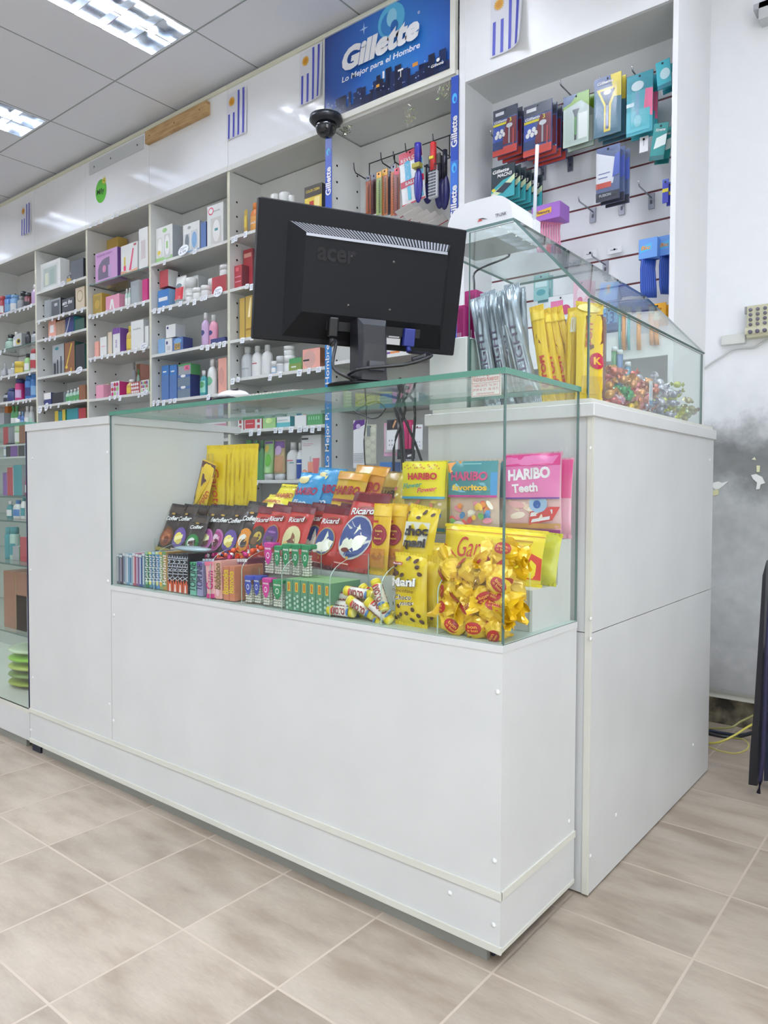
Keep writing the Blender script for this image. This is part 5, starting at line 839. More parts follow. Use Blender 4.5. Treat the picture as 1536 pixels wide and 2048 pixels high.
fv = [('r', 0, 1, .0, .5, (216, 190, 170))]+gum(2, 30, .42)+[('e', .28, .1, .13, .07, (246, 236, 226)), ('r', 0, 1, .0, .05, (70, 150, 200)), ('r', 0, 1, .05, .08, (170, 60, 150)), ('r', 0, 1, .52, 1, (66, 140, 146)), ('r', .9, 1, .52, .84, (70, 150, 206)), ('r', 0, 1, .50, .53, (190, 50, 140)), ('p', [(0, .98), (0, .86), (.1, .83), (.3, 1)], (232, 150, 40)), ('p', [(.1, .6), (.2, .69), (.8, .70), (.88, .6), (.7, .57), (.3, .57)], (130, 200, 224)),
      ('t', 'HARIBO', .48, .79, .125, .74, (196, 70, 120), 0, 0, .045), ('t', 'favoritos', .49, .635, .085, .72, (240, 200, 60), 0, 0, .04), ('r', .35, .7, .955, .965, (150, 210, 210))]
th = [('r', 0, 1, .0, .47, (226, 186, 184))]+gum(3, 10, .4, [(240, 214, 190), (232, 176, 178), (246, 232, 214)], .2, .05)+[('r', 0, 1, .1, .16, (214, 160, 100)), ('p', [(.5, .14), (.9, .2), (1, .36), (.85, .36), (.52, .30)], (212, 66, 62)), ('p', [(.52, .24), (.9, .28), (.9, .33), (.54, .29)], (236, 232, 236)), ('p', [(.54, .17), (.86, .21), (.86, .25), (.56, .21)], (236, 232, 236)), ('e', .66, .40, .16, .11, (166, 196, 230)), ('e', .64, .39, .07, .05, (60, 110, 190)), ('r', 0, 1, 0, .085, (176, 60, 150)), ('t', 'dentures', .4, .05, .04, .5, (236, 170, 210), 0, .3),
      ('r', 0, 1, .47, 1, (236, 130, 188)), ('r', 0, 1, .86, 1, (222, 66, 140)), ('r', 0, 1, .455, .475, (120, 70, 160)), ('t', 'HARIBO', .50, .76, .14, .74, (246, 240, 246), 3, 0, .05), ('t', 'Teeth', .44, .59, .11, .46, (246, 240, 246), 3, 0, .04)]
def gb_(nm, x, y, W, H, base, it, d, lean=-2, roll=0, sd=0, z=ZS2, **k): return pouch('gummy_bag', W, H, .024, base, it, d, 'candy bag', (x, y, z+.003), lean, roll, 0, 'gummy candy bags', .05, .0018, sd, **k)
yb = .285
gb_('', PY(843, 1060, .26)[0], yb, .132, .168, (236, 222, 90), fp, 'yellow gummy bag with red and green lettering, left of the teal one', 2, 0, 91)
gb_('', PY(944, 1060, .26)[0], yb-.004, .136, .168, (214, 196, 180), fv, 'teal-headed gummy bag between the yellow and the pink ones', 1, 0, 92)
gb_('', PY(1061, 1060, .26)[0], yb-.004, .140, .180, (232, 170, 190), th, 'pink gummy bag with white lettering at the right end', 1, -1, 93)
for k, (x_, c, hc) in enumerate(((-.36, (236, 222, 90), (238, 226, 40)), (-.22, (214, 196, 180), (60, 130, 140)), (-.075, (232, 170, 190), (222, 66, 140)))):
    gb_('', x_+.006, yb+.024, .134, .168, c, [('r', 0, 1, .5, 1, hc)], 'second gummy bag directly behind the %s front one' % ('yellow', 'teal-headed', 'pink')[k], 3, 0, 95+k)
pouch('small_sachet', .05, .062, .014, (226, 130, 180), [('r', 0, 1, 0, .35, (206, 50, 140)), ('e', .5, .65, .3, .2, (240, 200, 210))], 'small pink sachet right of the pink gummy bag', 'candy bag', (-.036, .318, ZS2+.003), 6, 0, 0, None, .1, .001, 99)
bl = [('r', 0, 1, 0, .5, (60, 150, 210)), ('e', .5, .1, .4, .08, (190, 210, 60)), ('e', .3, .85, .2, .08, (236, 220, 160)), ('t', 'HARIBO', .5, .62, .16, .84, (170, 40, 80), 4, .1, .04), ('t', 'Pico', .42, .38, .14, .5, (226, 240, 244), 4, .2, .02)]
gb_('', PY(594, 1020, .27)[0], .285, .108, .150, (56, 158, 218), bl, 'sky blue gummy bag leaning back behind the red bars', 22, 4, 101)
gb_('', PY(634, 1020, .27)[0]-.02, .312, .108, .160, (56, 158, 218), bl, 'sky blue gummy bag in second row behind the other blue one', 16, 4, 102)
gy_ = [('r', 0, 1, 0, .34, (160, 60, 40)), ('e', .6, .25, .3, .06, (90, 160, 70)), ('t', 'HARIBO', .5, .64, .17, .84, (176, 44, 50), 3, .1, .04), ('r', .1, .9, .42, .47, (150, 50, 60)), ('r', 0, 1, .85, 1, (226, 160, 40))]
gb_('', PY(676, 1020, .27)[0], .285, .112, .150, (222, 178, 40), gy_, 'golden gummy bag leaning back, left of two golden ones', 20, 5, 103)
gb_('', PY(712, 1020, .29)[0], .312, .118, .165, (222, 150, 40), gy_, 'orange gummy bag in the second row behind the golden one', 16, 5, 104)
gb_('', PY(765, 1020, .27)[0], .300, .112, .148, (150, 120, 60), [('r', 0, 1, .7, 1, (186, 150, 60)), ('p', [(0, .5), (1, .85), (1, .3), (0, .3)], (70, 56, 44)), ('t', 'HARIBO', .5, .58, .14, .8, (60, 44, 36), 3, .1, .03)], 'brown and gold gummy bag between the golden and yellow ones', 20, 5, 105)
gb_('', PY(785, 1040, .24)[0], .275, .085, .14, (222, 196, 80), gum(9, 16, .9, [(226, 206, 120), (190, 90, 80), (240, 230, 170)]), 'see-through gummy bag squeezed left of the yellow one', 18, 5, 106)
ylh = [('e', .3, .3, .2, .1, (150, 180, 90)), ('e', .6, .35, .2, .08, (236, 236, 210)), ('t', 'HARIBO', .5, .66, .13, .74, (190, 80, 40), 2, 0, .03)]+[('e', .1+.1*q, .92, .03, .02, (80, 66, 40)) for q in range(9)]
gb_('', PY(543, 1020, .27)[0], .29, .10, .125, (232, 216, 40), ylh, 'lime yellow gummy bag, leftmost on the top step', 34, 4, 107)
gb_('', PY(536, 1020, .27)[0]-.02, .262, .10, .105, (232, 216, 40), ylh, 'lime yellow gummy bag lying low in front of the other lime one', 48, 4, 108)
# upright yellow bars
gt = [('r', .0, .18, .05, .9, (206, 170, 30)), ('p', [(.05, .9), (.2, .55), (.1, .3), (.3, .3), (.5, .7), (.4, .9)], (212, 186, 70)), ('t', 'Garoto', .60, .42, .15, 1.25, (206, 56, 30), -82, .2, .0)]
x0_ = -1.285; yy = .30
for k, (dx_, dy_, W_1) in enumerate(((0, 0, .07), (.062, .0, .05), (.078, .004, .05), (.10, .006, .06), (.118, .010, .05), (.14, .010, .05), (.155, .014, .05))):
    pouch('chocolate_bar', W_1 if k else .105, .236-.004*(k % 2), .013, (226, 196, 16), gt if k == 0 else [('r', .3, .4, .1, .9, (206, 170, 20))], 'tall upright yellow chocolate bar at the left end, %s from left' % ORD[k+1], 'chocolate bar', (-1.215+dx_, yy+.004+.0022*k, ZS2+.003), 2, 1, 0, 'tall upright yellow chocolate bars', .05, .0012, 110+k, gl=.2)
pouch('chocolate_bar', .07, .19, .012, (236, 200, 60), [('p', [(0, .3), (0, 1), (1, 1), (1, .8), (.5, .65)], (96, 60, 66)), ('p', [(.0, .15), (.3, .2), (.8, .65), (.9, .78), (.6, .62)], (240, 200, 40)), ('t', 'Garoto', .66, .34, .13, 1.3, (206, 56, 30), 64, .1, .0), ('r', 0, .12, .1, .4, (80, 90, 170))], 'yellow and brown chocolate bar leaning against the upright yellow bars', 'chocolate bar', (-1.272, .275, ZS2+.003), 4, 16, 0, 'tall upright yellow chocolate bars', .05, .001, 120)
# --- front row
def pk(u0, u1, vt, cols, label, y=.022, d=.1, art=None, name='gum_pack', cat='chewing gum', grp='gum and mint packs in the front row', z=ZFL, lean=0):
    x0, _ = PY(u0, 1170, y); x1, _ = PY(u1, 1170, y); z1 = PY((u0+u1)/2, vt, y)[1]; w, h = x1-x0, z1-z
    b = MB(); b.rbox((-w/2, 0, 0), (w/2, d, h), M(cols[0], .22, .0, 0, .6), min(.002, w*.2), 1); b.art(FS(-w/2, w/2, 0, h, 0), w, h, art if art is not None else [('r', .25, .75, .08, .9, cols[1]), ('r', 0, 1, .92, 1, (214, 220, 226))], .25)
    o = b.build(name, loc=((x0+x1)/2, y, z+.0005)); o.rotation_euler = (0, R(lean), 0)
    return tag(o, label, cat, grp)
gp = [((150, 60, 70), (214, 200, 206)), ((110, 120, 134), (190, 196, 206)), ((74, 66, 84), (160, 150, 170)), ((176, 186, 196), (120, 140, 170)), ((120, 160, 190), (206, 216, 226)), ((160, 190, 206), (90, 130, 170)), ((180, 90, 110), (226, 200, 210)), ((130, 96, 140), (196, 176, 206)), ((60, 90, 150), (190, 200, 226)), ((90, 130, 150), (200, 216, 220))]
for k in range(10): pk(227+6.4*k, 232.6+6.4*k, 1107+1.5*(k % 3), gp[k], 'slim upright gum pack, %s from left in the front row' % ORD[k+1])
gq = [(291, 297, (60, 130, 90), (150, 200, 160)), (298, 304, (90, 140, 170), (220, 220, 120)), (305, 311, (60, 110, 150), (170, 206, 220)), (312, 318, (100, 150, 200), (226, 230, 160)), (319, 325, (150, 170, 120), (230, 180, 80)), (326, 333, (190, 150, 90), (110, 160, 110))]
for k, (a, b_, c, c2) in enumerate(gq): pk(a, b_, 1104, (c, c2), 'blue-green upright gum pack with white script, %s of six' % ORD[k+1], art=[('t', 'Beldent', .5, .55, .22, 5.2, W_, 90, 0, 0), ('e', .5, .16, .4, .07, c2), ('r', 0, 1, .93, 1, c2)])
for k in range(4): pk(336+10.2*k, 345.4+10.2*k, 1108, ((38, 38, 48), W_), 'black upright gum pack with orange flame foot, %s of four' % ORD[k+1], art=[('t', 'XTREME', .5, .62, .22, 3.2, (200, 206, 220), 90, 0, 0), ('p', [(0, 0), (1, 0), (1, .2), (.7, .34), (.4, .22), (0, .36)], (206, 90, 60)), ('p', [(.3, 0), (.7, 0), (.6, .2), (.4, .2)], (240, 220, 214))])
wp = MB(); S0 = PY(334, 1096, .02); S1 = PY(402, 1096, .02); wp.ell(((S0[0]+S1[0])/2, .05, S0[1]), ((S1[0]-S0[0])/2, .03, .008), M((176, 196, 206), .15, .3)); tag(wp.build('foil_pack', rel=(S0[0], .02, S0[1]-.008)), 'silvery foil roll lying across the black gum packs', 'chewing gum')
pk(379, 391, 1125, ((120, 190, 170), W_), 'mint green gum pack with dark vertical lettering', y=.014, art=[('t', 'TOPLINE', .5, .55, .34, 3.0, (36, 70, 74), 90, 0, .02), ('r', 0, 1, .9, 1, (70, 180, 120))], lean=2)
pk(393, 404, 1124, ((150, 150, 190), W_), 'lilac gum pack with dark vertical lettering', y=.014, art=[('t', 'TOPLINE', .5, .55, .34, 3.0, (50, 44, 90), 90, 0, .02), ('r', 0, 1, .9, 1, (110, 90, 170))], lean=2)
for k in range(4): pk(406+6*k, 411+6*k, 1118, ((130, 50, 80), (190, 120, 150)), 'wine red gum pack behind the pink ones, %s of four' % ORD[k+1], y=.05)
pk(414, 430, 1124, ((236, 176, 180), W_), 'pink bubble gum pack with magenta letters, left', y=.012, art=[('t', 'Gum', .5, .5, .30, 1.5, (206, 50, 130), 82, 0, .02), ('r', 0, 1, 0, .12, (206, 50, 130)), ('r', 0, 1, .9, 1, (236, 120, 150))], lean=-5)
pk(431, 444, 1122, ((226, 170, 160), W_), 'pinkish bubble gum pack with olive letters', y=.014, art=[('t', 'Bubbaloo', .5, .6, .28, 2.6, (120, 100, 40), 84, 0, .02), ('e', .4, .2, .3, .12, (240, 190, 200))], lean=-4)
pk(446, 457, 1133, ((206, 130, 100), W_), 'brownish gum stick pack with yellow letters, left', y=.012, art=[('t', 'Bazooka', .5, .55, .30, 2.9, (230, 200, 60), 90, 0, .02)])
pk(458, 468, 1133, ((206, 130, 100), W_), 'brownish gum stick pack with yellow letters, right', y=.012, art=[('t', 'Bazooka', .5, .55, .30, 2.9, (230, 200, 60), 90, 0, .02)])
for k in range(5): pk(470+5*k, 474.4+5*k, 1118, ((120, 60, 84), (160, 110, 150)), 'dark red pack behind the mint boxes, %s from left' % ORD[k+1], y=.07)
# mint boxes: clear boxes, white mints, coloured flip lids with a shield
def mint(u0, u1, vt, vb, y, c, label, z=None):
    x0, _ = PY(u0, 1170, y); x1, _ = PY(u1, 1170, y); z1 = PY((u0+u1)/2, vt, y)[1]; z = z or ZFL; w, h = x1-x0, z1-z
    t = thing('mint_box', label, 'mint box', ((x0+x1)/2, y, z+.0005), group='clear boxes of white mints'); d = .026
    b = MB(); b.box((-w/2, 0, 0), (w/2, d, h*.86), FILM); b.build('clear_box', t)
    b = MB(); b.rbox((-w/2, 0, h*.86), (w/2, d, h), M(c, .3), .003); b.build('lid', t)
    b = MB(); r_ = random.Random(int(u0)); rr = .0037; n = 0
    for zi in range(int(h*.68/(rr*1.75))):
        for xi in range(int((w-.004)/(rr*2))):
            for yi in (0, 1): b.ell((-w/2+.002+rr+xi*rr*2+r_.uniform(-.0006, .0006)+(zi % 2)*.001, .0045+yi*.009, rr+.0015+zi*rr*1.75), (rr, rr, rr*.8), M((240, 238, 226), .3), 6, 4)
    tag(b.build('mints', t), kind='stuff')
    b = MB(); b.art(FS(-w/2, w/2, 0, h, 0), w, h, [('p', [(.12, .96), (.12, .6), (.3, .38), (.5, .30), (.7, .38), (.88, .6), (.88, .96)], c), ('t', 'menta', .5, .82, .07, .6, W_, 0, .1, .02), ('e', .5, .6, .16, .1, W_), ('e', .5, .6, .11, .07, c)]); b.build('shield_label', t)
    return t
GN, BLU, MAG = (44, 140, 90), (60, 80, 176), (206, 56, 150)
mint(488, 505, 1152, 1212, .016, BLU, 'clear mint box with blue lid, lower row, leftmost'); mint(506, 521, 1152, 0, .022, BLU, 'clear mint box with blue lid, lower row, second')
mint(523, 541, 1157, 0, .014, MAG, 'clear mint box with magenta shield, lower row'); mint(544, 566, 1160, 0, .014, GN, 'clear mint box with green shield, lower row')
zz = PY(540, 1152, .03)[1]
rs = MB(); xa = PY(486, 1150, .03)[0]; xb = PY(620, 1150, .03)[0]; rs.box((xa, .046, ZFL), (xb, .135, zz-.002), ACRYL); tag(rs.build('acrylic_block', rel=(xa, .046, ZFL)), 'clear acrylic riser under the upper row of mint boxes', 'display riser')
mint(527, 546, 1086, 0, .05, MAG, 'clear mint box with magenta lid, upper row', z=zz); mint(547, 562, 1092, 0, .05, GN, 'clear mint box with green lid, upper row, left', z=zz)
mint(563, 581, 1088, 0, .056, GN, 'clear mint box with green lid, upper row, second green', z=zz); mint(582, 600, 1089, 0, .056, GN, 'clear mint box with green lid, upper row, third green', z=zz); mint(601, 620, 1090, 0, .056, GN, 'clear mint box with green lid, upper row, rightmost', z=zz)
# orange and magenta wrapped lollies
def wrapped(c1, c2, r, name, seed):
    r_ = random.Random(seed); b = MB(); b.ell((0, 0, 0), (r*1.25, r, r), M(c1, .18, .45, 0, .8), 10, 7)
    for s_ in (-1, 1):
        n = 9; vs = [(s_*r*1.05, 0, 0)]
        for k in range(n): a = 2*math.pi*k/n; q = r*r_.uniform(.55, 1.05); vs.append((s_*r*(1.9+r_.uniform(-.3, .3)), q*math.cos(a)*(.5 if k % 2 else 1), q*math.sin(a)*(1 if k % 2 else .6)))
        b.add(vs, [(0, k, k % n+1) for k in range(1, n+1)], M(c2, .2, .45, 0, .8))
    return b.build(name)
protos = {}
def candy(loc, c1, c2, r, label, cat, grp, name='wrapped_candy', rot=None):
    k = (c1, c2, r, name)
    if k not in protos:
        protos[k] = wrapped(c1, c2, r, name, len(protos)); o = protos[k]
    else: o = protos[k].copy(); C.objects.link(o)
    o.location = loc; o.rotation_euler = rot or (rnd.uniform(0, 6.2), rnd.uniform(-.7, .7), rnd.uniform(0, 6.2)); return tag(o, label, cat, grp)
for k in range(15):
    u = 412+7.9*k; y = .085+.03*(k % 2); x, z = PY(u, 1116+rnd.uniform(-7, 7) if k < 7 else 1104+rnd.uniform(-9, 12), y); c = [(206, 50, 130), (236, 90, 40), (232, 100, 50), (230, 226, 230)][0 if k < 2 else rnd.choice([1, 2, 2, 0]) if k < 13 else 1]
    candy((x, y, z), c, (236, 232, 236) if k % 3 == 0 else c, .0075, 'small twist-wrapped sweet, %s from left above the gum packs' % ORD[min(k+1, 14)] if k < 14 else 'orange twist-wrapped sweet next to the upper mint boxes', 'sweet', 'orange and magenta wrapped sweets', 'wrapped_sweet')
b = MB(); xa = PY(410, 1150, .08)[0]; xb = PY(524, 1150, .08)[0]; b.box((xa, .07, ZFL), (xb, .072, .688), AEDGE, {2: FILM, 4: FILM}); b.box((xa, .072, .66), (xb, .140, .663), AEDGE, {0: FILM, 1: FILM}); tag(b.build('sweet_tray', rel=(xa, .07, ZFL)), 'clear tray that carries the orange wrapped sweets', 'tray')
# six green boxes
for k in range(6):
    x0, _ = PY(571+15.2*k, 1220, .016); x1, _ = PY(585.4+15.2*k, 1220, .016); zt2 = .678; w = x1-x0
    b = MB(); b.box((x0, .016, ZFL+.0005), (x1, .118, zt2), M((96, 150, 120), .35)); b.box((x0+.0005, .0165, zt2), (x1-.0005, .1175, zt2+.0006), M((146, 196, 140), .35))
    b.art(FS(x0, x1, ZFL, zt2, .016), w, zt2-ZFL, [('r', .3, .7, .62, .92, (226, 186, 60)), ('r', .42, .58, .66, .88, (190, 110, 50))]+[('e', .3+.4*(q % 2), .08+.08*q, .16, .05, (176, 206, 190), 40) for q in range(6)]+[('r', 0, .04, 0, 1, (60, 120, 90))], .3)
    tag(b.build('candy_box', rel=(x0, .016, ZFL)), 'slim green candy box with yellow window, %s from left of six' % ORD[k+1], 'candy box', 'slim green candy boxes')
# candy rolls
def roll(a, c, label, first=[None]):
    if first[0] is None:
        b = MB(); L_, r = .074, .0112; b.lathe([(0, -L_/2), (r*.8, -L_/2), (r, -L_/2+.002), (r, L_/2-.002), (r*.8, L_/2), (0, L_/2)], (0, 0, 0), M((232, 224, 130), .2), 16, ax='x')
        for q in (-1, 1): b.lathe([(0, q*L_*.46), (r*1.02, q*L_*.46), (r*1.02, q*L_*.32), (0, q*L_*.32)], (0, 0, 0), M((226, 206, 40), .2), 16, ax='x')
        b.lathe([(0, -L_*.28), (r*1.015, -L_*.28), (r*1.015, L_*.28), (0, L_*.28)], (0, 0, 0), M((238, 232, 224), .25), 16, ax='x')
        def S(u, v, off=0): t = R(-90+(v-.5)*150); return ((u-.5)*L_, (r*1.02+off)*math.cos(t), (r*1.02+off)*math.sin(t))
        def SW(off_a): return lambda u, v, off=0: ((u-.5)*L_, (r*1.02+off)*math.cos(R(off_a+(v-.5)*150)), (r*1.02+off)*math.sin(R(off_a+(v-.5)*150)))
        for oa in (-90, 40, 170): b.art(SW(oa), L_, .029, [('t', 'ROLO', .5, .5, .5, .46, (146, 60, 60), 0, .1, .05), ('e', .23, .5, .03, .3, (206, 60, 50)), ('e', .80, .5, .04, .3, (70, 120, 180))], .25)
        o = b.build('candy_roll'); first[0] = o
    else: o = first[0].copy(); C.objects.link(o)
    o.location = a; o.rotation_euler = c; return tag(o, label, 'candy roll', 'yellow and white candy rolls')
rl = [((683, 1233), (0, 0, .1), 'bottom left of the pile'), ((688, 1211), (.6, 0, -.05), 'middle left of the pile'), ((690, 1194), (1, -.05, .15), 'top left, half hidden'), ((716, 1232), (2, .35, -.3), 'bottom centre, sloping down right'), ((722, 1215), (2.5, .45, .2), 'centre, sloping down right'), ((745, 1236), (.3, .5, -.2), 'bottom right of the pile'), ((733, 1200), (1.2, .5, .1), 'upper centre with big letters'), ((752, 1205), (.9, .9, .3), 'steeply leaning near the divider'), ((760, 1190), (1.9, 1.0, -.3), 'topmost right, steep'), ((718, 1186), (.2, .1, .2), 'topmost, pointing to the camera'), ((705, 1240), (1.1, .1, .1), 'front bottom, shadowed'), ((700, 1222), (.4, .05, .0), 'long one above the front bottom roll'), ((758, 1222), (1.4, .6, .2), 'touching the right divider'), ((735, 1222), (2.2, .4, -.1), 'parallel to the sloping centre roll'), ((742, 1196), (.7, .75, .1), 'crossing the top of the pile'), ((765, 1238), (1.8, .2, .1), 'lowest at the right')]
for k, ((u, v), c, lb) in enumerate(rl):
    y = .024+.016*(k % 4); x, z = PY(u, v, y); roll((x, y, max(z, ZFL+.013)), c, 'yellow and white candy roll, '+lb)
# peanut bag in front
mani = beans(9, 31, .05, .34)+beans(10, 32, .72, .97)+[('e', .62, .64, .06, .03, BEAN), ('e', .1, .3, .05, .03, BEAN), ('r', .06, .42, .86, .90, (190, 50, 50)), ('t', 'Mundial', .24, .88, .026, .3, W_), ('t', 'Mani', .46, .62, .125, .80, (60, 50, 70), 4, .1, .085), ('t', 'Mani', .46, .625, .125, .78, (246, 244, 240), 4, .1, .045), ('t', 'chocolate', .44, .505, .05, .76, (130, 90, 30), 0, .2, .01), ('t', 'Choco', .46, .41, .075, .56, (246, 240, 220), 4, .2, .06), ('t', 'Choco', .46, .41, .07, .52, (60, 50, 60), 4, .2, .01), ('t', 'nuts', .60, .33, .06, .40, (246, 240, 220), 4, .2, .06), ('t', 'nuts', .60, .33, .055, .36, (60, 50, 60), 4, .2, .01)]
pouch('peanut_bag', .088, .148, .030, YL, mani, 'yellow peanut bag with white lettering and brown beans, front right compartment', 'snack bag', (-.2430, .058, ZFL+.001), 0, 0, -4, 'yellow peanut bags', .06, .0020, 131)
for k in range(4): pouch('peanut_bag', .088, .138, .020, YL, beans(9, 40+k), 'yellow peanut bag standing behind the front one, %s in its row' % ORD[k+2], 'snack bag', (-.225+.010*k, .076+.020*k, ZFL+.001), 0, 1, -4, 'yellow peanut bags', .06, .002, 140+k)
# golden bonbons
def bonbon(seed):
    r_ = random.Random(seed); b = MB(); F = M((236, 196, 34), .18, .12, 0, .8); vs = []; fs = []; nu, nv = 16, 10; r = .0225; ph = [r_.uniform(0, 6) for _ in range(6)]
    for i in range(nv+1):
        p = math.pi*i/nv
        for k in range(nu):
            t = 2*math.pi*k/nu; q = r*(1+.07*math.sin(5*t+ph[0]+3*p)+.06*math.sin(7*p+2*t+ph[1])+.04*math.sin(11*t+ph[2]))
            vs.append((q*math.cos(p)*1.15, q*math.sin(p)*math.cos(t), q*math.sin(p)*math.sin(t)))
    for i in range(nv):
        for k in range(nu): j = (k+1) % nu; fs.append((i*nu+k, (i+1)*nu+k, (i+1)*nu+j, i*nu+j))
    b.add(vs, fs, F)
    def S(u, v, off=0): a = (u-.5)*1.5; c = (v-.5)*1.5; return ((r*1.10+off)*math.sin(a)*1.1, -(r*1.10+off)*math.cos(a)*math.cos(c), (r*1.10+off)*math.sin(c))
    b.art(S, .03, .03, [('e', .5, .5, .42, .32, (176, 36, 30)), ('t', 'bon', .48, .58, .16, .45, (232, 170, 60)), ('t', 'o bon', .5, .40, .13, .5, (232, 170, 60))], .25, 3)
    o = b.build('bonbon')
    for s_ in (-1, 1):
        c = MB(); n = 14; L_ = .024; vs = []
        for i in range(5):
            f = i/4; x = s_*(r*1.0+L_*f); rad = .007+.019*f**.9
            for k in range(n):
                t = 2*math.pi*k/n; q = rad*(1+.10*math.sin(3*t+i)*f+r_.uniform(-.07, .07)*f); vs.append((x+s_*.003*f*math.sin(5*t), q*math.cos(t)*.42, q*math.sin(t)))
        fs = [(i*n+k, i*n+(k+1) % n, (i+1)*n+(k+1) % n, (i+1)*n+k) for i in range(4) for k in range(n)]
        c.add(vs, fs, F); c.build('twisted_end', o)
    return o
bps = [bonbon(k) for k in range(4)]
bp = [(905,1255,.03),(955,1262,.03),(1005,1258,.035),(1045,1240,.045),(890,1215,.03),(935,1222,.035),(985,1222,.03),(1030,1205,.04),(880,1180,.035),(925,1180,.03),(970,1190,.04),(1010,1170,.035),(895,1140,.03),(940,1140,.03),(985,1145,.05),(1030,1150,.05),(1000,1118,.06),(965,1128,.05),(1015,1105,.06),(1040,1115,.07),(920,1160,.08),(960,1230,.08),(1000,1190,.09),(1030,1180,.10),(900,1200,.09),(1045,1270,.03),(980,1250,.07),(940,1195,.10)]
used = set(); wd = ['bottom', 'bottom', 'bottom', 'bottom', 'second layer', 'second layer', 'second layer', 'second layer', 'third layer', 'third layer', 'third layer', 'third layer', 'fourth layer', 'fourth layer', 'fourth layer', 'fourth layer', 'top layer', 'top layer', 'top layer', 'top layer']
for k, (u, v, y) in enumerate(bp):
    x, z = PY(u, v, y); o = bps[k] if k < 4 else dup(bps[k % 4]); z = max(z, ZFL+.021); x = min(max(x, -.135), -.03)
    o.location = (x, y, z); o.rotation_euler = (rnd.uniform(-.9, .9), rnd.uniform(-.9, .9), rnd.uniform(-.8, .8)); o.scale = (1, 1, 1)
    lb = 'large golden foil bonbon, %s, %s from left in the corner pile' % (wd[k], ORD[k % 4+1]) if k < 20 else 'large golden foil bonbon deep inside the corner pile, mostly covered'
    tag(o, lb, 'bonbon', 'large golden foil bonbons')
# ------------------------------------------------------------------ monitor on the counter glass
BK = M((20, 21, 25), .6, 0, 0, .25); BK2 = M((32, 33, 39), .32); SLV = M((172, 176, 186), .35, .3)
MW, MH = .496, .2895; mc = PD(728.5, 564.4, 1.66)
mon = thing('computer_monitor', 'large black computer monitor seen from behind, standing on the counter glass', 'monitor', (mc.x, mc.y, 1.1185), (0, 0, R(62.15)))
TL = Matrix.Translation((0, 0, mc.z-1.1185)) @ Matrix.Rotation(R(12.15), 4, 'X')
def tl(b): b.v = [tuple(TL @ Vector(p)) for p in b.v]; return b
b = MB(); b.rbox((-MW/2, .0, -MH/2), (MW/2, .022, MH/2), BK, .004)
# raised back shell: frustum
o0, o1, o2, o3 = -MW*.37, MW*.42, -MH*.46, MH*.365; i0, i1, i2, i3 = -MW*.305, MW*.375, -MH*.27, MH*.285
vs = [(o0, 0, o2), (o1, 0, o2), (o1, 0, o3), (o0, 0, o3), (i0, -.03, i2), (i1, -.03, i2), (i1, -.03, i3), (i0, -.03, i3)]
b.add(vs, [(0, 1, 5, 4), (1, 2, 6, 5), (2, 3, 7, 6), (3, 0, 4, 7)], BK); b.add(vs[4:], [(0, 1, 2, 3)], BK)
for x, z in ((-.045, .048), (.055, .048), (-.045, -.056), (.055, -.056)): b.lathe([(0, -.001), (.0035, 0)], (x, -.0305, z), M((120, 118, 116), .4, .5), 8, ax='y')
tl(b).build('back_shell', mon)
tl(MB().box((-MW/2+.012, .0221, -MH/2+.014), (MW/2-.012, .0226, MH/2-.012), M((12, 13, 16), .15))).build('screen', mon)
b = MB(); a0, a1 = Vector((o0+.004, -.001, o3-.001)), Vector((o1-.004, -.001, o3-.001)); c0, c1 = Vector((i0, -.0305, i3+.001)), Vector((i1, -.0305, i3+.003)); n = 46
for k in range(n):
    f, g = (k+.12)/n, (k+.62)/n; off = Vector((0, -.0012, .0008))
    b.add([a0.lerp(a1, f)+off, a0.lerp(a1, g)+off, c0.lerp(c1, g)+off, c0.lerp(c1, f)+off], [(0, 1, 2, 3)], SLV)
off = Vector((0, -.0015, .0)); b.add([c0+off, c1+off, c1+off+Vector((0, -.001, -.006)), c0+off+Vector((0, -.001, -.006))], [(3, 2, 1, 0)], SLV)
tl(b).build('vent_grille', mon)
b = MB(); S = lambda u, v, off=0: (-.135+.11*u, -.0302-off, .020+.05*v); b.art(S, .11, .05, [('t', 'acer', .5, .5, .55, .8, (25, 25, 29), 0, 0, .03)], .75); tl(b).build('embossed_lettering', mon)
b = MB(); b.box((-.09, -.0225, -.112), (.14, -.0215, -.082), M((12, 12, 15), .6)); tl(b).build('port_recess', mon)
b = MB(); b.box((.045, -.0218, -.132), (.092, -.0125, -.102), M((60, 60, 62), .5)); b.box((.046, -.0224, -.131), (.091, -.0218, -.117), M((206, 206, 206), .5)); b.box((.062, -.0224, -.115), (.088, -.0218, -.104), M((190, 190, 192), .5)); tl(b).build('rating_label', mon)
b = MB(); b.rbox((.096, -.034, -.132), (.124, -.018, -.092), M((44, 56, 140), .4), .003); b.tube([(.110, -.027, -.132), (.112, -.032, -.145)], .006, M((44, 56, 140), .4)); tl(b).build('video_plug', mon)
b = MB(); b.rbox((-.088, -.038, -.126), (-.066, -.018, -.084), M((14, 14, 16), .5), .004); b.tube([(-.077, -.028, -.126), (-.077, -.03, -.145)], .007, M((14, 14, 16), .5)); tl(b).build('power_plug', mon)
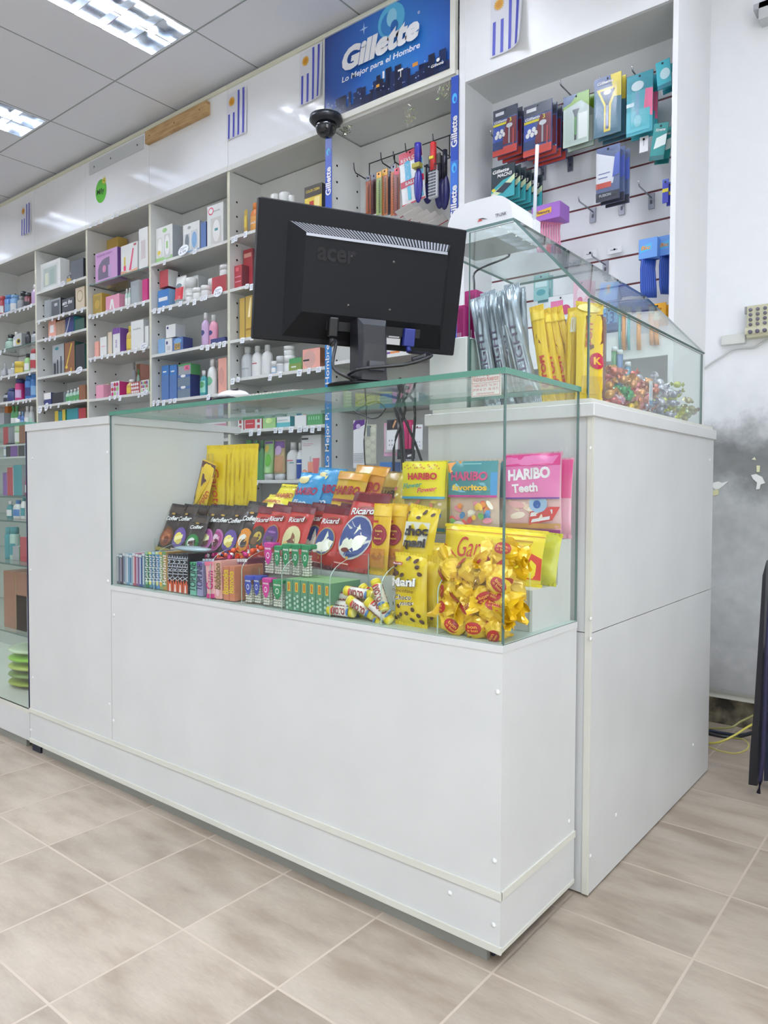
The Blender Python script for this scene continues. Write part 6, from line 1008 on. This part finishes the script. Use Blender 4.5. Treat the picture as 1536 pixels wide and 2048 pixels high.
# stand: neck and base
zb = mc.z-1.1185; b = MB()
b.add([(-.034, -.046, zb-.092), (.034, -.046, zb-.092), (.034, -.055, .012), (-.034, -.055, .012), (-.034, -.0, zb-.092), (.034, -.0, zb-.092), (.034, -.0, .012), (-.034, -.0, .012), (-.026, -.060, zb-.108), (.026, -.060, zb-.108), (.024, -.064, zb-.150), (-.024, -.064, zb-.150), (-.030, -.062, .012), (.030, -.062, .012)],
      [(8, 9, 10, 11), (0, 8, 11, 12, 3), (9, 1, 2, 13, 10), (11, 10, 13, 12), (0, 1, 9, 8), (0, 4, 5, 1), (4, 7, 6, 5), (0, 3, 7, 4), (1, 5, 6, 2)], BK2)
b.build('stand_neck', mon)
MB().box((-.016, -.072, .032), (.020, -.062, .052), M((70, 72, 78), .3)).build('cable_clip', mon)
b = MB(); b.lathe([(0, 0), (.095, 0), (.095, .003), (.085, .006), (.04, .009), (0, .009)], (0, -.03, 0), BK, 30, 1, .7); b.build('stand_base', mon)
def cable(pts, r, c, label, name='cable', cat='cable', sm=5, grp=None):
    P_ = [Vector(p) for p in pts]; out = []
    for i in range(len(P_)-1):
        p0, p1, p2, p3 = P_[max(i-1, 0)], P_[i], P_[i+1], P_[min(i+2, len(P_)-1)]
        for k in range(sm):
            t = k/sm; out.append(.5*((2*p1)+(p2-p0)*t+(2*p0-5*p1+4*p2-p3)*t*t+(3*p1-p0-3*p2+p3)*t**3))
    out.append(P_[-1]); b = MB().tube(out, r, M(c, .4), 7); return tag(b.build(name, rel=tuple(P_[0])), label, cat, grp)
MWm = Matrix.Translation(mon.location) @ Matrix.Rotation(R(62.15), 4, 'Z')
lw = lambda p: MWm @ (TL @ Vector(p)); ls = lambda p: MWm @ Vector(p)
CB = (26, 27, 31)
cable([lw((.112, -.032, -.145)), ls((.12, -.10, .068)), ls((.06, -.10, .045)), ls((.0, -.095, .036)), ls((-.05, -.085, .028)), ls((-.052, -.03, .02)), ls((.0, .025, .03)), ls((.05, .03, .01)), (-.47, .352, 1.125), (-.48, .365, .98), (-.47, .36, .84), (-.44, .36, .70)], .0038, CB, 'black monitor cable with blue plug looping around the stand')
cable([ls((.085, -.075, .058)), ls((.11, -.095, .066))], .0085, CB, 'dark cylindrical choke on the monitor cable', 'cable_choke', 'cable choke')
cable([lw((-.077, -.030, -.145)), ls((-.085, -.05, .09)), ls((-.10, -.075, .03)), ls((-.06, -.08, .006)), ls((-.02, .05, .004)), (-.50, .352, 1.12), (-.535, .355, 1.0), (-.53, .36, .8)], .0036, CB, 'black power cable hanging from the left of the monitor back')
cx = [PY(u, v, .37) for u, v in ((800, 755), (796, 800), (790, 815), (800, 850), (803, 900), (806, 940))]; cable([(x, .37, z) for x, z in cx], .0042, CB, 'thick black cable hanging behind the counter glass, left strand', grp='black cables hanging behind the counter')
cx = [PY(u, v, .375) for u, v in ((835, 757), (822, 785), (800, 812), (815, 850), (832, 890), (846, 930))]; cable([(x, .375, z) for x, z in cx], .0036, CB, 'black cable behind the glass curving down to the side cabinet', grp='black cables hanging behind the counter')
cx = [PY(u, v, .365) for u, v in ((810, 757), (808, 790), (796, 812), (806, 860), (808, 900), (812, 945))]; cable([(x, .365, z) for x, z in cx], .003, (60, 60, 66), 'thin grey-black cable behind the glass, middle strand', grp='black cables hanging behind the counter')
cx = [PY(u, v, .36) for u, v in ((730, 768), (731, 810), (733, 835), (728, 880), (731, 940))]; cable([(x, .36, z) for x, z in cx], .0018, CB, 'thin black wire hanging straight behind the counter glass')
cx = [PY(u, v, .35) for u, v in ((700, 819), (720, 828), (740, 836), (755, 835), (766, 826), (775, 812), (790, 811))]; cable([(x, .35, z) for x, z in cx], .002, CB, 'loose black cable end curling behind the counter glass')
cx = [PY(u, v, .35) for u, v in ((735, 815), (750, 808), (762, 808), (770, 814))]; cable([(x, .35, z) for x, z in cx], .0016, CB, 'small black cable loop above the curled one')
pts = [PY(565+34*math.cos(a), 786+30*math.sin(a), .365) for a in [R(-10+20*k) for k in range(11)]]; cable([(x, .365, z) for x, z in pts], .0055, (70, 74, 78), 'thick grey cable loop hanging under the counter glass')
# mouse and keyboard on the glass
mx, mz = PY(467, 783, .06); t = thing('computer_mouse', 'white and black computer mouse at the left of the counter glass', 'mouse', (PY(466, 780, .05)[0], .05, 1.1182))
b = MB(); b.ell((0, .0, .012), (.055, .032, .017), M((232, 232, 234), .2), 18, 10, None); b.v = [(x, y, max(z, .001)) for x, y, z in b.v]; b.build('shell', t)
b = MB(); b.ell((-.012, -.004, .006), (.056, .034, .012), M((40, 38, 44), .3), 18, 8); b.v = [(x, y, min(max(z, .0005), .010)) for x, y, z in b.v]; b.build('underside', t)
MB().ell((.02, -.012, .026), (.014, .007, .003), M((60, 60, 66), .3)).build('scroll_wheel', t)
xk0 = PY(500, 775, .14)[0]; xk1 = PY(625, 765, .14)[0]
t = thing('keyboard', 'cream computer keyboard lying on the counter glass beside the mouse', 'keyboard', ((xk0+xk1)/2, .16, 1.1182), (0, 0, 0)); kw = (xk1-xk0)/2
b = MB(); b.prism([(-.08, 0), (.08, 0), (.08, .026), (.07, .028), (-.08, .012)], -kw, kw, M((222, 220, 208), .45), 'x'); b.build('case', t)
b = MB()
for r_ in range(5):
    for c_ in range(16): x = -kw+.012+c_*(2*kw-.024)/16; y = -.07+r_*.027; z = .0135+.1*(y+.08); b.box((x, y, z), (x+(2*kw-.024)/16-.003, y+.022, z+.006), M((206, 206, 198), .5))
b.build('keys', t)
# ------------------------------------------------------------------ router on the upper glass
ZR = ZB+.0075; xr0, xr1 = onp(1, .5, 930, 430).x, onp(1, .5, 1062, 430).x
t = thing('wireless_router', 'white rounded wireless router with one antenna on top of the upper glass case', 'router', ((xr0+xr1)/2-.012, .50, ZR)); w2 = (xr1-xr0)/2
WR = M((232, 234, 238), .3); b = MB(); prof = []
for k in range(25):
    a = math.pi*k/24; prof.append((w2*math.copysign(abs(math.cos(a))**.5, math.cos(a)), .016+.088*abs(math.sin(a))**.75))
prof += [(-w2*.97, .0), (w2*.97, .0)]
b.prism(prof, -.07, .07, WR, 'y'); b.build('body', t)
b = MB(); S = FS(-w2, w2, 0, .08, -.0706); b.art(S, 2*w2, .08, [('p', [(.48, .6), (.56, .6), (.52, .68)], (206, 60, 60)), ('p', [(.56, .68), (.64, .6), (.48, .68)], (60, 50, 60)), ('t', 'TP-LINK', .83, .64, .10, .16, (90, 84, 96))]); b.build('logo', t)
b = MB(); b.box((w2-.02, .035, .01), (w2+.008, .06, .06), WR); ax_, az_ = w2-.004, .05; b.tube([(ax_, .05, .05), (ax_+.002, .05, .16), (ax_+.006, .05, .255)], .0048, M((214, 220, 228), .3)); b.build('antenna', t)
cable([(xr0+.07, .56, ZR+.01), (-.33, .60, ZR+.004), (-.445, .62, ZR-.01), (-.44, .60, 1.47), (-.425, .58, 1.40), (-.43, .57, 1.30)], .003, (40, 42, 48), 'thin dark router cable bending down behind the silver wrappers')
# magenta boxes on the pale block
for u0, u1, vt, y, n_, lb in ((913, 928, 612, .40, 1, 'shorter magenta striped carton on the pale white block'), (928, 952, 583, .43, 2, 'taller magenta striped carton on the pale white block')):
    x0 = PY(u0, 640, y)[0]; x1 = PY(u1, 640, y)[0]; z1 = PY(u0, vt, y)[1]; b = MB(); b.rbox((x0, y, 1.2685), (min(x1, -.306), y+.06, z1), M((190, 40, 130), .35), .002, 1); w_ = min(x1, -.306)-x0
    b.art(FS(x0, x0+w_, 1.2685, z1, y), w_, z1-1.2685, [('r', .15+.2*k, .22+.2*k, .1, .9, (150, 20, 96)) for k in range(4)]+[('r', .1+.25*k, .2+.25*k, .04, .25, (236, 210, 226)) for k in range(3)]); tag(b.build('carton', rel=(x0, y, 1.2685)), lb, 'box')
# ------------------------------------------------------------------ goods in the upper glass case
ZU = 1.0935
SIL = (176, 184, 194)
for k, (ub, ut, vt, W_1, sd) in enumerate(((975, 952, 598, .040, 1), (1002, 972, 585, .040, 2), (1018, 990, 592, .034, 3), (1046, 1003, 578, .046, 4), (1030, 1024, 572, .04, 5), (1052, 1040, 580, .038, 6))):
    y = .385+.022*(k % 3)+(.03 if k > 3 else 0); x = PY(ub, 720, y)[0]; xt, zt3 = PY(ut, vt, y); zz0 = PY(ub, 722, y)[1]
    H = zt3-ZU; roll_ = -math.degrees(math.atan2(x-xt, zt3-zz0))
    x_base = x+math.tan(R(-roll_))*(zz0-ZU) if k < 4 else x
    pouch('wafer_stick', W_1, H, .022, (168, 176, 186), [('r', .35, .37, .1, .9, (120, 130, 150)), ('t', 'LIGHT', .5, .5, .06, 2.6, (110, 96, 120), 90, 0, 0), ('r', .1, .2, .2, .7, (214, 220, 228)), ('r', .7, .8, .1, .5, (206, 212, 222)), ('e', .6, .12, .2, .03, (150, 90, 100))], 'tall silver wrapped wafer stick, %s from left in the upper case' % ORD[k+1], 'wafer pack', (x_base-.01 if k < 4 else x_base, y+.01, ZU+.002), 1, roll_*.8, 8, 'tall silver wafer sticks', .05, .0022, 200+sd, gl=.2, met=.65)
TY = (236, 196, 36)
for k, (ub, ut, vt) in enumerate(((1098, 1072, 618), (1118, 1085, 625), (1137, 1098, 622), (1158, 1110, 618))):
    y = .39+.012*k; x = PY(ub, 770, y)[0]; xt, zt3 = PY(ut, vt, y); H = (zt3-ZU)*1.02; rl_ = -math.degrees(math.atan2(x-xt, zt3-ZU))
    pouch('caramel_bar', .034, H, .014, TY, [('p', [(0, .62), (0, .86), (1, .86), (1, .5), (.5, .62)], (132, 76, 36)), ('r', 0, 1, .86, .94, (240, 206, 60)), ('t', 'TOFI', .5, .36, .055, 1.7, (206, 60, 40), 90, 0, .05), ('e', .55, .2, .34, .05, (200, 60, 40)), ('r', .3, .6, .1, .12, (180, 110, 40))], 'yellow caramel bar with brown sweep and red letters, %s from left' % ORD[k+1], 'caramel bar', (x, y+.008, ZU+.002), 1, rl_, 6, 'yellow caramel bars', .06, .0016, 220+k)
for k, (u0, u1, vt, y, it, lb) in enumerate(((1130, 1152, 622, .40, [('r', .2, .3, .05, .95, (226, 176, 30)), ('r', .7, .74, .05, .95, (200, 150, 30)), ('r', .55, .95, .74, .9, (236, 232, 214))], 'plain tall yellow pack left of the glass edge in upper case'), (1153, 1166, 615, .38, [('r', .4, .5, .05, .95, (220, 180, 30))], 'narrow yellow pack touching the front glass edge of upper case'), (1140, 1160, 640, .46, [('r', 0, 1, .5, .9, (130, 80, 40))], 'brown and yellow pack behind the plain yellow ones'))):
    x0 = PY(u0, 700, y)[0]; x1 = PY(u1, 700, y)[0]; z1 = PY(u0, vt, y)[1]; pouch('caramel_pack', x1-x0, z1-ZU, .03, (240, 204, 30), it, lb, 'caramel pack', ((x0+x1)/2, y+.02, ZU+.002), 0, 1, 0, None, .05, .0016, 230+k)
# packs facing the side glass
pouch('caramel_pack', .075, .215, .03, (236, 200, 40), [('p', [(.3, .5), (.9, .6), (.9, .9), (.2, .86)], (120, 80, 50)), ('e', .62, .40, .30, .085, (190, 36, 70)), ('t', 'K', .62, .40, .08, .3, (232, 180, 60), 0, 0, .04), ('t', 'TOFI', .3, .66, .07, .7, (206, 90, 90), 90, 0, .02), ('r', .1, .8, .06, .24, (216, 180, 60)), ('e', .4, .95, .4, .05, (246, 226, 140))], 'tall yellow pack with dark red disc facing the side glass', 'caramel pack', (-.022, .405, ZU+.002), 0, 0, 62, None, .05, .0018, 240)
pouch('caramel_pack', .055, .195, .024, (126, 66, 40), [('t', 'TOFI', .5, .4, .07, 1.2, (226, 180, 60), 90, 0, .02), ('r', .2, .5, .8, .95, (206, 90, 50))], 'dark brown pack right of the yellow one with dark red disc', 'caramel pack', (-.024, .452, ZU+.002), 0, 0, 66, None, .05, .0018, 241)
# heaps of small wrapped sweets along the side glass
ADJ = {(196,104,80): 'copper', (206,90,76): 'brick red', (214,130,90): 'orange copper', (222,120,120): 'rosy', (206,150,70): 'bronze', (196,110,84): 'dull copper', (214,120,96): 'salmon', (226,160,100): 'apricot', (230,150,150): 'light pink'}
def heap(n, u0, u1, vt, c1s, label, grp, r=.0085, sd=0):
    r_ = random.Random(sd); y0 = onp(0, 0, u0, 800).y; y1 = onp(0, 0, u1, 800).y; zm = onp(0, 0, (u0+u1)/2, vt).z
    for k in range(n):
        y = r_.uniform(y0, y1); x = -.020-r_.random()**1.6*.09; zmax = ZU+.012+(zm-ZU-.012)*(1-abs((y-(y0+y1)/2)/(y1-y0))*.6)*(1-(.0 if x > -.09 else .1)); z = ZU+.012+(zmax-ZU-.012)*(k+.5)/n
        c = r_.choice(c1s); ad = ADJ.get(c); candy((x, y, z), c, c, r, (ad+' '+label.split(' ', 2)[2] if label.startswith('copper') and ad else label), 'sweet', grp)
heap(30, 1232, 1330, 728, [(196, 104, 80), (206, 90, 76), (214, 130, 90), (222, 120, 120), (206, 150, 70)], 'copper red foil sweet in the large heap behind the side glass', 'copper red foil sweets in the upper case', .0115, 1)
heap(34, 1228, 1338, 735, [(196, 110, 84), (214, 120, 96), (226, 160, 100), (230, 150, 150)], 'copper red foil sweet in the large heap behind the side glass', 'copper red foil sweets in the upper case', .0115, 2)
heap(12, 1250, 1288, 762, [(60, 170, 100), (80, 190, 120)], 'emerald green foil sweet in the little green heap at the side glass', 'green foil sweets in the upper case', .010, 3)
heap(10, 1270, 1300, 792, [(236, 190, 40)], 'yellow foil sweet low between the green and copper sweets', 'yellow foil sweets in the upper case', .010, 4)
heap(14, 1216, 1255, 780, [(226, 190, 206), (206, 130, 160), (240, 226, 232)], 'pale pink foil sweet low at the near end of side glass', 'pale pink foil sweets in the upper case', .010, 5)
heap(34, 1318, 1362, 742, [(196, 196, 208), (170, 172, 188), (214, 214, 224)], 'silver foil sweet in the heap behind the side glass', 'silver foil sweets in the upper case', .011, 6)
heap(20, 1358, 1384, 765, [(206, 206, 70), (190, 200, 90)], 'lime gold foil sweet near the far end of the upper case', 'lime gold foil sweets in the upper case', .010, 7)
heap(14, 1380, 1402, 795, [(190, 180, 130), (180, 190, 150), (196, 150, 160)], 'mixed pale foil sweet at the far end of the upper case', 'mixed pale sweets in the upper case', .010, 8)
p = onp(0, -.008, 1302, 762); q = onp(0, -.008, 1302, 810); b = MB(); b.box((-.0088, p.y-.012, q.z), (-.0075, p.y+.012, p.z), M((222, 228, 232), .4)); b.box((-.0074, p.y-.012, q.z), (-.0070, p.y+.012, q.z+.012), M((100, 140, 180), .4)); b.box((-.0074, p.y-.002, q.z+.02), (-.0070, p.y+.001, p.z-.01), M((120, 140, 180), .4))
tag(b.build('hang_label', rel=(-.008, p.y, q.z)), 'blue and white paper label among the copper red sweets', 'label')
for k, (u, v, c) in enumerate(((1229, 694, (70, 130, 80)), (1240, 700, (90, 120, 160)), (1256, 724, (80, 130, 150)))):
    x, z = PY(u, v, .72); b = MB(); b.lathe([(0, 0), (.008, 0), (.008, z-ZU-.012), (0, z-ZU-.012)], (x, .72, ZU), M(c, .3), 12); o = b.build('candy_tube', rel=(x, .72, ZU)); MB().lathe([(0, 0), (.0085, 0), (.007, .012), (0, .012)], (x, .72, z-.012), M((206, 214, 216), .3), 12).build('cap', o, (x, .72, ZU))
    tag(o, 'slim green-blue tube with pale cap behind the sweets, %s of three' % ORD[k+1], 'tube')
# ------------------------------------------------------------------ glass counter at the far left
LG0, LG1 = -3.6, L2-.004; o = (LG0, 0, 0)
lg = thing('glass_counter', 'glass-fronted counter at the left edge, filled with toiletries', 'display counter', o)
b = MB(); b.box((LG0, 0, .018), (LG1, .016, .112), LAM); b.box((LG0, -.001, .112), (LG1, .45, .127), LAM2); b.build('plinth', lg, o)
MB().box((LG0, .012, FZ), (LG1-.05, .024, .018), M((150, 152, 146), .35, .3)).build('kick_strip', lg, o)
b = MB(); b.box((LG0, .0, .127), (LG1-.001, .006, 1.104), GEDGE2, {2: GLASS, 4: GLASS}); b.build('front_glass', lg, o)
b = MB(); b.box((LG0, -.002, 1.105), (LG1-.001, .45, 1.116), GEDGE, {0: GLASS, 1: GLASS}); b.build('top_glass', lg, o)
b = MB(); b.box((LG0, .44, .127), (LG1, .452, 1.10), M((170, 178, 172), .5)); b.build('back_panel', lg, o)
b = MB(); b.box((LG1-.006, .0, .127), (LG1-.001, .012, 1.104), M((50, 50, 96), .4)); b.build('dark_seal', lg, o)
for z in (1.05, 1.005, .86, .77, .61, .355):
    b = MB(); b.box((LG0+.01, .06, z-.006), (LG1-.008, .43, z), M((196, 206, 200) if z > .99 else (80, 110, 104), .3), {0: GLASS, 1: GLASS}); b.build('glass_shelf', lg, o)
lgi = [(1, 12, 880, .95, 'lb w'), ]
def lrow(z, items, y=.12):
    for k, (kind, u0, u1, vt, cs, d, *r_) in enumerate(items):
        geo = bx(u0, u1, vt, z+.0006, y, r_[0] if r_ else .06); geo = (geo[0], min(geo[1], LG1-.012), *geo[2:]); product(kind, geo, [K[c] for c in cs.split()], d+', glass counter at the left edge', CATS[kind], 'goods in the left glass counter')
lrow(1.05, [('box', 4, 14, 848, 'r gy', 'dull red carton on top shelf'), ('bottle', 22, 30, 838, 'lg w', 'lime bottle on top shelf'), ('box', 36, 48, 850, 'br tn', 'brown carton on top shelf')])
lrow(1.005, [('bottle', 1, 7, 880, 'lb w', 'pale blue bottle on second shelf'), ('box', 9, 17, 886, 'k k', 'black carton on second shelf, left'), ('box', 18, 32, 888, 'pu lgy', 'purple carton on second shelf'), ('box', 34, 46, 886, 'k gy', 'black carton on second shelf, right')])
lrow(.86, [('box', 2, 10, 945, 'pu li', 'purple carton on third shelf'), ('box', 11, 22, 935, 'r w', 'crimson carton on third shelf'), ('box', 24, 40, 930, 'te gy', 'tall grey carton with teal lid on third shelf'), ('bottle', 41, 50, 948, 'mg w', 'magenta bottle on third shelf')])
lrow(.77, [('bottle', 3, 12, 1002, 'te w', 'teal bottle on fourth shelf'), ('bottle', 14, 26, 1000, 'w b', 'white bottle with blue cap on fourth shelf'), ('bottle', 32, 40, 993, 'w te', 'slim white bottle on fourth shelf')])
lrow(.61, [('can', 1, 9, 1054, 'te te', 'teal can on fifth shelf, left'), ('can', 11, 20, 1054, 'cg te', 'teal can on fifth shelf, right'), ('box', 35, 52, 1074, 'r og', 'red carton on fifth shelf'), ('box', 20, 33, 1092, 'gy g', 'grey-green carton on fifth shelf')])
lrow(.355, [('box', 1, 24, 1142, 'br tn', 'flat brown carton on sixth shelf', .12), ('box', 26, 48, 1146, 'br dg', 'dark brown carton on sixth shelf', .12), ('bottle', 3, 14, 1170, 'w nv', 'white bottle with blue cap on sixth shelf'), ('bottle', 12, 22, 1192, 'w b', 'white flask with blue cap on sixth shelf'), ('box', 26, 50, 1190, 'gy lgy', 'grey carton on sixth shelf')], .09)
for k, (z, c, lb) in enumerate(((.129, (150, 170, 60), 'bottom'), (.160, (120, 150, 80), 'second'), (.190, (176, 196, 90), 'third'), (.222, (140, 200, 60), 'fourth'), (.254, (206, 226, 190), 'topmost'))):
    x0 = PY(-6, 1300, .08)[0]; x1 = PY(52, 1300, .08)[0]-.01; b = MB(); S = None; b.ell(((x0+x1)/2, .18, z+.015), ((x1-x0)/2, .10, .0152), M(c, .3), 16, 8); b.v = [(x, y, max(z+.001, q_)) for x, y, q_ in b.v]; tag(b.build('wipes_pack', rel=(x0, .08, z)), 'green and white soft pack, %s of the pile low in the left glass counter' % lb, 'pack', 'green soft packs')
# ------------------------------------------------------------------ wall fittings right
YR = 1.797
t0_ = PY(1494, 613, 1.76); x0, z1 = t0_; x1 = PY(1545, 600, 1.76)[0]; z0 = PY(1494, 676, 1.76)[1]
fb = thing('fuse_box', 'old cream fuse box with rows of grey holes at the right edge', 'fuse box', (x0, 1.80, z0)); w_, h_ = x1-x0, z1-z0
b = MB(); b.rbox((0, -.045, 0), (w_, -.001, h_), M((206, 204, 176), .5), .004); b.box((-.003, -.05, .012), (w_+.003, -.045, h_*.30), M((214, 212, 184), .5)); b.box((-.008, -.04, h_*.78), (0, -.02, h_), M((150, 148, 150), .5)); b.build('case', fb)
for r_ in range(4):
    for c_ in range(3): MB().lathe([(0, 0), (.0062, 0), (.0055, -.006), (0, -.006)], (.014+c_*.024, -.0455, h_*(.40+.155*r_)), M((112, 108, 122), .5), 12, ax='y').build('fuse_cap', fb)
for c_ in range(3): MB().lathe([(0, 0), (.0075, 0), (.006, -.01), (0, -.01)], (.015+c_*.024, -.0505, h_*.16), M((104, 100, 116), .5), 12, 1, 1, ax='y').build('large_fuse', fb)
q0 = PY(1443, 672, 1.785); q1 = PY(1491, 683, 1.785); b = MB(); b.rbox((q0[0], 1.778, q1[1]-.006), (q1[0], 1.7995, q0[1]), M((220, 222, 216), .5), .003); tag(b.build('cable_duct', rel=(q0[0], 1.78, q1[1])), 'short white cable duct left of the fuse box', 'cable duct')
cp = [PY(u, v, 1.79) for u, v in ((1406, 738), (1425, 724), (1445, 712), (1462, 700), (1485, 696), (1508, 694), (1526, 684), (1540, 676))]; cable([(x, 1.792, z) for x, z in cp], .0035, (206, 208, 206), 'thin white cable running along the wall below the fuse box')
x, z = PY(1531, 34, 1.79); b = MB(); b.box((x-.012, 1.74, z-.03), (x+.05, 1.799, z+.03), M((196, 198, 200), .4)); b.box((x-.03, 1.74, z+.01), (x+.05, 1.799, z+.03), M((180, 182, 186), .4)); tag(b.build('wall_bracket', rel=(x, 1.8, z)), 'small grey bracket high on the wall at the right edge', 'bracket')
# black upright thing leaning at the right edge
bt = thing('folding_stand', 'black folded stand with curved edge leaning at the right edge', 'stand', (.20, 1.18, FZ))
def at(u, v, y): p = onp(1, y, u, v); return (p.x-.20, p.z-FZ)
ol = [(1500, 1565), (1503, 1500), (1512, 1400), (1522, 1250), (1528, 1150), (1536, 1090), (1560, 1060), (1560, 1575), (1530, 1572)]
b = MB(); b.prism([(at(u, v, 1.18)[0], max(.003, at(u, v, 1.18)[1])) for u, v in ol[:5]+[(1536, 1120), (1531, 1250), (1524, 1400), (1519, 1500), (1517, 1568)]], -.02, .03, M((30, 30, 38), .4), 'y'); b.build('side_rail', bt)
b = MB(); pts = [at(u, v, 1.14) for u, v in ((1517, 1586), (1521, 1560), (1526, 1510), (1530, 1420), (1534, 1300), (1541, 1180))]; b.tube([(x, -.04, max(.008, z)) for x, z in pts], .006, M((36, 36, 70), .35)); b.build('curved_tube', bt)
b = MB(); b.prism([(at(u, v, 1.25)[0], max(.003, at(u, v, 1.25)[1])) for u, v in ((1529, 1560), (1532, 1400), (1536, 1300), (1580, 1300), (1580, 1560))], .06, .09, M((34, 40, 60), .5), 'y'); b.build('back_panel', bt)
# cables on the floor in the corner
for pts, c, r_, lb in ((((1418, 1489, 1.55), (1440, 1484, 1.55), (1470, 1470, 1.58), (1490, 1457, 1.62), (1506, 1448, 1.66)), (206, 196, 90), .004, 'thick yellow cable rising from the floor behind the side cabinet'),
                       (((1418, 1494, 1.45), (1440, 1502, 1.42), (1470, 1507, 1.40), (1492, 1500, 1.42), (1497, 1488, 1.48), (1485, 1478, 1.55), (1460, 1476, 1.6)), (196, 186, 100), .0026, 'thin yellow cable looping on the floor'),
                       (((1418, 1462, 1.7), (1450, 1468, 1.7), (1480, 1470, 1.69), (1506, 1464, 1.7)), (28, 40, 60), .005, 'dark blue cable lying along the wall foot'),
                       (((1418, 1458, 1.72), (1460, 1455, 1.72), (1480, 1444, 1.74), (1508, 1430, 1.76)), (150, 146, 90), .004, 'olive cable hanging from the masonry gap'),
                       (((1418, 1470, 1.66), (1445, 1474, 1.66), (1475, 1474, 1.68), (1506, 1466, 1.68)), (30, 32, 36), .006, 'black cable in front of the blue one')):
    P3 = []
    for u, v, y in pts: x, z = PY(u, v, y); P3.append((x, y, max(z, -.009)))
    cable(P3, r_, c, lb, sm=6)
